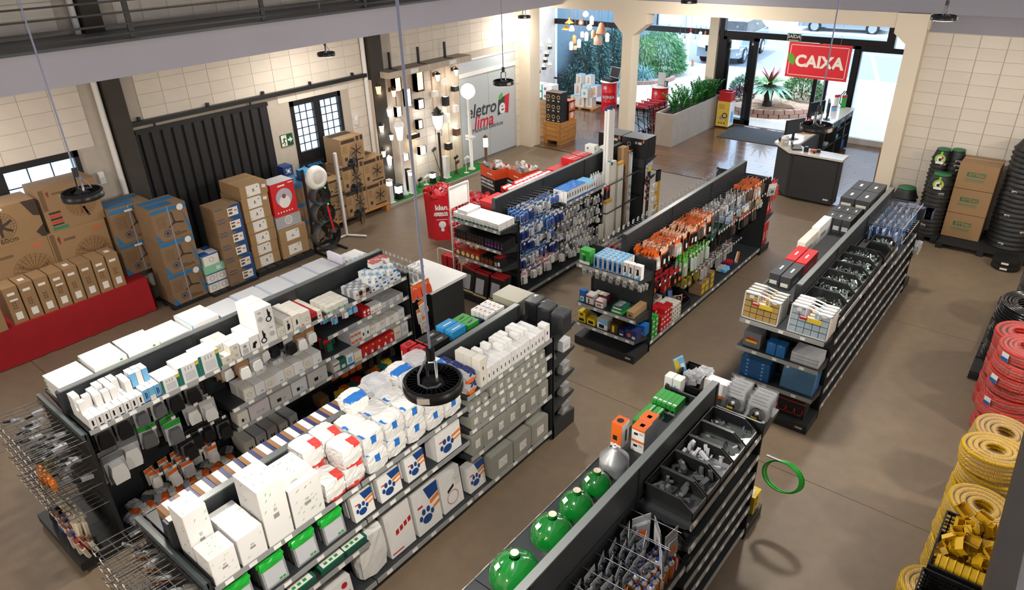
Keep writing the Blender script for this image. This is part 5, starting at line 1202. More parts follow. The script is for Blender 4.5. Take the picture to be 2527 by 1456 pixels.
bpack('icon_pack','white pack with four red square icons on the deck',(.1,.3,.48),2.72,[('red_icons',[('x','p',[(.32+.17*i,.42+.03*i),(.44+.17*i,.44+.03*i),(.44+.17*i,.55+.03*i),(.32+.17*i,.53+.03*i)],RD) for i in range(4)]),('red_line',[('x','r',.05,.06,.5,.09,RD)])])
pawpack('paw_print_pack','biggest white paw-print pack with orange bars on the deck',(.12,.31,.46),(X2-.1,3.21,.137),.12)
bpack('white_bag_pack','white bagged pack with a black label and red ring on the deck',(.1,.28,.42),3.4,[('black_label',[('x','p',[(.3,.46),(.62,.56),(.62,.64),(.3,.54)],BK)]),('red_ring',[('x','g',.5,.3,.07,.076,RD)]),('grey_text',[('x','r',.7,.7-.05*i,.95,.72-.05*i,GYL) for i in range(4)])])
pawpack('paw_print_pack','small paw-print pack on the deck beside the largest junction boxes',(.1,.24,.3),(X2-.09,3.88,.137),.12)
for (y,w_,lb) in ((1.7,.25,'flat dark green pack with pale label on the lower shelf, nearest'),(2.0,.26,'flat dark green pack with pale label on the lower shelf, second'),(2.22,.25,'flat dark green pack with pale label lying under the paw-print packs')):
    o=carton('green_flat_pack',lb,'pack',(.2,w_,.07),(X2-.12,y+w_/2,.622),DG,[('pale_label',[('t','r',.1,.05,.9,.5,W1)]),('green_icons',[('t','r',.2+.2*i,.12,.32+.2*i,.25,GN,3) for i in range(3)])]);o.rotation_euler=(0,.12,0)
s_=(.1,.056,.16)
stock('white_device_box','small white device box in the packed rows above the grey junction boxes','box','white device boxes in packed rows',bx(s_,W1,fr(('r',.4,.3,.6,.55,BK))),X2,4.05,15,1.35,s_,3,1)
stock('white_device_box','small white device box lying on the packed rows','box','white device boxes lying on top',bx((.1,.056,.05),W1),X2-.1,4.1,12,1.512,(.1,.06,.05),2,1,keep=.6)
stock('white_device_box','white device box standing alone at the far shelf corner','box',None,bx((.1,.075,.19),W1,fr(('r',.3,.4,.6,.6,PU))),X2,4.96,1,1.35,(.1,.075,.19),1,1)
stock('cream_device_box','tall cream box with dark slots beside the blue bagged packs','box','cream slot boxes',bx((.1,.09,.3),W2,fr(('r',.4,.2,.55,.32,BK),('r',.4,.6,.55,.72,BK))),X2,3.95,1,1.35,(.1,.09,.3),3,1)
stock('blue_bagged_pack','clear bagged pack with navy print at the start of the upper shelf','pack','navy-print bagged packs',crumple((.14,.12,.12),FILM,((lambda u,v,w: w>.6 and v>.3,NV),(lambda u,v,w: u>.8 and w<.4,OR)),71,3,.2),X2,3.77,1,1.35,(.14,.13,.12),3,2)
JB=M('#8f8f86',.55,noise=.03,rnd=.05);STN=M('#d9d8d4',.5)
def jbox(s): 
    mb=MB();sx,sy,sz=s;c=.012
    mb.prism([(-sy/2,c),(-sy/2+c,0),(sy/2-c,0),(sy/2,c),(sy/2,sz-c),(sy/2-c,sz),(-sy/2+c,sz),(-sy/2,sz-c)],0,-sx/2,sx*.18,JB)
    mb.prism([(-sy/2-.003,c),(-sy/2+c,-.0),(sy/2-c,-.0),(sy/2+.003,c),(sy/2+.003,sz-c),(sy/2-c,sz+.003),(-sy/2+c,sz+.003),(-sy/2-.003,sz-c)],0,sx*.2,sx/2,JB)
    mb.box(-sx/2+.01,-sy/2+.004,.004,sx/2-.005,sy/2-.004,sz-.004,JB)
    mb.box(sx/2,-sy*.18,sz*.26,sx/2+.001,sy*.22,sz*.66,STN);r=random.Random(3)
    for i in range(9): u,v=r.uniform(-.15,.16)*sy,sz*(.32+.28*r.random());mb.box(sx/2+.001,u,v,sx/2+.0015,u+.03*sy,v+.035*sz,GY)
    return mb.mesh('junction_box')
for (s_,y,n_,z,rows,lb,gp_) in (((.1,.105,.12),4.08,8,1.16,2,'small grey junction box with white sticker on the second shelf','grey junction boxes on the second shelf'),((.1,.13,.15),3.79,9,.95,2,'medium grey junction box with white sticker on the third shelf','grey junction boxes on the third shelf'),
    ((.14,.172,.235),3.78,7,.63,1,'large grey junction box with white sticker on the fourth shelf','grey junction boxes on the fourth shelf')):
    stock('junction_box',lb,'junction box',gp_,jbox(s_),X2,y,n_,z,s_,rows,1)
stock('junction_box','tiny pale junction box at the start of the second shelf','junction box','tiny pale junction boxes',jbox((.08,.085,.085)),X2,3.77,3,1.16,(.08,.09,.085),2,1)
for i,(y,w_,h,z) in enumerate(((4.05,.33,.29,.137),(4.4,.3,.27,.137),(4.72,.29,.27,.137),(4.72,.27,.2,.41))):
    stock('junction_box',['largest grey junction box on the deck, nearest the paw-print pack','largest grey junction box on the deck, in the middle','largest grey junction box on the deck at the far end','grey junction box stacked on the deck at the far end'][i],'junction box',None,jbox((.18,w_,h)),X2-(.08 if i==3 else 0),y,1,z,(.18,w_,h),1,1)
# far side of G2, upper shelf
def topbox(nm,label,size,loc,m,g=(),rz=0.): return carton(nm,label,'box',size,(loc[0],loc[1],1.371 if len(loc)<3 else loc[2]),m,list(g),None,rz)
for k in range(2): topbox('red_tool_box','red tool box with black printed handle, %s the aisle' % ('nearer','farther from')[k],(.1,.13,.2),(-4.42-.13*k,3.85+.0*k),RD,[('printed_handle',[('t','g',.5,.5,.018,.026,BK)]),('printed_tool',[('y','p',[(.55,.3),(.95,.45),(.9,.6),(.6,.55)],BK),('y','r',.1,.2,.25,.7,W2)])])
for k in range(2): topbox('black_tool_box','black and red tool box behind the red pair, %s' % ('front one','rear one')[k],(.11,.26,.18),(-4.4-.12*k,4.09),BK,[('red_edges',[('t','r',0,0,.06,1,RD),('y','r',0,0,1,.1,RD)]),('pale_print',[('t','r',.5,.3,.8,.6,GY)])])
for k in range(2): topbox('light_blue_box','bright blue boxed lamp with hang tab, %s' % ('front one','rear one')[k],(.11,.2,.2),(-4.4-.125*k,4.36),M('#2f94d0',.45),[('printed_lamp',[('y','p',[(.2,.2),(.5,.3),(.45,.55),(.25,.5)],BK)]),('white_line',[('t','r',.2,.3,.8,.45,W1)])])
for k in range(2): topbox('green_box','bright green boxed fitting, %s' % ('front one','rear one')[k],(.11,.17,.17),(-4.4-.12*k,4.58),GN,[('printed_mark',[('t','p',[(.2,.3),(.7,.4),(.8,.6),(.3,.5)],BK)]),('white_base',[('y','r',0,0,1,.2,W1)])])
for k in range(5):
    o=put(crumple((.13,.05,.1),FILM,((lambda u,v,w: w>.7,NV),),80+k,2,.2),'blister_pack',None,(-4.45,4.7+.03*k,1.372),.2);tag(o,'clear blister pack with navy print leaning beside the green boxes','pack','clear blister packs by the green boxes')
for k in range(4):
    for q in range(2): topbox('white_red_lamp_box','white lamp box with red diamond, %s in its %s row' % (('nearest the header','second','third','farthest from the header')[k],('front','rear')[q]),(.055,.13,.16),(-4.36-.062*k,4.85+.15*q),W1,[('red_diamond',[('t','p',[(.3,.5),(.5,.3),(.7,.5),(.5,.7)],RD)]),('dark_picture',[('y','r',.1,.1,.9,.55,M('#5a2a22',.5))])])
s_=(.17,.125,.215)
stock('banded_box','small box with brown, white and navy bands along the near header','box','banded small boxes along the near header',bx(s_,BR,[('t','r',.3,0,.72,1,W1),('t','r',.76,0,1,1,NV),('y','r',0,0,1,.6,NV)]),-4.205,1.22,18,1.371,s_,1,1)

# ---------------------------------------------------------------- GA: blue and grey blister packs, tube boxes, red boxes
PB=[pk(.09,.17,.035,W1,BL,BL,RD),pk(.09,.18,.035,BL,NV,W1),pk(.085,.16,.04,W1,FILM,BL),pk(.09,.17,.03,GYL,W3,BL)]
PG=[pk(.08,.14,.04,W3,GYL,W1),pk(.08,.13,.035,FILM,GY,W3),pk(.09,.14,.04,W1,W3,GY),pk(.08,.13,.05,FILMD,W2,W3)]
q=[]
for i,z in enumerate((1.43,1.15,.88,.63)):
    q+=hangrow('blue_blister_pack','blue and white blister pack on the pegs near the white-box end unit, %s row' % ('top','second','third','fourth')[i],'pack','blue blister packs, %s row' % ('top','second','third','fourth')[i],PB[i % 2:]+PB[:i % 2],-6.46,7.5,8.58,z,.108,4-(i>1),.075,x0=.16)
q+=hangrow('pink_label_pack','white pack with pinkish label on the lowest pegs near the end unit','pack','pink-label packs on the lowest pegs',[pk(.1,.19,.05,W2,W1,PK),pk(.1,.19,.05,W2,W2,PU),pk(.12,.2,.06,W1,GYL,M('#b86b68',.5))],-6.46,7.5,8.6,.44,.122,3,.1,x0=.2)
for i,z in enumerate((1.06,.87,.68,.47,.33)):
    q+=hangrow('grey_blister_pack','grey-white blister pack under the blue-topped boxes, %s row' % ('top','second','third','fourth','lowest')[i],'pack','grey blister packs, %s row' % ('top','second','third','fourth','lowest')[i],PG[i % 3:]+PG[:i % 3],-6.46,8.62,9.72,z,.1,3,.1,x0=.16)
hooks(GA,q,1,.38)
for i,y in enumerate((9.68,9.73)):
    o=put(bx((.03,.05,.42),W2,fr(('r',.2,.1,.8,.3,BK))),'slim_white_box',None,(-6.05+.02*i,y,.137),.1,(.12,.1,0));tag(o,'slim white box leaning at the foot of the grey blister packs, %s' % ('first','second')[i],'box')
s_=(.062,.066,.19)
blu=fr(('r',.3,.4,.6,.75,BK),('r',0,0,1,.17,BL))
stock('blue_top_box','white box with blue top and foot in the block on the single shelf','box','blue-topped boxes on the single shelf',bx(s_,W1,blu,BL),-6.01,8.62,8,1.25,s_,4,1)
stock('blue_top_box','lower white box with blue foot at the far half of the single shelf','box','lower blue-footed boxes',bx((.062,.066,.16),W1,blu,LB),-6.01,9.18,4,1.25,(.062,.066,.16),4,1)
for i in range(8):
    o=put(MB().lathe([(.028,0),(.03,.02),(.03,.15),(.012,.18),(.012,.22)],FILM,10).mesh('bottle'),'clear_bottle_pack',None,(-6.05-.08*(i//4),9.5+.07*(i % 4),1.251));tag(o,'clear and white upright pack at the far end of the single shelf','pack','clear upright packs')
def tubebox(nm,label,x,y,w_,d,h,m,capm=None,lean=0.,grp=None):
    o=root(nm,label,'box',(x,y,.137),0,grp);o.rotation_euler=(0,lean,0)
    part(o,MB().box(-d/2,-w_/2,0,d/2,w_/2,h,m),'sleeve')
    if capm: part(o,MB().box(-d/2-.001,-w_/2-.001,h-.05,d/2+.001,w_/2+.001,h+.001,capm),'end_band')
    return o
k_=0
for r in range(2):
    for i in range(4): tubebox('tube_lamp_box','tall white tube lamp box with navy end, highest bundle by the cream pillar, %s row' % ('front','back')[r],-6.26-.05*r,10.19+.046*i,.044,.044,2.3-.02*(i % 2)-.03*r,W1,NV,0,'tallest tube lamp boxes, %s row' % ('front','back')[r])
for i in range(4): tubebox('tube_lamp_box','white tube lamp box with green and white end label, mid-height bundle',-6.14,10.05+.06*i,.056,.06,1.38,W2,DG if i==1 else W3,0,'mid-height tube lamp boxes')
for i in range(3): tubebox('tube_lamp_box','short white tube lamp box with orange end label before the retaining bar',-6.04,9.84+.062*i,.058,.06,.78,W2,M('#d8a24a',.5),0,'short tube lamp boxes with orange ends')
for i in range(3): tubebox('tube_lamp_box','white tube lamp box with orange end beside the brown carton',-6.12,10.33+.058*i,.054,.06,1.32,W2,M('#d8a24a',.5),0,'tube lamp boxes with orange ends, tall')
for i in range(4): tubebox('red_end_tube','dark tube pack with red end among the white tubes',-6.1-.05*(i % 2),9.93+.05*i,.03,.03,.98,M('#3a3234',.4),RD,0,'red-ended dark tube packs')
o=tubebox('tall_brown_carton','tall brown carton standing behind the retaining bars',-6.2,10.62,.17,.12,1.52,K3,None);part(o,MB().box(.06,-.03,.5,.061,.03,.9,W2),'pale_label')
for i in range(2): tubebox('blue_print_tube_box','tall white and blue tube box behind the brown carton, %s' % ('nearer','farther')[i],-6.18,10.77+.07*i,.062,.07,1.42-.05*i,[W3,W1][i],[OR,LB][i])
for i in range(2): tubebox('orange_brown_strip_pack','dark strip pack with orange print beside the brown carton, %s one' % ('first','second')[i],-6.1,10.5+.03*i,.02,.05,1.28-.3*i,M('#4a3a34',.4),OR)
# left side of GA: red packs and boxes
rb=bx((.3,.075,.24),RD,[('y','r',.1,.2,.4,.3,W1),('x','c',.5,.8,.014,LB),('t','r',.2,.35,.5,.6,W1),('y','r',.6,.6,.9,.7,W1)])
stock('red_lamp_box','tall red lamp box in the row at the far end above the header','box','tall red lamp boxes in a row',rb,-6.52,9.6,3,1.371,(.3,.075,.24),1,1)
stock('red_lamp_box','tall red lamp box farther along the same row','box','tall red lamp boxes, farther',rb,-6.52,9.87,3,1.371,(.3,.075,.24),1,1)
stock('red_flat_box','lower red box beside the tall red row','box','lower red boxes',bx((.3,.075,.16),RD,[('x','c',.5,.7,.014,W1)]),-6.5,9.15,5,1.371,(.3,.075,.16),1,1)
stock('red_bulb_pack','small red pack heaped along the header','pack','small red packs along the header',[crumple((.1,.09,.1),RD,((lambda u,v,w: w>.7 and u>.5,W1),),90+i,2) for i in range(2)],-6.5,7.95,11,1.371,(.1,.095,.09),3,2,keep=.8)
stock('red_tray_box','flat red tray box near the white bulb boxes','box','flat red tray boxes',bx((.3,.14,.12),RD),-6.5,7.45,3,1.371,(.3,.14,.12),1,1)
stock('white_red_box','white box with red stripes beside the front lamp boxes','box','red-striped white boxes',bx((.2,.07,.14),W1,[('y','r',.1+.2*i,0,.2+.2*i,.5,RD) for i in range(4)]),-6.66,7.02,4,1.33,(.2,.07,.14),1,1)
for i,(y,w_,h) in enumerate(((10.15,.2,.14),(10.38,.22,.13),(10.42,.14,.26),(10.62,.2,.2),(10.8,.22,.16))):
    stock('white_green_dot_box',['white box with green dot behind the red row','second white box with green dot behind the red row','upright white box with green dot among the low ones','white box with a dark picture beside the tall tubes','last white box beyond the tall tubes'][i],'box',None,bx((.2,w_,h),W1,[('x','c',.2,.8,.02,GN),('y','c',.3,.8,.02,GN)]),-6.52-(.16 if i==2 else 0),y,1,1.371,(.2,w_,h),1,1)
# front end unit of GA
s_=(.055,.07,.105)
stocky('white_bulb_box','white bulb box with green foot in the block on the front end unit','box','white bulb boxes on the front end unit',bx(s_,W1,fr(('r',.05,0,.95,.3,DG),('r',.2,.45,.8,.6,GYL))),6.99,-6.92,12,1.32,s_,6,1)
s_=(.07,.055,.15)
stocky('black_bulb_box','black bulb box with orange foot on the second shelf of the front end unit','box','black bulb boxes with orange feet',bx(s_,BK,fr(('r',.2,.02,.8,.1,OR),('r',.35,.35,.65,.6,M('#5a3a26',.5)))),6.99,-6.92,10,1.01,s_,3,1)
stocky('black_purple_box','black bulb box with purple picture on the second shelf of the front end unit','box','black bulb boxes with purple pictures',bx(s_,BK,fr(('c',.5,.35,.018,M('#7a2f9a',.5)),('r',.42,.5,.58,.8,M('#7a2f9a',.5)))),6.99,-6.32,6,1.01,s_,4,1)
s_=(.1,.095,.125)
stocky('vintage_bulb_box','red and gold bulb box with a glowing round bulb picture','box','red and gold bulb boxes',bx(s_,M('#7a4a26',.5),fr(('r',0,.82,1,1,RD),('c',.5,.42,.034,M('#e8c98a',.5)),('r',.42,.6,.58,.75,M('#d9b47a',.5))),RD),6.99,-6.92,5,.73,s_,2,1)
stocky('vintage_bulb_box','gold bulb box stacked above the red and gold row','box','upper gold bulb boxes',bx(s_,M('#8a5a2e',.5),fr(('c',.5,.42,.03,M('#e8c98a',.5))),M('#5a3a22',.5)),7.08,-6.72,2,.857,s_,1,1)
stocky('copper_lamp_pack','clear pack of copper lamp parts beside the gold bulb boxes','pack','copper lamp part packs',[crumple((.08,.07,.12),M('#8a4a30',.3,metal=.5),((lambda u,v,w: w>.7,BK),),95,2,.2)],6.99,-6.42,3,.73,(.08,.075,.12),2,1)
stocky('black_red_kit_box','black and red boxed kit at the right end of the third shelf','box','black and red kit boxes',bx((.14,.13,.16),BK,fr(('r',.1,.1,.5,.5,GY),('r',.6,.2,.9,.6,W1)),RD),6.99,-6.16,1,.73,(.14,.13,.16),1,1)
for k in range(3):
    for r in range(3 if k != 1 else 2):
        o=carton('led_panel_box','flat black and red panel light box, %s pile, %s' % (('first','middle','last')[k],('front one','second one','rear one')[r]),'box',(.05,.27,.4),(-6.76+.29*k,7.03+.06*r-.02*(k==1),.122),BK,[('red_top',[('x','r',0,.9,1,1,RD),('t','r',0,0,1,1,RD)]),('grey_panel',[('x','r',.12,.12,.72,.72,W3)]),('yellow_foot',[('x','r',0,0,1,.08,M('#e3d79a',.5))])],'flat panel light boxes on the base')
        o.rotation_euler=(-.22,0,-pi/2);o.rotation_mode='XYZ';o.rotation_euler=Euler((0,-.22,-pi/2))
# wire side rack with red boxes beside the end unit
wr=root('wire_side_rack','white wire frame rack with sign panel beside the front end unit','rack',(-7.2,7.04,0))
mwire=M('#e6e5e2',.4)
fm=MB()
for x in (-.17,.17): fm.tube([(x,0,.01),(x,0,.68 if x<0 else 1.75)],.011,mwire)
fm.tube([(-.17,0,.66),(-.15,0,.7),(-.1,0,.715),(.17,0,.715)],.011,mwire);fm.tube([(-.17,0,.012),(.17,0,.012)],.011,mwire)
fm.tube([(.17,.0,1.75),(.17,.42,1.75),(.17,.42,.02),(.17,0,.02)],.011,mwire);part(wr,fm,'frame')
part(wr,MB().box(.16,.0,1.42,.166,.42,1.76,mwire),'sign_panel')
gm=MB()
for i in range(12): gm.cyl((.16,.0,.3+.09*i),(.16,.42,.3+.09*i),.003,mwire,n=4,cap=False)
for i in range(6): gm.cyl((.16,.04+.07*i,.2),(.16,.04+.07*i,1.42),.003,mwire,n=4,cap=False)
stuff(part(wr,gm,'wire_mesh'))
for i,(x,y,z) in enumerate(((-.08,.1,.13),(-.08,.1,.36),(.05,.11,.13),(.05,.11,.36),(.05,.26,.56),(-.08,.28,.13))):
    o=carton('red_box','plain red box inside the white wire rack, %s' % ('front bottom','front upper','second bottom','second upper','topmost at the back','rear bottom')[i],'box',(.12,.13,.22),(-7.2+x,7.04+y,z),RD,[],'red boxes in the wire rack')
# far end unit of GA: black boxes, spray cans on a clip strip
for k in range(2):
    for r in range(3):
        carton('black_appliance_box','black appliance box with orange corner, %s of the pile %s' % (('front','middle','rear')[r],('beside the tall tubes','toward the planter')[k]),'box',(.13,.48,.36),(-6.72+.5*k,10.62+.19+.135*r if False else 11.06+.135*r,1.361),M('#1b1b1d',.4),[('orange_corner',[('x','r',.9,.82,.96,.97,OR)]),('grey_icons',[('x','r',.58,.72,.66,.84,GYL),('x','r',.7,.72,.86,.84,GYL),('x','g',.32,.68,.03,.036,GYL)]),('brown_picture',[('x','p',[(.05,.08),(.5,.4),(.5,.46),(.05,.36)],M('#4a3028',.5)),('x','p',[(.2,.1),(.5,.38),(.5,.42),(.25,.18)],W2,3)]),('grey_lid',[('t','r',0,0,1,1,M('#6a6d70',.4))])],'black appliance boxes on the far end unit',-pi/2)
sp=root('clip_strip','clip strip with a yellow tag beside the far end unit','display strip',(-5.86,11.0,1.25))
part(sp,MB().box(-.01,-.05,-1.0,.0,.05,0,BK),'strip');part(sp,MB().box(0,-.05,-.08,.004,.05,.01,YE),'yellow_tag')
def spray(label,loc,rot,grp):
    o=root('spray_can',label,'can',loc,0,grp);o.rotation_euler=rot
    part(o,MB().lathe([(.027,0),(.028,.005),(.028,.17),(.02,.185)],NV,12).lathe([(.0285,.09),(.0285,.14)],YE,12,cap=False),'can');part(o,MB().lathe([(.012,.185),(.014,.2),(.014,.225),(.001,.23)],RD,8),'cap');return o
for k in range(4): spray('navy spray can with yellow label and red cap, %s on the clip strip' % ('top','second','third','lowest')[k],(-5.84,10.96,1.02-.13*k),(.9,.35,0),'spray cans on the clip strip')
yp=root('yellow_tool_display','tall yellow and black display column with clear accessory packs','display',(-5.78,11.2,0))
part(yp,MB().box(-.02,-.06,.1,.02,.06,1.15,M('#d8a53a',.5)).box(-.021,-.061,.95,.021,.061,1.15,BK),'column')
for k in range(3):
    part(yp,MB().box(-.02,-.22,.28+.26*k,.05,-.07,.3+.26*k,CLR),'tray')
    for i in range(3): part(yp,MB().box(-.0,-.2+.045*i,.3+.26*k,.03,-.165+.045*i,.42+.26*k,W1).box(.03,-.195+.045*i,.31+.26*k,.032,-.17+.045*i,.35+.26*k,YE),'accessory_pack')

# ---------------------------------------------------------------- G3: orange packs and others
ORP=[pk(.1,.26,.035,OR,M('#b8b6b4',.4),OR,W1),pk(.1,.28,.03,OR,BK,M('#e8b898',.5),W1),pk(.1,.24,.04,M('#e58a55',.5),M('#5a4a44',.5),OR)]
GRP=[pk(.08,.3,.03,M('#7fc85a',.5),GYL,M('#57b33a',.5)),pk(.08,.3,.03,M('#57b33a',.5),W3,M('#7fc85a',.5))]
BKP=[pk(.08,.3,.03,M('#2f3336',.5),BK,DG),pk(.08,.28,.03,M('#3a3d40',.5),BK,GY)]
q=[]
q+=hangrow('orange_tool_pack','orange carded tool pack in the first block by the end unit','pack','orange tool packs, first block',ORP,-4.21,7.42,8.38,1.42,.088,8,.045,x0=.1)
q+=hangrow('orange_tool_pack','orange carded tool pack in the second block along the pegs','pack','orange tool packs, second block',ORP[1:]+ORP[:1],-4.21,8.42,9.25,1.42,.088,8,.045,x0=.1)
q+=hangrow('orange_cutter_pack','orange carded pack in the top row at the far end','pack','orange packs at the far end',ORP[2:]+ORP[:1],-4.21,10.5,11.12,1.4,.1,5,.065,x0=.14)
q+=hangrow('grey_tool_pack','grey carded tool pack on long hooks in the middle','pack','grey packs on long hooks',[pk(.06,.2,.02,GYL,W3,GY),pk(.06,.18,.03,W2,GY,GYL)],-4.21,9.3,10.45,1.4,.1,3,.1,x0=.16)
q+=hangrow('green_pack','bright green carded pack hanging below the orange blocks','pack','green carded packs',GRP,-4.21,8.32,9.2,1.0,.1,3,.06,x0=.28)
q+=hangrow('dark_pack','dark carded cutter pack beside the green ones','pack','dark carded packs',BKP,-4.21,9.25,10.0,1.02,.09,4,.07,x0=.16)
q+=hangrow('orange_grip_pack','orange-topped plier pack in the middle row toward the far end','pack','orange-topped plier packs',[pk(.09,.24,.035,FILM,M('#5a4a44',.5),OR),pk(.09,.22,.035,W2,BK,M('#d5542a',.5))],-4.21,10.0,11.1,.98,.1,4,.07,x0=.16)
q+=hangrow('blue_white_pack','blue-white round pack in the second row toward the far end','pack','blue-white round packs',[pk(.08,.16,.05,W1,M('#9fb6c8',.4),NV),pk(.08,.14,.05,FILM,W1,BL)],-4.21,9.75,10.7,1.17,.1,3,.09,x0=.18)
q+=hangrow('yellow_pack','yellow and grey carded pack at the far end under the orange ones','pack','yellow carded packs',[pk(.1,.22,.04,YE,GYL,OR)],-4.21,10.75,11.1,1.12,.11,3,.09,x0=.2)
q+=hangrow('red_tool_pack','red and black tool pack hanging low by the end unit','pack','red and black tool packs',[pk(.12,.24,.05,RD,BK,RD,OR),pk(.12,.22,.05,BK,M('#7a1a1a',.5),RD,OR)],-4.21,7.45,8.3,.9,.14,3,.08,x0=.2)
q+=hangrow('white_plier_pack','grey-white carded pack with red header in the lower middle row','pack','red-header grey packs',[pk(.09,.24,.03,W3,GYL,M('#8a4a52',.5)),pk(.09,.22,.03,W2,GY,GYL)],-4.21,9.0,10.3,.62,.09,4,.075,x0=.15)
q+=hangrow('yellow_cable_pack','black and yellow coiled pack low in the middle','pack','black and yellow coiled packs',[pk(.1,.22,.06,BK,M('#8a7a2a',.5),YE)],-4.21,8.45,9.0,.66,.12,3,.09,x0=.16)
q+=hangrow('blue_card_pack','blue carded pack at the lowest pegs','pack','blue carded packs',[pk(.1,.2,.04,BL,M('#5a7ab0',.5),NV,RD)],-4.21,8.25,8.6,.55,.12,2,.09,x0=.14)
hooks(G3,q,1,.42)
XB=-3.755
stock('red_white_box','red box with white print stacked on the deck by the end unit','box','red boxes on the deck',bx((.1,.075,.08),RD,fr(('r',.2,.3,.8,.6,W1))),XB,7.68,4,.136,(.1,.075,.08),2,4,top=1)
stock('white_checker_box','white box with dark print stacked on the deck by the black bin','box','white boxes on the deck',bx((.12,.06,.06),W2,fr(('c',.5,.5,.012,BK)),None),XB,8.0,4,.136,(.12,.064,.06),2,4)
stock('green_white_box','green and white box at the near corner of the deck','box','green boxes on the deck corner',bx((.1,.075,.08),GN,fr(('r',.2,.3,.8,.6,W1))),XB,7.42,2,.136,(.1,.09,.08),1,4)
stock('grey_white_box','pale box behind the red and white stacks','box','pale boxes behind the red stack',bx((.12,.09,.1),W2),XB-.25,7.6,6,.136,(.12,.09,.1),1,3)
stock('brown_yellow_box','brown box with yellow end label on the deck','box','brown boxes with yellow labels',bx((.2,.13,.1),K2,fr(('r',.1,.1,.9,.9,YE)),None),XB-.03,8.98,2,.136,(.2,.14,.1),1,2)
stock('brown_yellow_box','brown box with yellow end label stacked farther along the deck','box','brown boxes with yellow labels, farther pair',bx((.2,.13,.09),K2,fr(('r',.1,.1,.9,.9,YE))),XB-.02,9.27,1,.136,(.2,.13,.09),1,3)
o=put(bx((.16,.14,.06),NV),'navy_tray',None,(-3.9,10.2,.137));tag(o,'navy tray holding red-capped pieces on the far deck','tray')
for i in range(10):
    o=put(MB().lathe([(.014,0),(.016,.04),(.004,.06)],RD,8).mesh('cap'),'screw_plug',None,(-3.95+.028*(i % 5),10.17+.06*(i//5),.198));tag(o,'small red plug standing in the navy tray','plug','red plugs in the navy tray')
o=put(crumple((.18,.2,.06),FILM,((lambda u,v,w: u>.6,LB),),97,3,.3),'clear_bag',None,(-3.9,10.02,.137));tag(o,'crumpled clear bag beside the navy tray','bag')
o=put(bx((.05,.4,.03),W2,[('t','r',0,0,1,.5,OR)]),'orange_strip_pack',None,(-3.9,10.6,.137),.3);tag(o,'orange and white strip pack lying on the far deck','pack')
# storage bin builder: open-fronted plastic stacking bin
def binmesh(d,w_,h,m=None,t=.006):
    m=m or BINM;mb=MB()
    mb.box(-d/2,-w_/2,0,d/2,w_/2,t,m);mb.box(-d/2,-w_/2,t,-d/2+t,w_/2,h,m)
    for y in (-w_/2,w_/2-t): mb.prism([(-d/2,t),(d/2,t),(d/2,h*.5),(d*.22,h),(-d/2,h)],1,y,y+t,m)
    mb.box(d/2-t,-w_/2,t,d/2,w_/2,h*.5,m);mb.box(-d/2-.006,-w_/2-.006,h-.012,-d/2+t,w_/2+.006,h,m)
    for y in (-w_/2-.006,w_/2): mb.box(-d/2,y,h-.012,d*.22,y+.006,h,m)
    return mb.mesh('storage_bin')
BINM=M('#1a1b1d',.35,noise=.05)
m_zinc=M('#b9c4c2',.25,metal=.9)
bo=tag(put(binmesh(.36,.4,.18),'storage_bin',None,(-3.98,8.47,.137)),'black open bin of cables on the deck under the red tool packs','bin')
cb=MB()
for i in range(9):
    pts=[(-3.98+R.uniform(-.12,.15),8.47+R.uniform(-.15,.15),.2+R.uniform(0,.12)) for _ in range(5)];cb.tube(pts,.006,[W2,RD,BK,GYL][i % 4],5)
tag(stuff(cb.obj('loose_cables')),'tangle of thin grey and red cables in the black deck bin','cables')
# price tickets along the far side of G3
tk=MB().tube([(0,0,0),(-.0,0,.04)],.002,m_hook,4).box(-.001,-.03,.02,.001,.03,.05,FILM).mesh('ticket')
for i in range(26): part(G3,tk,'hook_ticket',(-.4,7.75+.132*i,1.37),0)
hooks(G3,[(7.5+.13*i,1.33) for i in range(28)],-1,.36,'far_peg_hooks')
hangrow('red_connector_bag','clear bag of red connectors on the far pegs behind the dark header','bag','bags of red connectors',[pk(.1,.14,.05,FILM,RD,W2),pk(.1,.14,.05,FILM,M('#8a2a24',.4),GYL)],-4.21,7.4,8.2,1.33,.11,4,.09,-1)
# front end unit of G3
carton('green_tool_box','green and white boxed tool standing on the front end unit corner','box',(.13,.16,.19),(-4.58,7.06,1.221),GN,[('white_foot',[('x','r',0,0,1,.22,W1),('y','r',0,0,1,.22,W1)]),('printed_tool',[('x','r',.36,.2,.62,.6,M('#2a3a4a',.5)),('x','r',.2,.7,.5,.76,W1)])],None,-pi/2)
s_=(.05,.058,.17)
stocky('blue_detector_box','blue and white hang-tab box in the rows on the front end unit','box','blue and white hang-tab boxes',bx(s_,W1,fr(('r',.12,.04,.88,.86,BL),('r',.35,.2,.65,.6,NV),('r',.25,.88,.75,1,LB)),LB),6.99,-4.44,6,1.22,s_,5,1,gap=.014)
for k,(x,w_) in enumerate(((-3.97,.07),(-3.89,.07),(-3.79,.1))):
    carton('white_blue_box',['white box with blue swoosh and black meter, first','white box with blue swoosh and black meter, second','wider white box with blue swoosh and black speaker'][k]+' beside the hang-tab rows','box',(.07,w_,.19),(x,7.03,1.221),W1,[('blue_swoosh',[('x','p',[(.1,0),(.9,0),(.95,.4),(.8,.3),(.5,.12)],LB)]),('dark_picture',[('x','p',[(.3,.3),(.7,.3),(.62,.75),(.4,.75)],BK,3)]),('orange_mark',[('x','c',.25,.7,.01,OR,3)])],None,-pi/2)
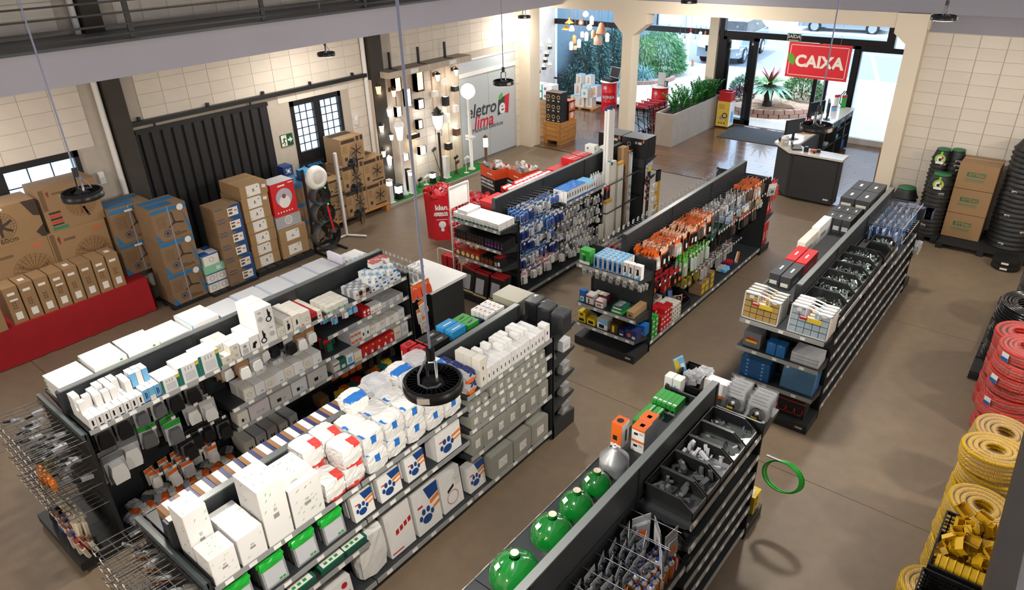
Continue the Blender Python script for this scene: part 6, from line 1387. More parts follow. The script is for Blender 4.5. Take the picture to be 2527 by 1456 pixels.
for i in range(9):
    for j in range(3):
        o=put(pk(.055,.09,.02,W2,GY,W3),'small_part_pack',None,(-4.6+.105*i+.01*j,7.02+.07*j,1.14-.01*j),0,(R.uniform(-.2,.1),R.uniform(-.08,.08),-pi/2+R.uniform(-.2,.2)));tag(o,'small grey carded part hanging under the front end shelf','pack','small carded parts under the front end shelf')
hk=MB()
for i in range(9): hk.cyl((-.39+.105*i,-.03,1.155),(-.39+.105*i,-.36,1.175),.003,m_hook,n=4,cap=False)
stuff(part(E3,hk,'peg_hooks'))
for (nm,lb,x,w_,d,h,z,m,ds) in (
    ('blue_tab_box','blue hang-tab box at the corner of the second shelf',-4.6,.09,.08,.17,.651,BL,[('x','r',.2,.1,.8,.5,W1),('x','c',.5,.3,.02,GN,3)]),
    ('white_red_box','white and red box on the second shelf, first',-4.48,.12,.12,.14,.651,W1,[('x','r',0,.7,1,.85,RD),('x','r',.3,.1,.5,.6,DG),('x','r',0,0,1,.08,RD)]),
    ('white_red_box','white and red box on the second shelf, second',-4.33,.12,.1,.1,.651,W1,[('x','r',0,.7,1,.9,RD),('x','r',.2,.2,.8,.5,M('#9a6a68',.5))]),
    ('green_white_flat_box','green and white flat box on the second shelf',-4.06,.17,.2,.05,.651,GN,[('x','r',.1,.3,.9,.7,W1),('t','r',.1,.1,.6,.9,GYL)]),
    ('green_white_flat_box','green and white flat box stacked on the other one',-4.05,.16,.2,.05,.7025,DG,[('x','r',.1,.3,.9,.7,W1),('t','r',.1,.1,.7,.9,GY)]),
    ('long_brown_box','long brown box lying toward the post on the second shelf',-3.86,.1,.36,.09,.651,K3,[('x','r',.3,.3,.7,.5,BK)]),
    ('yellow_meter_box','yellow box on the third shelf, first',-4.6,.13,.12,.08,.341,YE,[('x','r',.2,.2,.8,.7,BK)]),('yellow_meter_box','yellow box stacked on the first one',-4.6,.12,.12,.07,.423,YE,[('x','r',.3,.3,.7,.7,BK)]),
    ('yellow_meter_box','yellow box on the third shelf, second',-4.45,.13,.12,.09,.341,YE,[('x','r',.2,.2,.8,.7,BK)]),('blue_white_meter_box','blue and white meter box on the third shelf',-4.27,.16,.14,.14,.341,W1,[('x','p',[(0,.7),(1,.5),(1,1),(0,1)],LB),('x','r',.2,.1,.7,.5,BK)]),
    ('gold_black_box','black and gold box with a yellow figure on the third shelf',-4.09,.12,.14,.14,.341,M('#4a3a1c',.5),[('x','r',.3,.1,.6,.8,YE)]),('navy_small_box','small navy box with white label on the third shelf',-3.97,.09,.12,.09,.341,NV,[('x','r',.2,.1,.8,.4,W1)]),
    ('navy_box','navy box with orange square on the third shelf',-3.83,.17,.14,.13,.341,NV,[('x','r',.2,.2,.5,.6,OR),('x','r',.6,.1,.9,.4,W1)]),('navy_box','navy box with white square behind the orange-square one',-3.8,.16,.12,.15,.341,BL,[('x','r',.5,.1,.8,.4,W1)])):
    yb=6.99+d/2+(.17 if 'behind' in lb else 0)
    carton(nm,lb,'box',(d,w_,h),(x,yb,z),m,[('print',ds)],None,-pi/2)
for i in range(4): stocky('burgundy_box','white and burgundy box in the rows behind the red boxes','box','burgundy boxes on the second shelf',bx((.1,.06,.12),M('#7a2a34',.5),(),W2),7.12,-4.5,3,.65,(.1,.062,.12),1,1) if i==0 else None
# far end unit of G3 with red packs
for i in range(3):
    for k,z in enumerate((.69,.14)):
        carton('red_upright_pack','red upright pack on the far end unit, %s shelf, %s' % (('upper','lower')[k],('nearest the post','middle','outer')[i]),'pack',(.06,.1,.38),(-3.8,11.27+.11*i,z+.001),RD,[('white_print',[('x','r',.3,.2,.6,.6,W1),('y','r',.2,.2,.7,.4,W1)])],'red upright packs on the far end unit')
hangrow('red_long_pack','clear long pack with red tools at the far end unit','pack','red long packs',[pk(.09,.34,.03,FILM,M('#c0504a',.4),RD)],-3.86,11.25,11.55,1.3,.1,2,.05,x0=.08)
o=put(pk(.16,.22,.02,W2,GYL,W3,TL),'white_card_pack',None,(-3.7,11.22,1.3),0,(0,.1,-.5));tag(o,'white carded pack with teal label on the post of the far end unit','pack')

# ---------------------------------------------------------------- G4: organizers, dark boxes, clip bins, cable ties
def organizer(label,x,y,w_,h,tint,frame,grp):
    o=root('organizer_case',label,'organizer case',(x,y,1.211),0,grp);d=.055
    o.rotation_euler=(-.1,0,0)
    fm=MB()
    for (a,b,c,e) in ((-w_/2,0,-w_/2+.014,h),(w_/2-.014,0,w_/2,h*.9),(-w_/2,0,w_/2,.014),(-w_/2,h-.014,-w_*.12,h),(w_*.18,h*.9-.014,w_/2,h*.9),(-w_*.14,h*.68,-w_*.11,h),(w_*.17,h*.68,w_*.2,h*.9),(-w_*.14,h*.66,w_*.2,h*.68)):
        fm.box(a,-d/2,b,c,d/2,e,frame)
    part(o,fm,'frame')
    part(o,MB().tube([(-w_*.13,0,h*.93),(-w_*.08,0,h*.97),(w_*.14,0,h*.92),(w_*.19,0,h*.88)],.011,frame,6),'handle')
    part(o,MB().box(-w_/2+.01,d/2-.006,.01,w_/2-.01,d/2-.002,h*.66,BK),'back_shell')
    for i in range(5):
        for j in range(4):
            x0=-w_/2+.016+i*(w_-.03)/5;z0=.016+j*(h-.04)/4
            if j==3 and i in (2,): continue
            part(o,MB().box(x0,-d/2+.002,z0,x0+(w_-.03)/5-.006,-d/2+.014,z0+(h-.04)/4-.008,tint),'compartment')
    for x_ in (-w_*.3,w_*.32): part(o,MB().box(x_-.025,-d/2-.004,h*.9-.03,x_+.025,-d/2+.002,h*.9+.006,frame),'latch')
    part(o,MB().box(-w_*.26,-d/2-.003,h*.56,-w_*.06,-d/2-.001,h*.7,RD).box(-w_*.06,-d/2-.003,h*.52,w_*.3,-d/2-.001,h*.67,YE).box(-w_*.24,-d/2-.0045,h*.64,-w_*.08,-d/2-.0035,h*.68,W1),'label')
    return o
TA=M('#b99a5e',.25,noise=.15,scale=20);TB=M('#a9bac6',.2,noise=.2,scale=16);FRM=M('#d9d8d6',.3)
for r in range(4): organizer('amber-tinted organizer case with yellow label, %s of its row' % ('front','second','third','last')[r],-2.2,6.93+.075*r,.41,.31,TA,FRM if r==0 else M('#a9a7a3',.3),'amber organizer cases')
for r in range(4): organizer('clear bluish organizer case with yellow label, %s of its row' % ('front','second','third','last')[r],-1.68,6.93+.075*r,.42,.32,TB,FRM,'clear organizer cases')
TG=M('#7a7d80',.25,trans=.25);TBL=M('#2a6aa8',.25,noise=.08);TBG=M('#51789a',.25,noise=.06)
for r in range(3):
    carton('small_grey_case','small grey clear case with red and yellow label, %s' % ('front','middle','rear')[r],'organizer case',(.04,.2,.19),(-2.25,6.95+.055*r,.851),TG,[('label',[('x','r',.15,.3,.8,.45,YE),('x','r',.15,.45,.8,.6,RD)])],'small grey cases',-pi/2)
for k in range(2):
    carton('small_blue_case','small blue clear case, %s of the pair' % ('nearer the grey cases','farther from the grey cases')[k],'organizer case',(.12,.1,.15),(-2.02+.105*k,6.97,.851),TBL,[('latch',[('x','r',.3,.85,.6,1,M('#3f8ad0',.3))])],None,-pi/2)
for k in range(3): carton('flat_clear_case','flat clear case of small parts, %s of the pile' % ('bottom','middle','top')[k],'organizer case',(.24,.3,.04),(-1.65,7.04,.851+.0405*k),M('#c3c6cc',.25,noise=.2,scale=30),[('dark_edges',[('x','r',0,.1,1,.3,GY)])],None,-pi/2)
for k in range(5):
    carton('blue_tool_case','blue hinged case in the pile on the third shelf, %s' % ('lowest','second from below','middle','second from top','topmost')[k],'organizer case',(.24,.34,.048),(-2.16,7.02,.471+.0485*k),M('#1f5f9e',.3),[('latches',[('x','r',.2,.3,.28,.8,LB),('x','r',.72,.3,.8,.8,LB)]),('clear_lid',[('t','r',.05,.05,.95,.95,TBG)])],None,-pi/2)
for k in range(4):
    o=carton('large_blue_case','large blue-grey clear case standing upright, %s' % ('front','second','third','rear')[k],'organizer case',(.05,.36,.29),(-1.69,6.96+.06*k,.471),TBG if k==0 else TBL,[('label',[('x','r',.07,.82,.17,.92,W2)])] if k==0 else [],None);o.rotation_euler=Euler((0,-.2,-pi/2))
tb=root('tool_bag','black tool bag with red piping on the base of the organizer end unit','bag',(-1.75,7.05,.122))
part(tb,MB().prism([(-.2,0),(.2,0),(.2,.2),(.14,.27),(-.14,.27),(-.2,.2)],1,-.1,.1,M('#141416',.8,noise=.2)),'body')
pp=MB()
for k in range(4): pp.tube([(-.19+.095*k,-.105,.12),(-.185+.095*k,-.108,.05),(-.11+.095*k,-.108,.05),(-.1+.095*k,-.105,.12)],.006,RD,5)
pp.tube([(-.2,-.1,.2),(.2,-.1,.2)],.007,RD,5);pp.tube([(-.15,-.06,.27),(-.12,-.07,.34),(.1,-.07,.34),(.13,-.06,.27)],.01,RD,6);part(tb,pp,'red_piping')
def darkbox(label,x,y,w_,d,h,m,z=1.371,face=None,grp=None):
    return carton('long_dark_box',label,'box',(w_,d,h),(x,y,z),m,[('white_sticker',[('t','r',.35,.42,.6,.58,W1)]),('end_print',[('y','r',.1,.2,.8,.5,face or W2),('x','r',.2,.3,.6,.5,GY)])],grp)
DK=M('#3a3c3f',.5,noise=.1,scale=40)
darkbox('dark grey long box with white sticker behind the amber cases, outer one',-2.3,7.75,.12,.46,.16,DK);darkbox('dark grey long box with white sticker behind the amber cases, inner one',-2.165,7.73,.12,.46,.16,DK)
darkbox('bright red long box with white sticker, outer one',-2.3,8.24,.12,.46,.16,RD);darkbox('bright red long box with white sticker, inner one',-2.165,8.22,.12,.46,.16,RD)
darkbox('white long box with dark side print after the red pair',-2.34,8.75,.1,.5,.2,W2,face=BK);darkbox('second white long box with dark side print',-2.34,9.27,.1,.5,.22,W1,face=BK)
for k in range(3):
    for r in range(2): darkbox('charcoal box with silver end print, %s in the %s row' % (('outer','middle','inner')[k],('front','rear')[r]),-2.33+.112*k,9.68+.3*r,.108,.28,.2,DK,face=W3)
for k in range(2):
    for r in range(2):
        for j in range(2): darkbox('flat charcoal carton near the header end, %s column, %s row, %s' % (('outer','inner')[k],('front','rear')[r],('lower','upper')[j]),-2.3+.2*k,10.42+.46*r,.19,.44,.14,DK,1.371+.141*j)
# bins with clips (top row on the aisle side)
clipv=[MB().box(-.012,-.006,0,.012,.006,.02,m_zinc).box(-.012,-.006,.02,-.006,.006,.03,m_zinc).mesh('clip'),MB().tube([(-.012,0,0),(-.012,0,.02),(0,0,.03),(.012,0,.02),(.012,0,0)],.003,m_zinc,5).mesh('clip')]
def binrow(X,ys,w_,d,h,z,label,fills,grp=None,tilt=.0,mat=None,side=1):
    me=binmesh(d,w_,h,mat)
    for i,y in enumerate(ys):
        o=put(me,'storage_bin',None,(X,y,z),0 if side==1 else pi,(0,tilt,0) if tilt else None)
        tag(o,label[i] if isinstance(label,list) else label,'bin',grp)
        f=fills[i % len(fills)]
        if f:
            mb=MB();n=f[1]
            for k in range(n):
                p=Vector((X+R.uniform(-d*.42,d*.38),y+R.uniform(-w_*.4,w_*.4),z+h*R.uniform(.2,.62)+.02));s=f[2]*R.uniform(.7,1.3)
                rm=Matrix.Translation(p) @ Euler((R.uniform(0,3),R.uniform(0,3),R.uniform(0,3))).to_matrix().to_4x4()
                mb.box(-s,-s*.35,-s*.25,s,s*.35,s*.25,f[0][k % len(f[0])],rm)
            mb.box(X-d*.46,y-w_*.46,z+.008,X+d*.46,y+w_*.46,z+h*.3,f[0][0])
            q=stuff(mb.obj('bin_filling'));tag(q,f[3],'small parts',f[4])
for i,z in enumerate((1.25,)): shelf(G4,7.29,9.85,z,1,.46,.03,4)
ZN=([m_zinc,M('#8fa09c',.3,metal=.8),m_zinc],170,.02,'heap of shiny zinc clips in a black bin','heaps of zinc clips in the black bins')
binrow(-1.7,[7.5+.29*i for i in range(6)],.27,.4,.19,1.252,['black bin of zinc clips, %s along the top row' % w for w in ('first from the organizers','second','third','fourth','fifth','sixth')],[(ZN[0],40,.02,'few zinc clips at the bottom of the nearest black bin','x'),ZN,ZN,ZN,ZN,ZN])
binrow(-1.62,[9.3,9.6],.26,.26,.15,1.252,['small black bin before the blue cable ties, nearer','small black bin before the blue cable ties, farther'],[None,ZN])
CTB=[pk(.05,.2,.015,M('#5a86c8',.2,trans=.2),M('#9fb8d8',.2,trans=.3),W1),pk(.05,.22,.015,M('#c8d4e4',.15,trans=.4),M('#3f78c0',.2,trans=.2),M('#7aa0d0',.3))]
q=hangrow('cable_tie_bag','clear and blue bag of cable ties on the far pegs','pack','blue cable tie bags, upper row',CTB,-1.94,9.8,11.05,1.45,.075,5,.08,x0=.08,jr=.5)
q+=hangrow('cable_tie_bag','clear and blue bag of cable ties in the second row','pack','blue cable tie bags, second row',CTB[::-1],-1.94,10.0,11.1,1.18,.085,3,.11,x0=.14,jr=.5)
hooks(G4,q,1,.42)
for i,z in enumerate((1.02,.8,.58,.36)):
    shelf(G4,7.29,9.85,z,1,.46,.06,5);shelf(G4,9.86,11.13,z-.02,1,.46,.06,5)
    n=12
    CB=([K2,M('#6a4a32',.6),BK],12,.03,'small brown cartons and dark parts in a bin row','small parts in the bin rows')
    me=binmesh(.34,.2,.13)
    for k in range(18):
        y=7.42+.205*k
        if (k*3+i) % 5 in (0,2):
            o=put(bx((.26,.17,.12),[K2,K1,M('#5e4632',.7)][k % 3],[('x','r',.1,.2,.6,.7,W2)] if k % 4==0 else []),'open_brown_carton',None,(-1.7,y,z+.002));tag(o,'open brown carton among the bins, row %s' % ('under the clip bins','second below','third below','fourth below')[i],'carton','brown cartons in bin row %s' % 'abcd'[i])
        else:
            o=put(me,'storage_bin',None,(-1.68,y,z+.002));tag(o,'black storage bin in the lower rows, row %s' % ('under the clip bins','second below','third below','fourth below')[i],'bin','black bins in row %s' % 'abcd'[i])
for k in range(14):
    o=put(MB().lathe([(.05,0),(.055,.1),(.05,.12)],[BK,GY,M('#2a3040',.5)][k % 3],10).mesh('reel'),'dark_fitting',None,(-1.62,7.45+.26*k,.137));tag(o,'dark round fitting on the deck of the clip bin gondola','fitting','dark fittings on the deck')
# blue accessory boxes on the far end unit
for k in range(5):
    carton('navy_star_box','navy box with a dark star picture on the far end unit, %s' % ('first','second','third','fourth','fifth')[k],'box',(.1,.11,.15),(-1.78+.125*k if k<4 else -1.4,11.28+(.06 if k==1 else 0),1.201),M('#3f4a78',.4),[('star_picture',[('x','p',[(.5+.28*cos(a+pi/2)*(1 if i % 2==0 else .4),.5+.28*sin(a+pi/2)*(1 if i % 2==0 else .4)) for i,a in enumerate([2*pi*j/10 for j in range(10)])],BK)]),('pale_face',[('x','r',.08,.08,.92,.92,M('#8f93b0',.4))])],None,-pi/2)
for k in range(4):
    o=put(crumple((.1,.12,.14),FILM,((lambda u,v,w: w<.3,W2),),110+k,2,.25),'clear_pack',None,(-1.46,11.3+.05*k,.62+.0*k));tag(o,'clear pack hanging at the far end unit beside the pots','pack','clear packs on the far end unit')

# ---------------------------------------------------------------- G5: green shades, boxes, bins, goggles, cans
m_gs=M('#08601f',.12,noise=.03,coat=1.);m_al=M('#d9dce0',.3,metal=.75);
def shade(label,x,y,r,h):
    o=root('lampshade',label,'lampshade',(x,y,1.291))
    part(o,MB().lathe([(r,0),(r*1.0,.012),(r*.99,.03),(r*.93,h*.3),(r*.78,h*.58),(r*.5,h*.8),(r*.2,h*.92)],m_gs,36,cap=False).lathe([(r*.97,.002),(r*.9,h*.3),(r*.75,h*.56)],W1,24,cap=False),'bell')
    part(o,MB().lathe([(.032,h*.9),(.03,h*.98),(.034,h*1.0),(.03,h*1.12)],m_gs,16,cap=False),'neck');part(o,MB().lathe([(.03,h*1.12),(.022,h*1.14),(.018,h*1.1),(.001,h*1.1)],M('#c9b9a4',.4),14,cap=False),'socket_ring')
    a=-2.1
    part(o,MB().box(-.02,-.02,.004,.02,.02,.006,W1).tf(Matrix.Rotation(a,4,'Z') @ Matrix.Translation((r*.66,0,h*.69)) @ Matrix.Rotation(.72,4,'Y')),'price_sticker')
    return o
shade('largest glossy green enamel lampshade nearest the frame edge',-2.14,2.52,.185,.2);shade('second largest glossy green enamel lampshade',-2.15,2.96,.165,.19)
shade('third glossy green enamel lampshade',-2.16,3.28,.14,.17);shade('smallest glossy green enamel lampshade beside the aluminium one',-2.17,3.57,.122,.15)
o=root('aluminium_lampshade','stack of spun aluminium cone lampshades with ribbed rims','lampshade',(-2.17,3.82,1.291))
for k in range(5): part(o,MB().lathe([(.118,.018*k),(.118,.018*k+.016)],m_al,32,cap=False),'rim')
part(o,MB().lathe([(.119,.085),(.118,.13),(.03,.21),(.022,.23),(.02,.25),(.012,.25),(.012,.23)],m_al,32,cap=False),'cone')
carton('orange_flood_box','tall orange and white lamp box standing behind the aluminium shade','box',(.1,.12,.24),(-2.3,4.12,1.291),OR,[('white_side',[('x','r',0,0,1,1,W1)]),('dark_picture',[('y','r',.2,.3,.6,.5,BK),('t','c',.5,.5,.03,BK),('x','r',.5,.2,.7,.7,BK,3)]),('white_foot',[('y','r',0,0,1,.14,W1)])])
for k in range(2):
    for j in range(2):
        carton('orange_top_box','white and orange lamp box, %s %s' % (('lower','upper')[j],('nearer the header','beside the tall orange one')[k]),'box',(.12,.13,.12),(-2.13-.0*k,4.18+.135*k,1.291+.1205*j) if k==0 else (-2.14,4.315,1.291+.1205*j),W1,[('orange_top',[('t','r',0,0,1,1,OR),('y','r',0,.8,1,1,OR)]),('dark_print',[('y','r',.2,.4,.5,.6,BK),('y','r',.6,.5,.9,.7,GYL),('t','r',.3,.3,.6,.6,BK)])])
for k in range(2): carton('long_green_box','long green and white box %s' % ('lying by the orange boxes','standing behind the orange boxes')[k],'box',(.07,.3,.1),(-2.2-.08*k,4.5,1.291),GN,[('white_foot',[('x','r',0,0,1,.35,W1)]),('white_line',[('t','r',0,.2,1,.3,W1)])])
for k in range(5): carton('green_photocell_box','small green box with black picture, %s of five toward the header' % ('first','second','third','fourth','fifth')[k],'box',(.045,.2,.1),(-2.31+.047*k,4.82,1.291),GN,[('white_foot',[('y','r',0,0,1,.25,W1)]),('black_picture',[('y','c',.5,.4,.014,BK)]),('pale_line',[('t','r',.1,.1,.2,.9,W1)])])
for k in range(2): carton('white_tall_box','white box with blue and red print behind the green row, %s' % ('first','second')[k],'box',(.08,.1,.17),(-2.34+.085*k,5.09,1.271),W1,[('print',[('y','r',.2,.3,.5,.6,LB),('y','c',.7,.4,.015,RD)])])
# far end unit of G5
o=tag(put(binmesh(.26,.24,.17),'storage_bin',None,(-2.2,5.28,1.262),-pi/2),'black bin with crumpled clear bags on the far end unit','bin')
for k in range(3): o=put(crumple((.14,.12,.1),FILM,(),120+k,3,.35),'clear_bag',None,(-2.22+.05*k,5.28+.03*k,1.3+.03*k));tag(o,'crumpled clear bag heaped in the black bin','bag','clear bags in the black bin')
o=put(bx((.02,.1,.2),LB,[('x','r',0,0,.4,1,YE),('x','r',.5,.3,.9,.6,W1)]),'yellow_blue_card',None,(-2.33,5.3,1.36),0,(.35,.1,-.6));tag(o,'yellow and blue card pack sticking out of the black bin','pack')
carton('white_orange_box','white box with orange foot on the far end unit','box',(.1,.25,.16),(-1.98,5.3,1.262),W1,[('orange_foot',[('x','r',0,0,1,.2,OR)]),('dark_line',[('x','r',.5,.25,.7,.3,BK)])],None,-pi/2)
CLR2=M('#e9edf0',.1,trans=.88)
def blister(label,x,y,grp):
    o=root('headlamp_blister',label,'pack',(x,y,1.262),0,grp);o.rotation_euler=(-.08,0,0)
    part(o,MB().box(-.1,-.004,0,.1,-.001,.22,CLR2).box(-.095,-.06,.01,.095,-.004,.11,CLR2),'clear_shell');part(o,MB().box(-.085,-.001,.1,.085,.001,.2,W3).box(-.07,-.002,.14,.07,-.0012,.15,GY).box(-.07,-.002,.17,.05,-.0012,.18,GY),'card')
    part(o,MB().sphere((0,-.035,.05),.042,BK,12,8).torus((0,-.03,.05),.055,.014,BK,16,6,1),'lamp');part(o,MB().sphere((.01,-.06,.085),.018,W1,8,6),'lens');part(o,MB().box(-.035,-.078,.025,.02,-.076,.048,YE),'yellow_label')
for r in range(4):
    blister('clear blister pack of a black headlamp, first column, %s' % ('front','second','third','rear')[r],-1.76,5.38-.045*0+.0-.05*r if False else 5.2+.055*r,'headlamp blisters, first column')
    blister('clear blister pack of a black headlamp, outer column, %s' % ('front','second','third','rear')[r],-1.53,5.18+.055*r,'headlamp blisters, outer column')
hr=root('green_hose_coil','coil of bright green hose hanging on the side of the far end unit','hose',(-1.37,5.32,.62))
hm=MB()
for k in range(5): hm.torus((.1+.006*k,.012*k,-.004*k),.17+.004*(k % 3),.007,M('#2fae3c',.3),36,6,1)
part(hr,hm,'hose_loops')['kind']='stuff'
part(hr,MB().box(-.06,-.0,.165,.12,.02,.172,m_hook),'hook')
for k in range(3): carton('yellow_box','yellow box with white print low on the far end unit, %s' % ('lowest','middle','top')[k],'box',(.12,.16,.07),(-1.49,5.3,.122+.0705*k),YE,[('print',[('x','r',.2,.2,.5,.7,BL),('t','r',.2,.3,.7,.6,W1)])])
part(E5,MB().box(.462,-.3,.7,.47,-.06,1.2,wood('#5f4224','#7d5a34',.6,2)),'brown_side_board')
# top bins on the aisle side
shelf(G5,3.66,5.0,1.25,1,.46,.03,5)
KB=([M('#3f4143',.5),M('#55585a',.5)],14,.045,'dark grey plastic boxes in an open bin','dark grey boxes in the bins')
CL_=([FILM,W3],30,.035,'clear bagged parts in an open bin','clear bagged parts in the bins')
MT=([m_zinc,GYL],10,.02,'few metal parts in an open bin','few metal parts in the bins')
binrow(-1.63,[3.83,4.07,4.31,4.55,4.79],.225,.4,.17,1.252,['big black bin nearest the goggles, holding grey boxes','big black bin with square grey boxes, second','big black bin with clear bags, third','big black bin with a few metal parts, fourth','big black bin nearest the headlamp blisters'],[KB,KB,CL_,MT,MT])
for i,z in enumerate((1.03,.83,.63,.43)):
    shelf(G5,3.66,5.0,z,1,.47,.06,6)
    me=binmesh(.4,.255,.14)
    for k in range(5):
        o=put(me,'storage_bin',None,(-1.66,3.8+.265*k,z+.004),0,(0,.12,0));tag(o,'black bin in the sloping rows under the top bins, row %s' % ('one','two','three','four')[i],'bin','black bins in sloping row %s' % ('one','two','three','four')[i])
# blue strips on the rails, red packs in lower rows
for k in range(5):
    o=put(crumple((.1,.06,.05),RD if k<4 else YE,(),130+k,2,.2),'small_part_bag',None,(-1.5,3.95+.07*k-(.25 if k==4 else 0),.5));tag(o,['small red bag lying in a low sloping bin','small yellow bag lying in a low sloping bin'][k==4],'bag','small red bags in a low bin' if k<4 else None)
# near bay: goggles on hooks, cards, spray cans, red and yellow capped cans
gog=MB();
for s in (-1,1):
    gog.sphere((0,.034*s,-.07),.028,M('#1a2230',.06,coat=1),10,6,.8);gog.tube([(0,.06*s,-.07),(-.04,.066*s,-.06),(-.1,.06*s,-.05)],.003,BK,4)
gog.box(-.004,-.01,-.074,.004,.01,-.064,BK);gog.box(-.002,-.07,-.13,.0,.07,0,M('#c8ccd2',.1,trans=.6))
gm_=gog.mesh('goggles')
q=hangrow('safety_glasses_pack','clear bag with dark wraparound safety glasses on the near pegs, upper row','safety glasses','safety glasses packs, upper row',gm_,-1.88,2.35,3.5,1.22,.16,5,.07,x0=.08,jr=.3)
q+=hangrow('safety_glasses_pack','clear bag with dark wraparound safety glasses, second row','safety glasses','safety glasses packs, second row',gm_,-1.88,2.3,3.2,1.0,.16,4,.08,x0=.1,jr=.3)
fp=[pk(.16,.26,.02,W3,M('#8a8f98',.3),GY,OR),pk(.15,.24,.02,FILM,W2,GYL,BL)]
q+=hangrow('glove_pack','grey and white bagged work gloves turned edgewise on the pegs','pack','bagged work gloves',fp,-1.88,3.28,3.66,1.26,.18,3,.13,x0=.12,jr=.9)
hooks(G5,q,1,.42,wtag=False)
shelf(G5,2.33,3.66,.86,1,.46,.03,5)
CANB=M('#b9692c',.35)
def can(label,x,y,z,body,cap_,grp):
    o=root('spray_can',label,'can',(x,y,z),R.uniform(0,6),grp)
    part(o,MB().lathe([(.03,0),(.031,.006),(.031,.14),(.024,.155)],body,14).box(.0305,-.012,.03,.0312,.012,.11,W2),'can');part(o,MB().lathe([(.032,.138),(.033,.146),(.02,.165),(.014,.17)],m_al,14),'dome');part(o,MB().lathe([(.011,.168),(.011,.19),(.008,.195)],cap_,8),'cap');return o
for i in range(6):
    for r in range(3): can('orange spray can with silver dome and blue cap, %s row' % ('front','middle','back')[r],-1.47-.068*r-.01*(i % 2),3.5-.072*i+.01*r,.861,CANB,M('#1f3fa8',.3),'blue-capped spray cans, %s row' % ('front','middle','back')[r])
for k in range(6):
    o=root('yellow_cap_can','can with a wide yellow cap beside the blue-capped cans','can',(-1.47-.07*(k % 3),3.02-.075*(k//3),.861),0,'yellow-capped cans')
    part(o,MB().lathe([(.032,0),(.032,.13)],M('#c9a21c',.4),14),'can');part(o,MB().lathe([(.034,.13),(.034,.17),(.026,.172),(.024,.16),(.001,.16)],M('#e8c81c',.35),16),'cap')
for k in range(15):
    o=put(MB().lathe([(.011,0),(.011,.1),(.004,.125)],[RD,RD,W2][k % 3],7).mesh('tube'),'red_tip_tube',None,(-1.46-.024*(k % 5),3.56+.026*(k//5),.861));tag(o,'thin red-tipped tube in the bundle beside the blue-capped cans','tube','red-tipped tubes')
for k in range(20):
    o=put(MB().lathe([(.02,0),(.02,.1),(.012,.115)],W2,8).lathe([(.013,.115),(.013,.135),(.003,.14)],RD,8).mesh('bottle'),'red_cap_bottle',None,(-1.5-.05*(k % 4),2.82-.055*(k//4),.861));tag(o,'small white bottle with red cap near the frame edge','bottle','red-capped white bottles')

# ---------------------------------------------------------------- wire racks at the near ends, small far units
def wirerack(label,x0,x1,yb,yf,zt,levels):
    o=root('wire_grid_rack',label,'rack',((x0+x1)/2,yb,0));w_=x1-x0;d=yb-yf;mwk=M('#4a4a4a',.35,metal=.5)
    part(o,MB().box(-w_/2,-.03,0,w_/2,0,zt+.03,m_gon2).box(-w_/2,-.05,zt-.02,w_/2,-.02,zt+.04,M('#3f4a4c',.4)),'back_panel')
    part(o,MB().box(-w_/2,-d,.04,w_/2,-.03,.13,m_gon2),'base_tray')
    for z in levels:
        g=MB()
        for i in range(15): g.cyl((-w_/2+i*w_/14,-.03,z),(-w_/2+i*w_/14,-d,z+.03),.0042,mwk,n=4,cap=False);g.cyl((-w_/2+i*w_/14,-d,z+.03),(-w_/2+i*w_/14,-d-.01,z+.055),.003,mwk,n=4,cap=False)
        for i in range(4): g.cyl((-w_/2,-.06-i*(d-.08)/3,z+.002+.008*i),(w_/2,-.06-i*(d-.08)/3,z+.002+.008*i),.0035,mwk,n=4,cap=False)
        stuff(part(o,g,'wire_shelf'))
        for i in range(8): part(o,tagm2,'price_tag',(-w_/2+.06+i*w_/8.5,-d-.004,z+.02))
    return o
W_1=wirerack('dark wire grid rack of brushes at the near end of the lamp gondola',-6.98,-5.98,1.36,.93,1.33,(1.3,1.14,.98,.82,.6))
W_2=wirerack('dark wire grid rack at the near end of the white carton gondola',-4.66,-3.68,1.19,.82,1.33,(1.3,1.14,.98,.82,.6))
def brush(nm,label,loc,L,m1,m2,grp,rot):
    mb=MB().box(-.014,-.008,-L*.4,.014,.008,0,m1).box(-.024,-.014,-L,.024,.014,-L*.38,m2);o=put(mb.mesh('brush'),nm,None,loc,0,rot);tag(o,label,'brush',grp)
MI=M('#d5cbb8',.7,noise=.1);OB=M('#c9762f',.6)
for i in range(18):
    brush('bristle_brush','pale bristle brush hanging low on the near wire rack',(-6.85+.048*i,1.02+.04*(i % 3),.6),.3,M('#b5aa98',.6),MI,'pale brushes on the lower rack hooks',(R.uniform(-.1,.3),R.uniform(-.1,.1),R.uniform(-.3,.3)))
for i in range(16):
    brush('bristle_brush','pale thick brush hanging at the bottom of the near wire rack',(-6.6+.042*i,.98+.04*(i % 3),.36),.2,M('#a06a5a',.6),MI,'pale thick brushes at the rack bottom',(R.uniform(-.1,.4),R.uniform(-.1,.1),R.uniform(-.3,.3)))
for i in range(7):
    brush('orange_handle_brush','orange-handled tool hanging from the middle of the near wire rack',(-6.3+.045*i,.98+.02*(i % 2),1.1),.15,OB,OB,'orange-handled tools',(R.uniform(-.2,.3),R.uniform(-.1,.1),0))
for i in range(24):
    brush('dark_rod_tool','thin dark rod tool lying between the rack wires',(-6.92+.04*i,.98+.05*(i % 4),1.28-.16*(i % 3)),.16,BK,GY,'thin dark tools in the near rack',(R.uniform(1.2,1.7),0,R.uniform(-.3,.3)))
for i in range(12):
    brush('yellow_roll_tool','yellowish roller pack deep in the near wire rack',(-6.9+.03*i,1.1+.02*(i % 4),.9-.05*(i % 3)),.14,M('#a08a3a',.5),M('#8a7a3c',.6),'yellowish roller packs',(0,0,0))
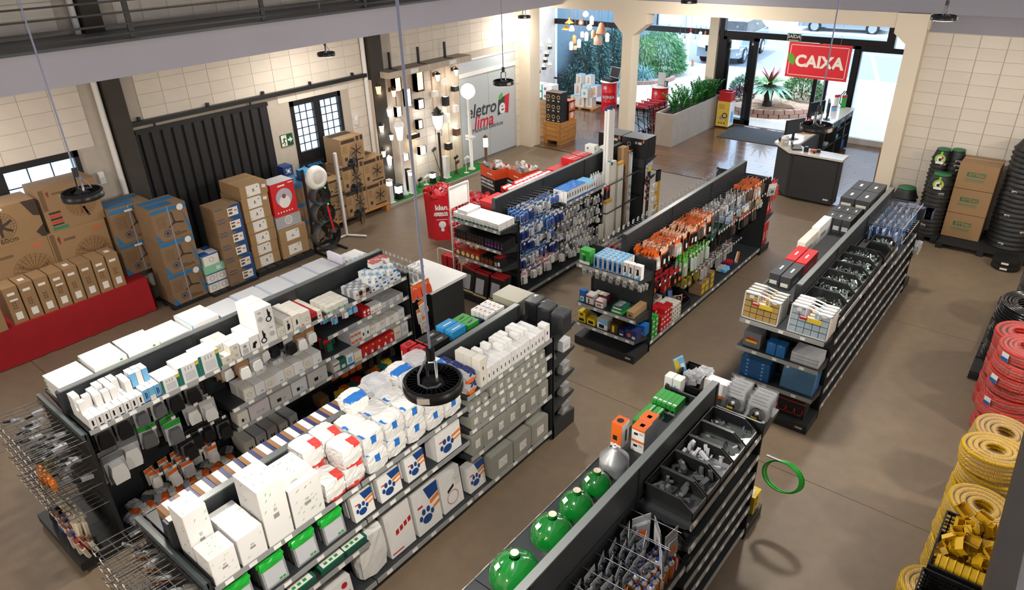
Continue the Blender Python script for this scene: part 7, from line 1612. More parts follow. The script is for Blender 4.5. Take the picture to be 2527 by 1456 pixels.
for i in range(22):
    brush('clear_tool_pack','slim clear-wrapped tool hanging in the second wire rack',(-4.6+.042*i,1.0+.03*(i % 4),1.26-.16*(i % 4)),.26,[GY,OB,NV,W2][i % 4],[M('#6a6460',.5),W2,GY][i % 3],'slim tools in the second rack',(R.uniform(.6,1.3),R.uniform(-.2,.2),R.uniform(-.4,.4)))
for i in range(4): o=put(MB().lathe([(.06,0),(.07,.05),(.06,.12),(.02,.16)],[BK,M('#2f4a8a',.5),M('#2f4a8a',.5),RD][i],12).mesh('pot'),'small_roller_pot',None,(-6.75+.2*i,1.05,.131));tag(o,['dark pot in the tray of the near wire rack','blue pot in the tray of the near wire rack, first','blue pot in the tray of the near wire rack, second','red pot in the tray of the near wire rack'][i],'pot')
# far end of G1: peg unit with orange bags and a small white-topped desk
FU=endunit('charcoal peg end unit with orange hang packs at the far end of the lamp gondola',-6.44,5.15,5.48,(),zt=1.4,rails=False)
hk=MB()
for i in range(12):
    for z in (1.34,1.2): hk.cyl((-.42+.077*i,-.03,z),(-.42+.077*i,-.32,z+.02),.003,m_hook,n=4,cap=False);hk.box(-.44+.077*i,-.325,z+.01,-.4+.077*i,-.322,z+.05,FILM)
stuff(part(FU,hk,'peg_hooks'))
for i in range(11):
    for j in range(3):
        o=put(pk(.06,.12,.03,FILM,W2,W1),'white_connector_pack',None,(-6.02-.077*i,5.25+.08*j,1.33),0,(0,0,pi/2+R.uniform(-.2,.2)));tag(o,'white connector pack on the long hooks at the far end','pack','white connector packs on long hooks')
for i in range(7):
    for j in range(2):
        o=put(pk(.05,.2,.02,FILM,M('#d9502a',.4),OR),'orange_screwdriver_pack',None,(-5.96,5.2+.045*i,1.22-.02*j),0,(R.uniform(-.2,.2),R.uniform(-.25,0),R.uniform(-.2,.2)));tag(o,'orange-tipped slim pack fanned out at the far corner','pack','orange-tipped slim packs')
for k,(y,z) in enumerate(((5.3,.98),(5.26,.88),(5.3,.72))): o=put(pk(.13,.2,.04,W2,GYL,OR,OR),'orange_bag',None,(-5.93,y,z),0,(R.uniform(-.2,.2),-.1,.1));tag(o,['orange and white bag hanging highest beside the dark desk','orange bag hanging in the middle beside the dark desk','orange bag hanging lowest beside the dark desk'][k],'bag')
dk=root('small_desk','small dark desk with a white top at the far end of the lamp gondola','desk',(-6.35,5.85,0))
part(dk,MB().box(-.4,-.3,0,.36,.3,.96,m_gon2),'cabinet');part(dk,MB().box(-.44,-.34,.96,.4,.34,1.0,W1),'top')
# far end unit of G2
en=root('grey_enclosure','large beige-grey steel enclosure on the far end unit','enclosure',(-4.4,5.3,1.361));m_be=M('#a9a692',.5,noise=.03)
part(en,MB().box(-.17,-.14,0,.17,.14,.12,m_be),'body');part(en,MB().box(-.175,-.145,.125,.175,.145,.2,m_be),'lid')
for y in (-.08,.08): part(en,MB().box(.172,y-.015,.1,.185,y+.015,.15,m_be),'latch')
for k in range(3):
    o=root('wrapped_block','dark block in shiny clear wrap on the far end unit, %s' % ('beside the enclosure','in the middle','at the outer corner')[k],'block',(-4.1+.2*k,5.3-.03*k,1.361),.1)
    part(o,MB().box(-.07,-.09,0,.07,.09,.23,M('#2a2c30',.3)),'block');q=put(crumple((.15,.19,.05),M('#7a7d82',.1,trans=.72),(),140+k,3,.25),'film',o,(0,0,.2));PARTS.setdefault(o.name,[]).append(q)
for k,z in enumerate((1.05,.75,.46,.2)): 
    for i in range(2 if k==3 else 1): carton('pale_junction_box','pale grey boxed part on the far end unit, %s level%s' % (('first below the top','second','third','bottom')[k],', inner' if i else ''),'box',(.14,.14,.13),(-3.78-.16*i,5.36,z+.001),W3 if k==0 else GY,[('print',[('x','r',.2,.3,.7,.6,GYL)])])

# ---------------------------------------------------------------- front wall side: irrigation cartons and pots
m_pot=M('#141516',.5,noise=.1);m_lid=M('#1f6b3f',.5)
flatpallet('black wrapped pallet under the pot stacks',-1.95,13.45,-1.46,14.38,.11);flatpallet('black wrapped pallet under the printed cartons and tray stack',-1.44,13.3,-.1,14.38,.1)
for k in range(3):
    o=carton('printed_carton','brown carton with green printed name, %s of the stack of three' % ('lowest','middle','topmost')[k],'carton',(.55,.58,.432),(-1.16,13.98,.102+.442*k),K1,[('green_name_bar',[('x','r',.24,.5,.72,.68,M('#2f6a48',.7))]),('green_lines',[('x','r',.2,.38,.7,.42,M('#4f7a58',.7)),('x','r',.2,.32,.7,.345,M('#4f7a58',.7))]),('tape',[('t','r',0,.62,1,.7,TAPE)])],'printed cartons by the block wall',-pi/2)
    lett(o,'irritec',.1,K1,(.278,-.0,.26),ROT_X,bold=.003)
def pots(label,x,y,r,n,z0=.112,lid=True,tag_=False,dz=.075):
    for k in range(n):
        z=z0+dz*k;me=MB().lathe([(r,0),(r*.97,.03),(r*.8,dz*1.6),(r*.72,dz*2.2),(.001,dz*2.2)],m_pot,20).torus((0,0,.012),r,.012,m_pot,20,6).mesh('pot')
        o=put(me,'plastic_pot',None,(x+R.uniform(-.006,.006),y,z));tag(o,'black upturned plastic pot in the stack '+label,'pot','pots in the stack '+label)
        if R.random()<.4: part(o,MB().box(-.04,-r-.004,.0,.04,-r*.99,.03,STK).tf(Matrix.Rotation(R.uniform(-.5,.9),4,'Z')),'price_label')
        if k==n-1:
            part(o,MB().lathe([(r*.74,dz*2.2),(r*.74,dz*2.2+.015),(.001,dz*2.2+.018)],m_lid,20),'green_lid')
            if tag_:
                tg=part(o,MB().box(-.018,-r*.9,dz*1.1,.018,-r*.885,dz*2.1,M('#7fbf3f',.5)).cyl((0,-r-.03,dz*.5),(0,-r-.034,dz*.5),.085,M('#8fc048',.5),n=20),'hang_tag')
                part(tg,MB().cyl((0,-r-.035,dz*.5),(0,-r-.036,dz*.5),.05,W1,n=16),'white_disc');part(tg,textmesh('e',.1,BK,bold=.003),'lettering',(0,-r-.038,dz*.5),0,ROT_Y);part(tg,MB().box(.02,-r-.039,dz*.5,.045,-r-.0375,dz*.5+.05,RD),'red_flag')
                part(tg,MB().box(-.06,-r-.036,dz*.5-.085,.06,-r-.0345,dz*.5-.045,STK),'price_strip')
pots('with a green lid before the printed cartons',-1.66,13.68,.18,13,tag_=True)
pots('with a hang tag beside the block wall',-1.8,14.15,.15,17,tag_=True);pots('between the hang-tag stack and the printed cartons',-1.58,14.2,.14,16,dz=.08)
pots('lowest, behind the cable tie end unit',-2.18,13.9,.2,9,.001)
pots('of wide trays beside the printed cartons',-.46,13.9,.33,21,.102,True,True,.082)
for k in range(2): o=put(MB().lathe([(.2,0),(.21,.02),(.2,.09)],m_pot,24).mesh('tray'),'round_tray',None,(-.36,13.08,.001+.092*k));tag(o,'round black tray on the floor before the tray stack, %s' % ('lower','upper')[k],'tray');part(o,MB().box(-.06,-.212,.03,.04,-.205,.06,STK),'price_label')
# hose and conduit coils along the aisle
def coil(nm,label,x,y,z,r0,r,t,n,layers,m,grp,tilt=(0,0),wrap=None,ribs=False):
    o=root(nm,label,'coil',(x,y,z),0,grp);o.rotation_euler=(tilt[0],tilt[1],R.uniform(0,6))
    mb=MB()
    for j in range(n):
        for i in range(layers):
            if 0<i<layers-1 and 0<j<n-1: continue
            mb.torus((R.uniform(-.004,.004),R.uniform(-.004,.004),t+j*2*t*.96),r0+(r-r0)*i/max(1,layers-1),t,m,40,7)
    q=part(o,mb,'loops');q['kind']='stuff'
    if wrap:
        part(o,MB().lathe([(r0*.7,n*2*t*.97),(r*.97,n*2*t),(r+t*1.15,n*2*t*.8),(r+t*1.2,t*.8),(r*.9,-.001)],wrap,32,cap=False),'clear_wrap')
    return o
m_bh=M('#101114',.22,noise=.05,coat=.4)
flatpallet('black wrapped pallet under the black hose coils',-.26,9.2,.7,11.7,.1)
for k in range(6): coil('black_hose_coil','thick black hose coil in the near stack, %s' % ('lowest','second','third','fourth','fifth','topmost')[k],.16+.02*(k % 2),9.75-.02*k,.102+.148*k,.22,.37,.0185,4,5,m_bh,'black hose coils, near stack')
for k in range(7): coil('black_hose_coil','thin black hose coil in the far stack, %s' % ('lowest','second','third','fourth','fifth','sixth','topmost')[k],.22,11.1,.102+.132*k,.2,.3,.011,6,4,m_bh,'black hose coils, far stack')
def corr(h,h2):
    m=M(h,.35,noise=.08,scale=30);
    nt=m.node_tree;b=nt.nodes['Principled BSDF'];w_=nt.nodes.new('ShaderNodeTexWave');w_.inputs['Scale'].default_value=26;w_.inputs['Distortion'].default_value=.6
    tc=nt.nodes.new('ShaderNodeTexCoord');bp=nt.nodes.new('ShaderNodeBump');bp.inputs['Strength'].default_value=.7;bp.inputs['Distance'].default_value=.01
    nt.links.new(tc.outputs['Object'],w_.inputs['Vector']);nt.links.new(w_.outputs['Fac'],bp.inputs['Height']);nt.links.new(bp.outputs['Normal'],b.inputs['Normal']);return m
m_rc,m_yc,m_oc=corr('#cf3a30',0),corr('#d9ad1a',0),corr('#c9a04a',0)
WRAP=M('#f0e6e2',.12,noise=.05,scale=40,trans=.9,bump=.8)
for k in range(8):
    o=coil('red_conduit_coil','shrink-wrapped red corrugated conduit coil, %s in the main red stack' % ('lowest','second','third','fourth','fifth','sixth','seventh','topmost')[k],.2+.02*sin(k*2.1),8.22+.02*cos(k*1.7),.002+.142*k,.13,.26,.017,4,4,m_rc,'red conduit coils, main stack',(.05*sin(k*3),.06*cos(k*2)),WRAP)
    if k % 2: part(o,MB().box(-.297,-.04,.02,-.293,.04,.11,W1).box(-.299,-.04,.02,-.296,.04,.06,BL).tf(Matrix.Rotation(.9-o.rotation_euler[2],4,'Z')),'label')
for k in range(5): coil('red_conduit_coil','shrink-wrapped red conduit coil in the rear red stack beside the black hose, %s' % ('lowest','second','third','fourth','topmost')[k],.12,8.82,.002+.2*k,.12,.24,.02,5,3,m_rc,'red conduit coils, rear stack',(.05,.04),WRAP)
for (y,n,lb,m,tp) in ((6.98,4,'golden',m_oc,.14),(6.32,5,'deep yellow',m_yc,.1),(5.76,4,'bright yellow',m_yc,.12)):
    for k in range(n): coil('yellow_conduit_coil','wrapped %s conduit coil, %s of its stack' % (lb,('lowest','second','third','fourth','fifth')[k] if k<n-1 else 'topmost'),.2+.015*(k % 2),y,.002+.21*k,.1,.245,.02,5,4,m,'%s conduit coils' % lb,(tp*.8 if k==n-1 else .03,-.04),WRAP)
coil('yellow_conduit_coil','wrapped yellow conduit coil on the floor in front of the black crate',.06,5.26,.002,.08,.2,.02,6,4,m_yc,None,(.1,0),WRAP)
# black crates on a stack: lattice walls, yellow wall boxes
m_cr=M('#121213',.4,noise=.06)
def crate(label,x,y,z,sx,sy,sz):
    o=root('plastic_crate',label,'crate',(x,y,z))
    part(o,MB().box(-sx/2,-sy/2,0,sx/2,sy/2,.012,m_cr),'floor_plate')
    for nm,ax in (('long_side',0),('short_side',1)):
        for s in (-1,1):
            g=MB();L_=sy if ax==0 else sx;p=s*(sx if ax==0 else sy)/2
            def bar(u0,v0,u1,v1):
                if ax==0: g.box(p-.006,u0,v0,p+.006,u1,v1,m_cr)
                else: g.box(u0,p-.006,v0,u1,p+.006,v1,m_cr)
            bar(-L_/2,sz-.03,L_/2,sz);bar(-L_/2,0,L_/2,.03)
            n=int(L_/.035)
            for i in range(n+1): u=-L_/2+i*L_/n;bar(u-.004,.03,u+.004,sz-.03)
            for j in range(1,int(sz/.035)): bar(-L_/2,j*.035-.004,L_/2,j*.035+.004)
            part(o,g,nm)
    return o
for k in range(4): crate('black lattice crate full of yellow wall boxes' if k==3 else 'black lattice crate under the filled one, %s' % ('lowest','second','third')[k],.24,4.66,.49+.001*k+.2*k if False else .3+.241*k,.46,.62,.24)
yb=MB();YB=M('#e0b21c',.4,noise=.05)
yb.box(-.035,-.05,0,.035,.05,.006,YB).box(-.035,-.05,0,-.032,.05,.055,YB).box(.032,-.05,0,.035,.05,.055,YB).box(-.035,-.05,0,.035,-.047,.055,YB).box(-.035,.047,0,.035,.05,.055,YB)
yb.cyl((-.02,-.04,.006),(-.02,-.04,.05),.006,YB,n=6).cyl((.02,.04,.006),(.02,.04,.05),.006,YB,n=6)
ybm=yb.mesh('wall_box')
for k in range(46):
    o=put(ybm,'yellow_wall_box',None,(.24+R.uniform(-.17,.17),4.74+R.uniform(-.18,.18),1.06+R.uniform(0,.3)),0,(R.uniform(-1.4,1.4),R.uniform(-1.4,1.4),R.uniform(0,6)));tag(o,'yellow plastic wall box heaped in the black crate','wall box','yellow wall boxes in the crate')
o=put(MB().cyl((-.2,0,0),(.2,0,0),.05,YB,n=16).tf(Matrix()).mesh('tube'),'yellow_corrugated_tube',None,(.24,4.44,1.24));tag(o,'yellow ribbed tube lying across the black crate','tube')
for k in range(9): part(o,MB().torus((-.18+.045*k,0,0),.05,.006,YB,16,6,0),'rib')
crate('second black lattice crate nearest the frame edge, mostly empty',.22,4.0,1.02,.46,.6,.24);crate('black lattice crate supporting the nearest one',.22,4.0,.76,.46,.6,.24);crate('lower black lattice crate nearest the frame edge',.22,4.0,.5,.46,.6,.24);crate('lowest black lattice crate nearest the frame edge',.22,4.0,.24,.46,.6,.24)
flatpallet('dark raised pallet under the black lattice crates',-.02,3.65,.5,4.3,.235);flatpallet('dark pallet under the filled crate stack',.0,4.33,.5,5.0,.298)
lb=struct(MB().box(.255,.4,2.12,.36,5.6,2.36,M('#2b2622',.5,noise=.1)).box(.36,.4,2.3,3.6,5.6,2.34,M('#77767a',.6)).box(.36,5.5,2.12,3.6,5.6,2.3,M('#2b2622',.5)).obj('landing_slab'))
for y in (.5,): struct(MB().box(.26,y,0,.36,y+.1,2.12,M('#2b2622',.5)).obj('column_7'))
# ---------------------------------------------------------------- cashier counter
m_ct=M('#2a2b2d',.6,noise=.08,scale=40);m_top=M('#cfc8bf',.12,noise=.04,scale=30)
ct=root('cashier_counter','dark cashier counter with a pale stone top and angled corner','counter',(0,0,0))
P0=[(-4.96,14.72),(-4.47,14.2),(-3.42,14.16),(-3.42,14.56),(-4.3,14.62),(-4.48,14.8),(-4.48,16.4),(-4.96,16.4)]
part(ct,MB().prism([(a,b) for a,b in [(-4.9,14.78),(-4.45,14.27),(-3.48,14.23),(-3.48,14.5),(-4.3,14.55),(-4.53,14.8),(-4.53,16.35),(-4.9,16.35)]],2,.04,.95,m_ct),'body')
part(ct,MB().box(-4.35,14.205,.06,-3.5,14.25,.92,m_ct),'front_panel');part(ct,MB().prism(P0,2,.95,.99,m_top),'stone_top');part(ct,MB().box(-3.66,14.2,.12,-3.56,14.204,.15,W3),'maker_plate')
part(ct,MB().prism([(-4.86,14.84),(-4.4,14.32),(-3.52,14.28),(-3.52,14.45),(-4.4,14.5),(-4.8,14.9)],2,0,.04,M('#1a1a1a',.3)),'plinth')
c2=root('service_counter','long dark counter with open shelves and pale top behind the cashier','counter',(-4.7,17.5,0))
part(c2,MB().box(-.24,-1.05,.97,.26,1.05,1.0,m_top),'stone_top');part(c2,MB().box(-.24,-1.05,.02,-.2,1.05,.97,m_ct),'back_panel')
for y in (-1.03,-.1,.5,1.03): part(c2,MB().box(-.2,y-.012,.02,.24,y+.012,.97,m_ct),'divider')
for (a,b,z) in ((-1.03,1.03,.04),(-1.03,-.1,.42),(-.1,.5,.42),(.5,1.03,.36),(-.1,1.03,.66)): part(c2,MB().box(-.2,a,z,.22,b,z+.018,m_ct),'shelf_board')
for (a,b) in ((-1.0,-.13),(-.08,.48),(.52,1.01)):
    d=part(c2,MB().box(.22,a,.82,.245,b,.96,m_ct),'drawer');part(d,MB().box(.245,(a+b)/2-.05,.88,.252,(a+b)/2+.05,.9,W3),'handle')
for k,(y,z,w_,h,m) in enumerate(((17.75,.68,.2,.06,TL),(17.7,.44,.25,.08,M('#3fa0b0',.4)),(18.2,.38,.18,.2,LB),(18.35,.06,.25,.2,BL),(17.0,.44,.2,.05,W3))):
    carton('folder_box',['teal folder on the service counter shelf','turquoise packet on the middle shelf of the service counter','pale blue pack on the far shelf of the service counter','blue pack on the bottom shelf of the service counter','papers on the near shelf of the service counter'][k],'box',(.2,w_,h),(-4.62,y,z+.002),m,[])
def monitor(label,x,y,rz,z=.991):
    o=root('monitor',label,'monitor',(x,y,z),rz)
    part(o,MB().box(-.09,-.07,0,.09,.07,.012,BK),'foot');part(o,MB().box(-.02,-.02,.012,.02,.02,.16,BK),'stem');part(o,MB().box(-.24,-.02,.12,.24,.02,.42,BK),'housing');part(o,MB().box(-.225,-.022,.135,.225,-.0205,.405,M('#2f3946',.1)),'screen')
monitor('black monitor on the cashier counter facing the till',-4.72,15.1,1.1);monitor('black monitor farther along the counter, seen from behind',-4.85,16.9,1.2,1.001);monitor('monitor on the service counter beside the hanging lamp',-4.66,17.1,1.9,1.001)
o=root('desk_phone','black desk phone and card reader on the counter corner','phone',(-4.4,14.42,.991),.5);part(o,MB().prism([(-.1,0),(.1,0),(.1,.07),(-.1,.03)],0,-.09,.09,BK),'base');part(o,MB().tube([(-.09,-.08,.08),(-.1,-.04,.1),(-.1,.06,.11),(-.09,.1,.1)],.018,BK,8),'handset')
o=root('card_reader','black card reader standing beside the desk phone','card reader',(-4.2,14.4,.991),.3);part(o,MB().prism([(-.08,0),(.08,0),(.07,.05),(-.08,.1)],0,-.045,.045,BK),'case');part(o,MB().box(-.03,-.02,.08,.03,.04,.085,M('#3a4652',.2)),'screen')
o=root('barcode_scanner','orange and black barcode scanner lying on the counter top','scanner',(-4.03,14.42,.991),.2);part(o,MB().box(-.09,-.03,0,.03,.03,.05,OR).box(.03,-.035,0,.1,.035,.06,BK),'body');part(o,MB().box(-.03,-.1,0,.01,-.03,.04,BK),'grip')
carton('small_display_box','small grey and white box on the counter edge','box',(.09,.12,.14),(-4.68,14.52,.991),GYL,[('print',[('x','r',.2,.5,.8,.8,W1),('y','r',.2,.5,.8,.8,W1)])],None,-.8)
o=put(crumple((.16,.2,.09),YE,((lambda u,v,w: w>.7,W1),(lambda u,v,w: u<.3,BK)),150,3,.2),'yellow_pack',None,(-4.83,14.88,.992));tag(o,'yellow and black pack at the counter corner','pack')
o=put(bx((.3,.22,.03),K3),'brown_folder',None,(-4.68,15.75,.992),.2);tag(o,'brown folder lying on the counter behind the monitor','folder')
for k in range(4): o=root('red_cap_bottle','bottle with red cap on the counter, %s of four' % ('first','second','third','fourth')[k],'bottle',(-4.86+.06*k,16.2+.05*(k % 2),.992));part(o,MB().lathe([(.03,0),(.03,.14),(.014,.17)],W2,10),'body');part(o,MB().lathe([(.018,.17),(.018,.2),(.002,.205)],RD,8),'cap')
for k,(x,y,m,h) in enumerate(((-4.86,18.42,W1,.3),(-4.7,18.45,GN,.3),(-4.78,18.0,LB,.12))): carton('leaflet_holder',['white and red leaflet holder on the far service counter','green and red printed pack on the far service counter','blue and white pack on the service counter'][k],'holder',(.05,.12,h),(x,y,1.001),m,[('red_top',[('x','r',0,.8,1,1,RD),('y','r',0,.8,1,1,RD)])],None,-.5)
carton('wooden_crate_box','tall wooden crate beside the right-hand pillar','crate',(.5,.5,.75),(-3.0,16.6,.002),wood('#8a6540','#b08858',.6,2),[('dark_joints',[('y','r',0,.25*i,1,.25*i+.012,INK) for i in range(1,4)]+[('x','r',0,.25*i,1,.25*i+.012,INK) for i in range(1,4)])])
# ---------------------------------------------------------------- showroom: crates, cartons, drums, planter, carts
pw2=wood('#9c6a34','#c08b4c',.5,0,.7,.1)
def wcrate(label,x,y,z,w_,d,h,legs=True):
    o=root('wooden_crate',label,'crate',(x,y,z));z0=.1 if legs else 0
    for i in range(4):
        for s in (-1,1): part(o,MB().box(-w_/2,s*d/2-.011,z0+i*(h-z0)/4+.003,w_/2,s*d/2+.011,z0+(i+1)*(h-z0)/4-.003,pw2),'plank')
        for s in (-1,1): part(o,MB().box(s*w_/2-.011,-d/2,z0+i*(h-z0)/4+.003,s*w_/2+.011,d/2,z0+(i+1)*(h-z0)/4-.003,pw2),'plank')
    for a in (-1,1): part(o,MB().box(a*(w_/2-.05)-.035,-d/2-.03,z0,a*(w_/2-.05)+.035,-d/2-.011,h,pw2),'batten')
    part(o,MB().box(-w_/2-.01,-d/2-.02,h-.02,w_/2+.01,d/2+.02,h+.005,pw2),'top')
    if legs:
        for a in (-1,1): part(o,MB().box(a*(w_/2-.06)-.05,-d/2,.0,a*(w_/2-.06)+.05,d/2,z0,pw2),'runner')
    return o
wcrate('wooden transport crate on runners carrying the black lamp cartons',-10.76,15.08,.002,.54,.7,.57);wcrate('wooden crate against the corner pillar, lower of two',-11.55,15.4,.002,.8,.5,.5,False);wcrate('wooden crate against the corner pillar, upper of two',-11.55,15.4,.51,.8,.5,.48,False)
def bulbcarton(label,x,y,z):
    return carton('lamp_carton_black',label,'carton',(.29,.155,.25),(x,y,z),BK,[('bulb_picture',[('x','c',.5,.55,.05,M('#c9b48a',.5)),('x','c',.5,.55,.035,BK,3),('x','r',.3,.1,.7,.2,W2)]),('orange_side',[('t','r',.0,.0,1,.12,OR)])],'black lamp cartons on the crate',-pi/2)
for j in range(3):
    for i in range(3): 
        o=bulbcarton('black lamp carton with bulb picture, column %s, %s layer' % (('one','two','three')[i],('lower','middle','top')[j]),-10.92+.16*i,14.93,.578+.2515*j)
    if j<2: carton('lamp_carton_orange','black and orange lamp carton behind the front ones, %s layer' % ('lower','middle')[j],'carton',(.26,.28,.25),(-10.62,15.24,.578+.2515*j),OR,[('lamp_picture',[('x','c',.5,.5,.08,W3)]),('black_edge',[('x','r',0,.85,1,1,BK),('y','r',0,0,1,1,BK)])])
    o=put(MB().box(-.14,-.002,.01,.14,.002,.24,OR).cyl((0,.003,.13),(0,.0035,.13),.075,W3,n=18).mesh('side_print'),'orange_side_print',bpy.data.objects['lamp_carton_black'+('' if j==0 else '.%03d' % (3*j))],(0,.0805,0));
for k in range(4): carton('purple_lamp_carton','white and purple lamp carton on the corner crates, %s' % ('lower near','upper near','lower far','upper far')[k],'carton',(.34,.3,.19),(-11.62+.33*(k//2),15.36,.998+.192*(k % 2)),W1,[('purple_edge',[('y','r',.6,0,1,.2,PU),('t','r',0,.9,1,1,PU)]),('green_edge',[('y','r',0,0,.12,1,GN)]),('red_picture',[('y','c',.35,.5,.04,M('#b0583a',.5))])])
flatpallet('pale wooden display pallet under the lamp boxes by the glass',-12.85,18.35,-11.85,19.0,.06,pw2)
k=0
for (x,y,z,w_,h) in ((-12.66,18.6,.062,.24,.3),(-12.38,18.55,.062,.26,.3),(-12.1,18.6,.062,.24,.3),(-12.6,18.7,.364,.24,.34),(-12.32,18.75,.364,.28,.34),(-12.03,18.75,.364,.26,.34),(-12.2,18.5,.364,.24,.26),(-12.56,18.7,.706,.2,.29),(-12.22,18.72,.706,.2,.29)):
    carton('globe_lamp_box','pale printed lamp box by the glass, %s' % ('bottom first','bottom second','bottom third','middle first','middle second','middle third','middle front with teal mark','top first','top second')[k],'box',(.24,w_,h),(x,y,z),W2,[('peach_picture',[('x','p',[(.3,.1),(.75,.2),(.7,.8),(.45,.9)],M('#c9a58a',.5))] if k != 6 else [('x','c',.5,.5,.05,M('#6fb0b0',.5))]),('blue_lid',[('t','r',0,0,1,1,LB)])],None,-pi/2);k+=1
def drum(label,x,y,h,name=None):
    o=root('steel_drum',label,'drum',(x,y,.002))
    part(o,MB().lathe([(.24,0),(.245,.01),(.24,.02),(.24,.3*h),(.247,.32*h),(.24,.34*h),(.24,.63*h),(.247,.65*h),(.24,.67*h),(.24,h)],M('#c4141e',.3,noise=.03),32),'barrel');part(o,MB().lathe([(.29,h),(.29,h+.025),(.001,h+.025)],W1,32),'table_top')
    if name:
        q=textmesh(name,.12,W1,bold=.006).copy()
        for v in q.vertices: a=v.co.x/.243-1.15;v.co=Vector((.2435*cos(a),.2435*sin(a),.5*h+v.co.y));
        part(o,q,'lettering')
    e=MB()
    for i in range(24): a=2*pi*i/24;e.box(-.004,-.006,-.004,.004,.006,.004,W1,Matrix.Translation((.0,.055*cos(a),.055*sin(a))))
    e.prism([(-.03,-.02),(.03,-.02),(.03,.005),(0,.035),(-.03,.005)],0,-.002,.002,W1)
    part(o,e.tf(Matrix.Rotation(-1.6,4,'Z') @ Matrix.Translation((.245,0,.82*h))),'emblem');return o
drum('red steel drum with white lettering and a white top carrying an open case',-11.53,18.75,.86,'RONSA');drum('red steel drum with white top behind the planter',-9.9,18.9,.86)
o=root('open_case','open black demonstration case on the first red drum','case',(-11.5,18.72,.889),-.35);part(o,MB().box(-.22,-.15,0,.22,.15,.08,BK),'tray');part(o,MB().box(-.22,-.01,0,.22,.02,.3,BK).tf(Matrix.Translation((0,.15,.08)) @ Matrix.Rotation(-.25,4,'X')),'lid')
fr_=MB()
for a in ((-.225,.0,.225,.012),(-.225,.29,.225,.302),(-.225,0,-.213,.302),(.213,0,.225,.302)): fr_.box(a[0],-.014,a[1],a[2],.022,a[3],m_al)
part(o,fr_.tf(Matrix.Translation((0,.15,.08)) @ Matrix.Rotation(-.25,4,'X')),'metal_edge')
o=root('info_panel','grey card panel standing on the drum behind the planter','panel',(-9.9,18.95,.889));part(o,MB().box(-.12,-.01,0,.12,.01,.36,GYL),'panel');part(o,MB().box(-.12,-.05,0,.12,.05,.01,GY),'foot')
o=root('small_speaker','small black device on the drum behind the planter','device',(-9.7,18.85,.889));part(o,MB().box(-.04,-.04,0,.04,.04,.16,BK),'case');part(o,MB().box(-.03,-.042,.02,.03,-.04,.14,GY),'grille')
pl_=root('planter','long grey stone planter full of glossy green plants','planter',(-8.31,17.6,.0))
m_plt=M('#a59c92',.7,noise=.08,scale=6,bump=.1)
for a in ((-.25,-1.4,-.21,1.35),(.21,-1.4,.25,1.35),(-.21,-1.4,.21,-1.36),(-.21,1.31,.21,1.35)): part(pl_,MB().box(a[0],a[1],.002,a[2],a[3],.83,m_plt),'side_panel')
part(pl_,MB().box(-.21,-1.36,.7,.21,1.31,.76,M('#1d1915',.95)),'soil')
mz_=[M(c,.3,noise=.15) for c in ('#2f7a34','#3f9a3c','#1f5a2a','#5cb84a')]
for k in range(34):
    o=root('zamioculcas_plant','glossy green plant with feathered stems rising from the planter','plant',(-8.31+R.uniform(-.16,.16),16.35+R.uniform(0,2.45),.76),0,'feathery plants in the planter')
    for s in range(4):
        az=R.uniform(0,6.3);L_=R.uniform(.32,.62);out=R.uniform(.08,.3);mb=MB();pts=[Vector((out*t*t*cos(az),out*t*t*sin(az),L_*t)) for t in (0,.3,.6,.85,1)];mb.tube(pts,.008,mz_[2],4)
        sd=Vector((-sin(az),cos(az),0))
        for i in range(9):
            t=.18+.09*i;p=Vector((out*t*t*cos(az),out*t*t*sin(az),L_*t))
            for sg in (-1,1):
                tip=p+sd*sg*.095*(1.1-t*.5)+Vector((0,0,.045));mid=(p+tip)/2+Vector((.018*cos(az),.018*sin(az),.01));mid2=(p+tip)/2-Vector((.018*cos(az),.018*sin(az),-.01))
                mb.add([p,mid,tip,mid2],[(0,1,2,3)],mz_[(i+k) % 4])
        part(o,mb,'stem')
o=carton('yellow_display_box','yellow printed cardboard display box by the sliding door','display box',(.34,.36,.68),(-7.83,18.86,.04),M('#d9b84a',.5),[('printed_tool',[('x','p',[(.2,.35),(.4,.45),(.62,.38),(.6,.3),(.3,.28)],GY),('x','g',.66,.45,.05,.075,BK),('x','p',[(.72,.4),(.8,.25),(.86,.2),(.76,.36)],BK)]),('printed_lines',[('x','r',.1,.86-.05*i,.6,.875-.05*i,INKL) for i in range(4)]),('round_icons',[('x','c',.25+.22*i,.14,.02,BK) for i in range(3)])],None,-pi/2)
part(o,MB().box(-.17,.1,-.04,.17,.18,0,BK).box(-.17,-.18,-.04,.17,-.1,0,BK),'feet');part(o,MB().box(-.168,.1805,.02,.168,.182,.66,W1).box(-.1,.182,.1,.05,.183,.4,LB),'white_side')
o=root('red_basket','red plastic basket on top of the yellow display box','basket',(-7.83,18.86,.722));t_=M('#b01a28',.4)
part(o,MB().box(-.17,-.15,0,.17,.15,.01,t_),'bottom')
for (a,b,c,d) in ((-.17,-.15,.17,-.14),(-.17,.14,.17,.15),(-.17,-.14,-.16,.14),(.16,-.14,.17,.14)): part(o,MB().box(a,b,.01,c,d,.24,t_).box(a-.01,b-.01,.23,c+.01,d+.01,.25,t_),'side')
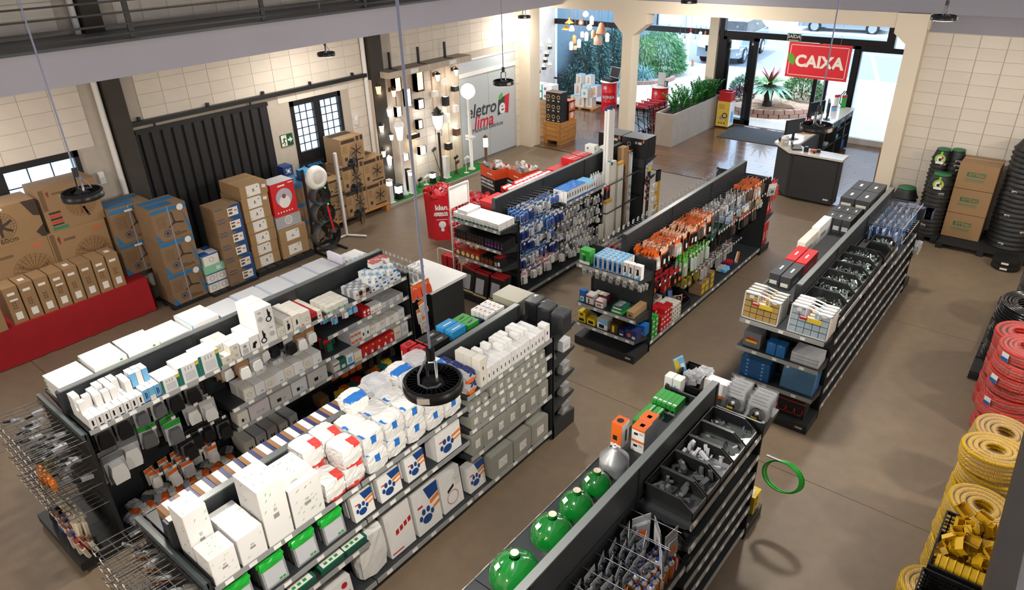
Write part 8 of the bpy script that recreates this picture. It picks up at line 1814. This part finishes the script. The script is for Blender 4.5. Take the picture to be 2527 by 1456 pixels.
# shopping carts nested behind the planter
def cart(k):
    o=root('shopping_cart','black shopping cart with red handle, %s in the nested row' % ('nearest','second','third','farthest')[k],'shopping cart',(-9.1+.02*k,16.55+.27*k,.0));mk_=M('#17181a',.35,metal=.4);mrd=M('#b01f2e',.4)
    part(o,MB().cyl((-.27,-.3,.92),(.27,-.3,.92),.016,mrd,n=8),'handle');f=MB()
    for s in (-1,1): f.tube([(s*.25,-.3,.92),(s*.25,-.26,.8),(s*.23,.4,.72),(s*.2,.42,.5)],.011,mk_).tube([(s*.25,-.26,.8),(s*.22,-.1,.12),(s*.2,.4,.1)],.011,mk_).tube([(s*.23,-.2,.5),(s*.2,.4,.12)],.009,mk_)
    f.tube([(-.23,-.15,.62),(.23,-.15,.62)],.009,mk_).tube([(-.23,.4,.72),(.23,.4,.72)],.009,mk_);part(o,f,'frame')
    g=MB()
    for i in range(9): g.cyl((-.23+.0575*i,.4,.72),(-.2+.05*i,.38,.42),.003,mk_,n=4,cap=False);g.cyl((-.22+.055*i,-.22,.45),(-.2+.05*i,.38,.42),.003,mk_,n=4,cap=False)
    for s in (-1,1):
        for i in range(9): g.cyl((s*.24,-.22+.075*i,.78-.008*i),(s*.21,-.22+.07*i,.44),.003,mk_,n=4,cap=False)
    stuff(part(o,g,'wire_basket'))
    for (x,y) in ((-.2,-.1),(.2,-.1),(-.2,.38),(.2,.38)): part(o,MB().cyl((x-.012,y,.05),(x+.012,y,.05),.05,BK,n=12),'wheel')
    part(o,MB().box(-.2,-.3,.86,.2,-.28,.9,mrd),'child_seat_flap')
for k in range(4): cart(k)
# pendant lamps over the showroom
TC=M('#b87a5a',.6);GLS=M('#fff2dc',.3,noise=0,emit=1.6)
def pendant(label,x,z,prof,m,glow=None,y=17.0):
    o=root('pendant_lamp',label,'pendant lamp',(x,y,z));part(o,MB().lathe(prof,m,18,cap=False),'shade');h=max(p[1] for p in prof)
    part(o,MB().cyl((0,0,h),(0,0,3.54-z),.004,M('#6a5a50',.5),n=5),'cord')
    if glow: part(o,MB().sphere((0,0,glow[0]),glow[1],GLS,10,7),'bulb')
cone=[(.1,0),(.03,.16),(.02,.2)];jar=[(.09,0),(.095,.12),(.05,.17),(.05,.2)];cyl_=[(.05,-.1),(.055,.08),(.02,.12)];dish=[(.13,0),(.06,.05),(.025,.08),(.02,.14)];glb=[(.001,-.08),(.06,-.05),(.08,0),(.06,.05),(.02,.08)]
for lb,x,z,pr,m,g in (('terracotta cone pendant lamp',-10.79,2.5,[(.15,0),(.055,.25),(.03,.27)],TC,(.04,.03)),('pale clay jar pendant lamp under the terracotta cone',-10.88,2.2,[(.12,0),(.12,.17),(.07,.22),(.07,.26)],M('#b89a86',.6),None),
    ('yellow dish pendant lamp',-11.93,2.53,dish,M('#e0a030',.4),(0,.03)),('orange-rimmed dish pendant above the yellow one',-11.84,2.7,dish,M('#c97a35',.4),(0,.03)),('clear bell pendant beside the yellow dish',-11.75,2.5,[(.08,0),(.07,.06),(.03,.14)],GLS,None),
    ('smoky cage pendant high in the cluster',-11.45,2.72,[(.06,-.06),(.085,0),(.04,.1)],M('#8a5a35',.3,trans=.4),(0,.045)),('topmost crystal pendant below the beam',-11.3,2.95,glb,GLS,None),('white cylinder pendant upper middle',-11.1,2.8,cyl_,GLS,None),('white bottle pendant lower middle',-11.26,2.38,cyl_,GLS,None),
    ('bright globe pendant in the cluster centre',-11.17,2.62,glb,GLS,None),('amber cylinder pendant in the cluster',-11.05,2.45,cyl_,M('#d9a878',.4),(0,.04)),('white lantern pendant at the cluster edge by the pillar',-10.59,2.4,cyl_,GLS,None),('small clear pendant low in the cluster',-11.66,2.28,cyl_,M('#c98f5a',.4),(0,.04)),
    ('white slim pendant low on the window side',-11.76,2.1,cyl_,GLS,None),('white slim pendant beside the lowest amber one',-11.5,2.18,cyl_,GLS,None),('lowest amber jar pendant',-11.62,2.06,[(.045,-.05),(.05,.03),(.03,.06)],M('#d9a878',.4),(0,.03)),('grey glass jar pendant in the middle',-11.4,2.42,[(.05,-.08),(.055,.05),(.03,.09)],M('#b0b4b0',.2,trans=.3),(-.02,.035))):
    pendant(lb,x,z,pr,m,g)
pendant('white globe pendant on a long loop by the corner pillar',-12.91,2.42,[(.001,-.1),(.07,-.07),(.1,0),(.07,.07),(.03,.1)],GLS)
for k,(x,z,c) in enumerate(((-8.72,2.54,'#1a1a1a'),(-8.58,2.45,'#b07a50'),(-8.43,2.62,'#c0202a'),(-8.29,2.45,'#b9a890'),(-8.16,2.66,'#1a1a1a'),(-8.03,2.59,'#c06a3a'))):
    pendant('bare bulb pendant over the planter with a %s' % ('black socket, outermost','copper socket, low','red socket','pale socket, lowest bulb','black socket and tube bulb','orange socket')[k],x,z,[(.018,0),(.02,.06),(.008,.08)],M(c,.4),(-.05,.04),17.5)
for k,(y,z) in enumerate(((18.95,1.62),(18.78,1.42),(18.71,1.25),(18.16,1.2),(18.63,1.04),(18.33,.97),(18.98,1.06),(18.95,1.74),(18.5,1.7),(18.25,1.5))):
    o=root('showroom_wall_lamp','%s wall lamp on the white showroom wall, %s' % ('white' if k in (6,7,8,9) else 'black',('highest dark one','second dark one','third dark one','at the wall edge','large square','lowest','lowest near the glass','highest near the glass','upper middle','near the pillar edge')[k]),'wall lamp',(-13.968,y,z));part(o,MB().box(0,-.06,-.04,.08,.06,.05,M('#1a1a1c',.4) if k<6 else W1),'case');part(o,MB().box(.01,-.05,.05,.07,.05,.055,GLS).box(.01,-.05,-.045,.07,.05,-.04,GLS),'glass')
o=root('black_stand','slim black stand with a crosspiece beside the white showroom wall','stand',(-13.2,18.4,0));part(o,MB().cyl((0,0,0),(0,0,1.0),.02,BK,n=8),'pole');part(o,MB().box(-.16,-.02,.82,.16,.02,.87,BK),'crosspiece');part(o,MB().cyl((0,0,0),(0,0,.02),.15,BK,n=16),'foot')
for (x,y,e) in ((-11.4,16.6,55),(-8.2,16.4,40),(-12.8,18.2,35),(-4.8,16.5,40)):
    d=bpy.data.lights.new('showroom_light','AREA');d.shape='DISK';d.size=.3;d.energy=e;d.color=(1,.95,.88);q=bpy.data.objects.new('showroom_light',d);COL.objects.link(q);q.location=(x,y,3.5)
# red promotional bins by the turf, LED promo bins beside the frosted panel
def bulkbin(label,x,y,r,h,txt):
    o=root('promotional_bin',label,'display bin',(x,y,.002));m_k=M('#c8202c',.4,noise=.03)
    o.rotation_euler=(0,0,pi/8)
    part(o,MB().lathe([(r*.92,0),(r,h)],m_k,8,cap=False).lathe([(.001,h*.86),(r*.97,h*.86)],m_k,8,cap=False),'hexagonal_bin')
    f=Matrix.Rotation(-pi/8*1,4,'Z')
    if txt:
        g=part(o,MB().box(-.001,-.08,.0,.001,.08,.01,W1).box(-.001,-.1,-.22,.001,.1,-.21,W1),'white_lines',(r*.93*cos(1.178),-r*.93*sin(1.178),h*.72),-1.178)
        for s,z,sz in (('klan',.74*h,.14),('ACENDA SUAS',.62*h,.04),('POSSIBILIDADES',.575*h,.04)): part(o,textmesh(s,sz,W1,bold=.004),'lettering',(r*.94*cos(1.178),-r*.94*sin(1.178),z),0,Euler((pi/2,0,pi/2-1.178)))
        part(o,MB().sphere((0,0,.0),.07,W1,12,8).cyl((0,0,-.13),(0,0,-.05),.03,W1,n=10).tf(Matrix.Scale(.12,4,(1,0,0))),'bulb_print',(r*.9*cos(1.178),-r*.9*sin(1.178),h*.36),-1.178)
    for k in range(46):
        a=R.uniform(0,6.3);q=r*.85*R.random()**.5;c_=put(RPK[k % 3],'red_bulb_carton',None,(x+q*cos(a),y+q*sin(a),h*.84+R.uniform(0,.18)*(1-q/r*.6)),0,(R.uniform(-.9,.9),R.uniform(-.9,.9),R.uniform(0,6)));tag(c_,'small red bulb carton heaped in the %s' % ('lettered red bin' if txt else 'second red bin'),'box','red bulb cartons, %s' % ('lettered bin' if txt else 'second bin'))
RPK=[bx((.07,.07,.12),RD,[('x','r',.2,.3,.8,.7,W1)]),bx((.07,.07,.12),RD),bx((.06,.06,.13),M('#d8505a',.4),[('y','r',.2,.3,.8,.7,W1)])]
bulkbin('red hexagonal bin with white lettering and bulb picture full of red cartons',-8.86,8.65,.33,.88,True);bulkbin('second red bin of red cartons behind the wire rack sign',-8.35,9.05,.36,.66,False)
for k in range(14):
    for j in range(2): c_=put(RPK[k % 3],'hanging_red_pack',None,(-8.15+.05*j,8.15+.05*(k % 4)+.02*j,.25+.15*(k//4)),R.uniform(0,3));tag(c_,'red pack hanging in the strip behind the wire rack','pack','red packs in the hanging strip')
def promo(label,x,y):
    o=root('black_promotional_bin',label,'display bin',(x,y,.002),-.28);m1=M('#1c1a19',.45);m2=M('#d8502a',.45)
    for (a,b,c,d) in ((-.25,-.22,.25,-.21),(-.25,.21,.25,.22),(-.25,-.21,-.24,.21),(.24,-.21,.25,.21)): part(o,MB().box(a,b,0,c,d,.8,m1).box(a-.001,b-.001,.8,c+.001,d+.001,1.0,m2),'side')
    part(o,MB().box(-.24,-.21,.86,.24,.21,.87,m1),'inner_floor')
    for s,z,sz in (('POUCA LUZ TE',.74,.058),('DEIXA FURIOSO?',.67,.058),('ESCOLHA LEDVANCE',.6,.048)): part(o,textmesh(s,sz,W1 if sz>.05 else GYL,bold=.002,align='LEFT'),'lettering',(-.23,-.223,z),0,ROT_Y)
    part(o,MB().prism([(.02+.07*cos(a),.35+.07*sin(a)) for a in [-2+.35*i for i in range(12)]]+[(.05+.045*cos(a),.36+.06*sin(a)) for a in [1.85-.35*i for i in range(12)]],1,-.2225,-.2215,GY),'crescent_print');part(o,MB().box(.0,-.2235,.88,.16,-.2225,.9,W1),'small_name')
    for k in range(26):
        c_=put(LPK[k % 3],'lamp_blister',None,(x+R.uniform(-.2,.2),y+R.uniform(-.16,.16),.9+R.uniform(0,.1)),0,(R.uniform(-.8,.8),R.uniform(-.8,.8),R.uniform(0,6)));tag(c_,'grey and orange lamp pack heaped in the black promotional bins','pack','grey and orange lamp packs')
LPK=[bx((.05,.08,.1),GYL,(),OR),bx((.06,.06,.1),W1,[('x','r',0,0,1,.5,OR)]),bx((.05,.09,.08),GY,(),W3)]
promo('black and orange promotional bin with white slogan, nearer the turf',-8.72,10.1);promo('black and orange promotional bin with white slogan, nearer the red boxes',-8.19,10.26)
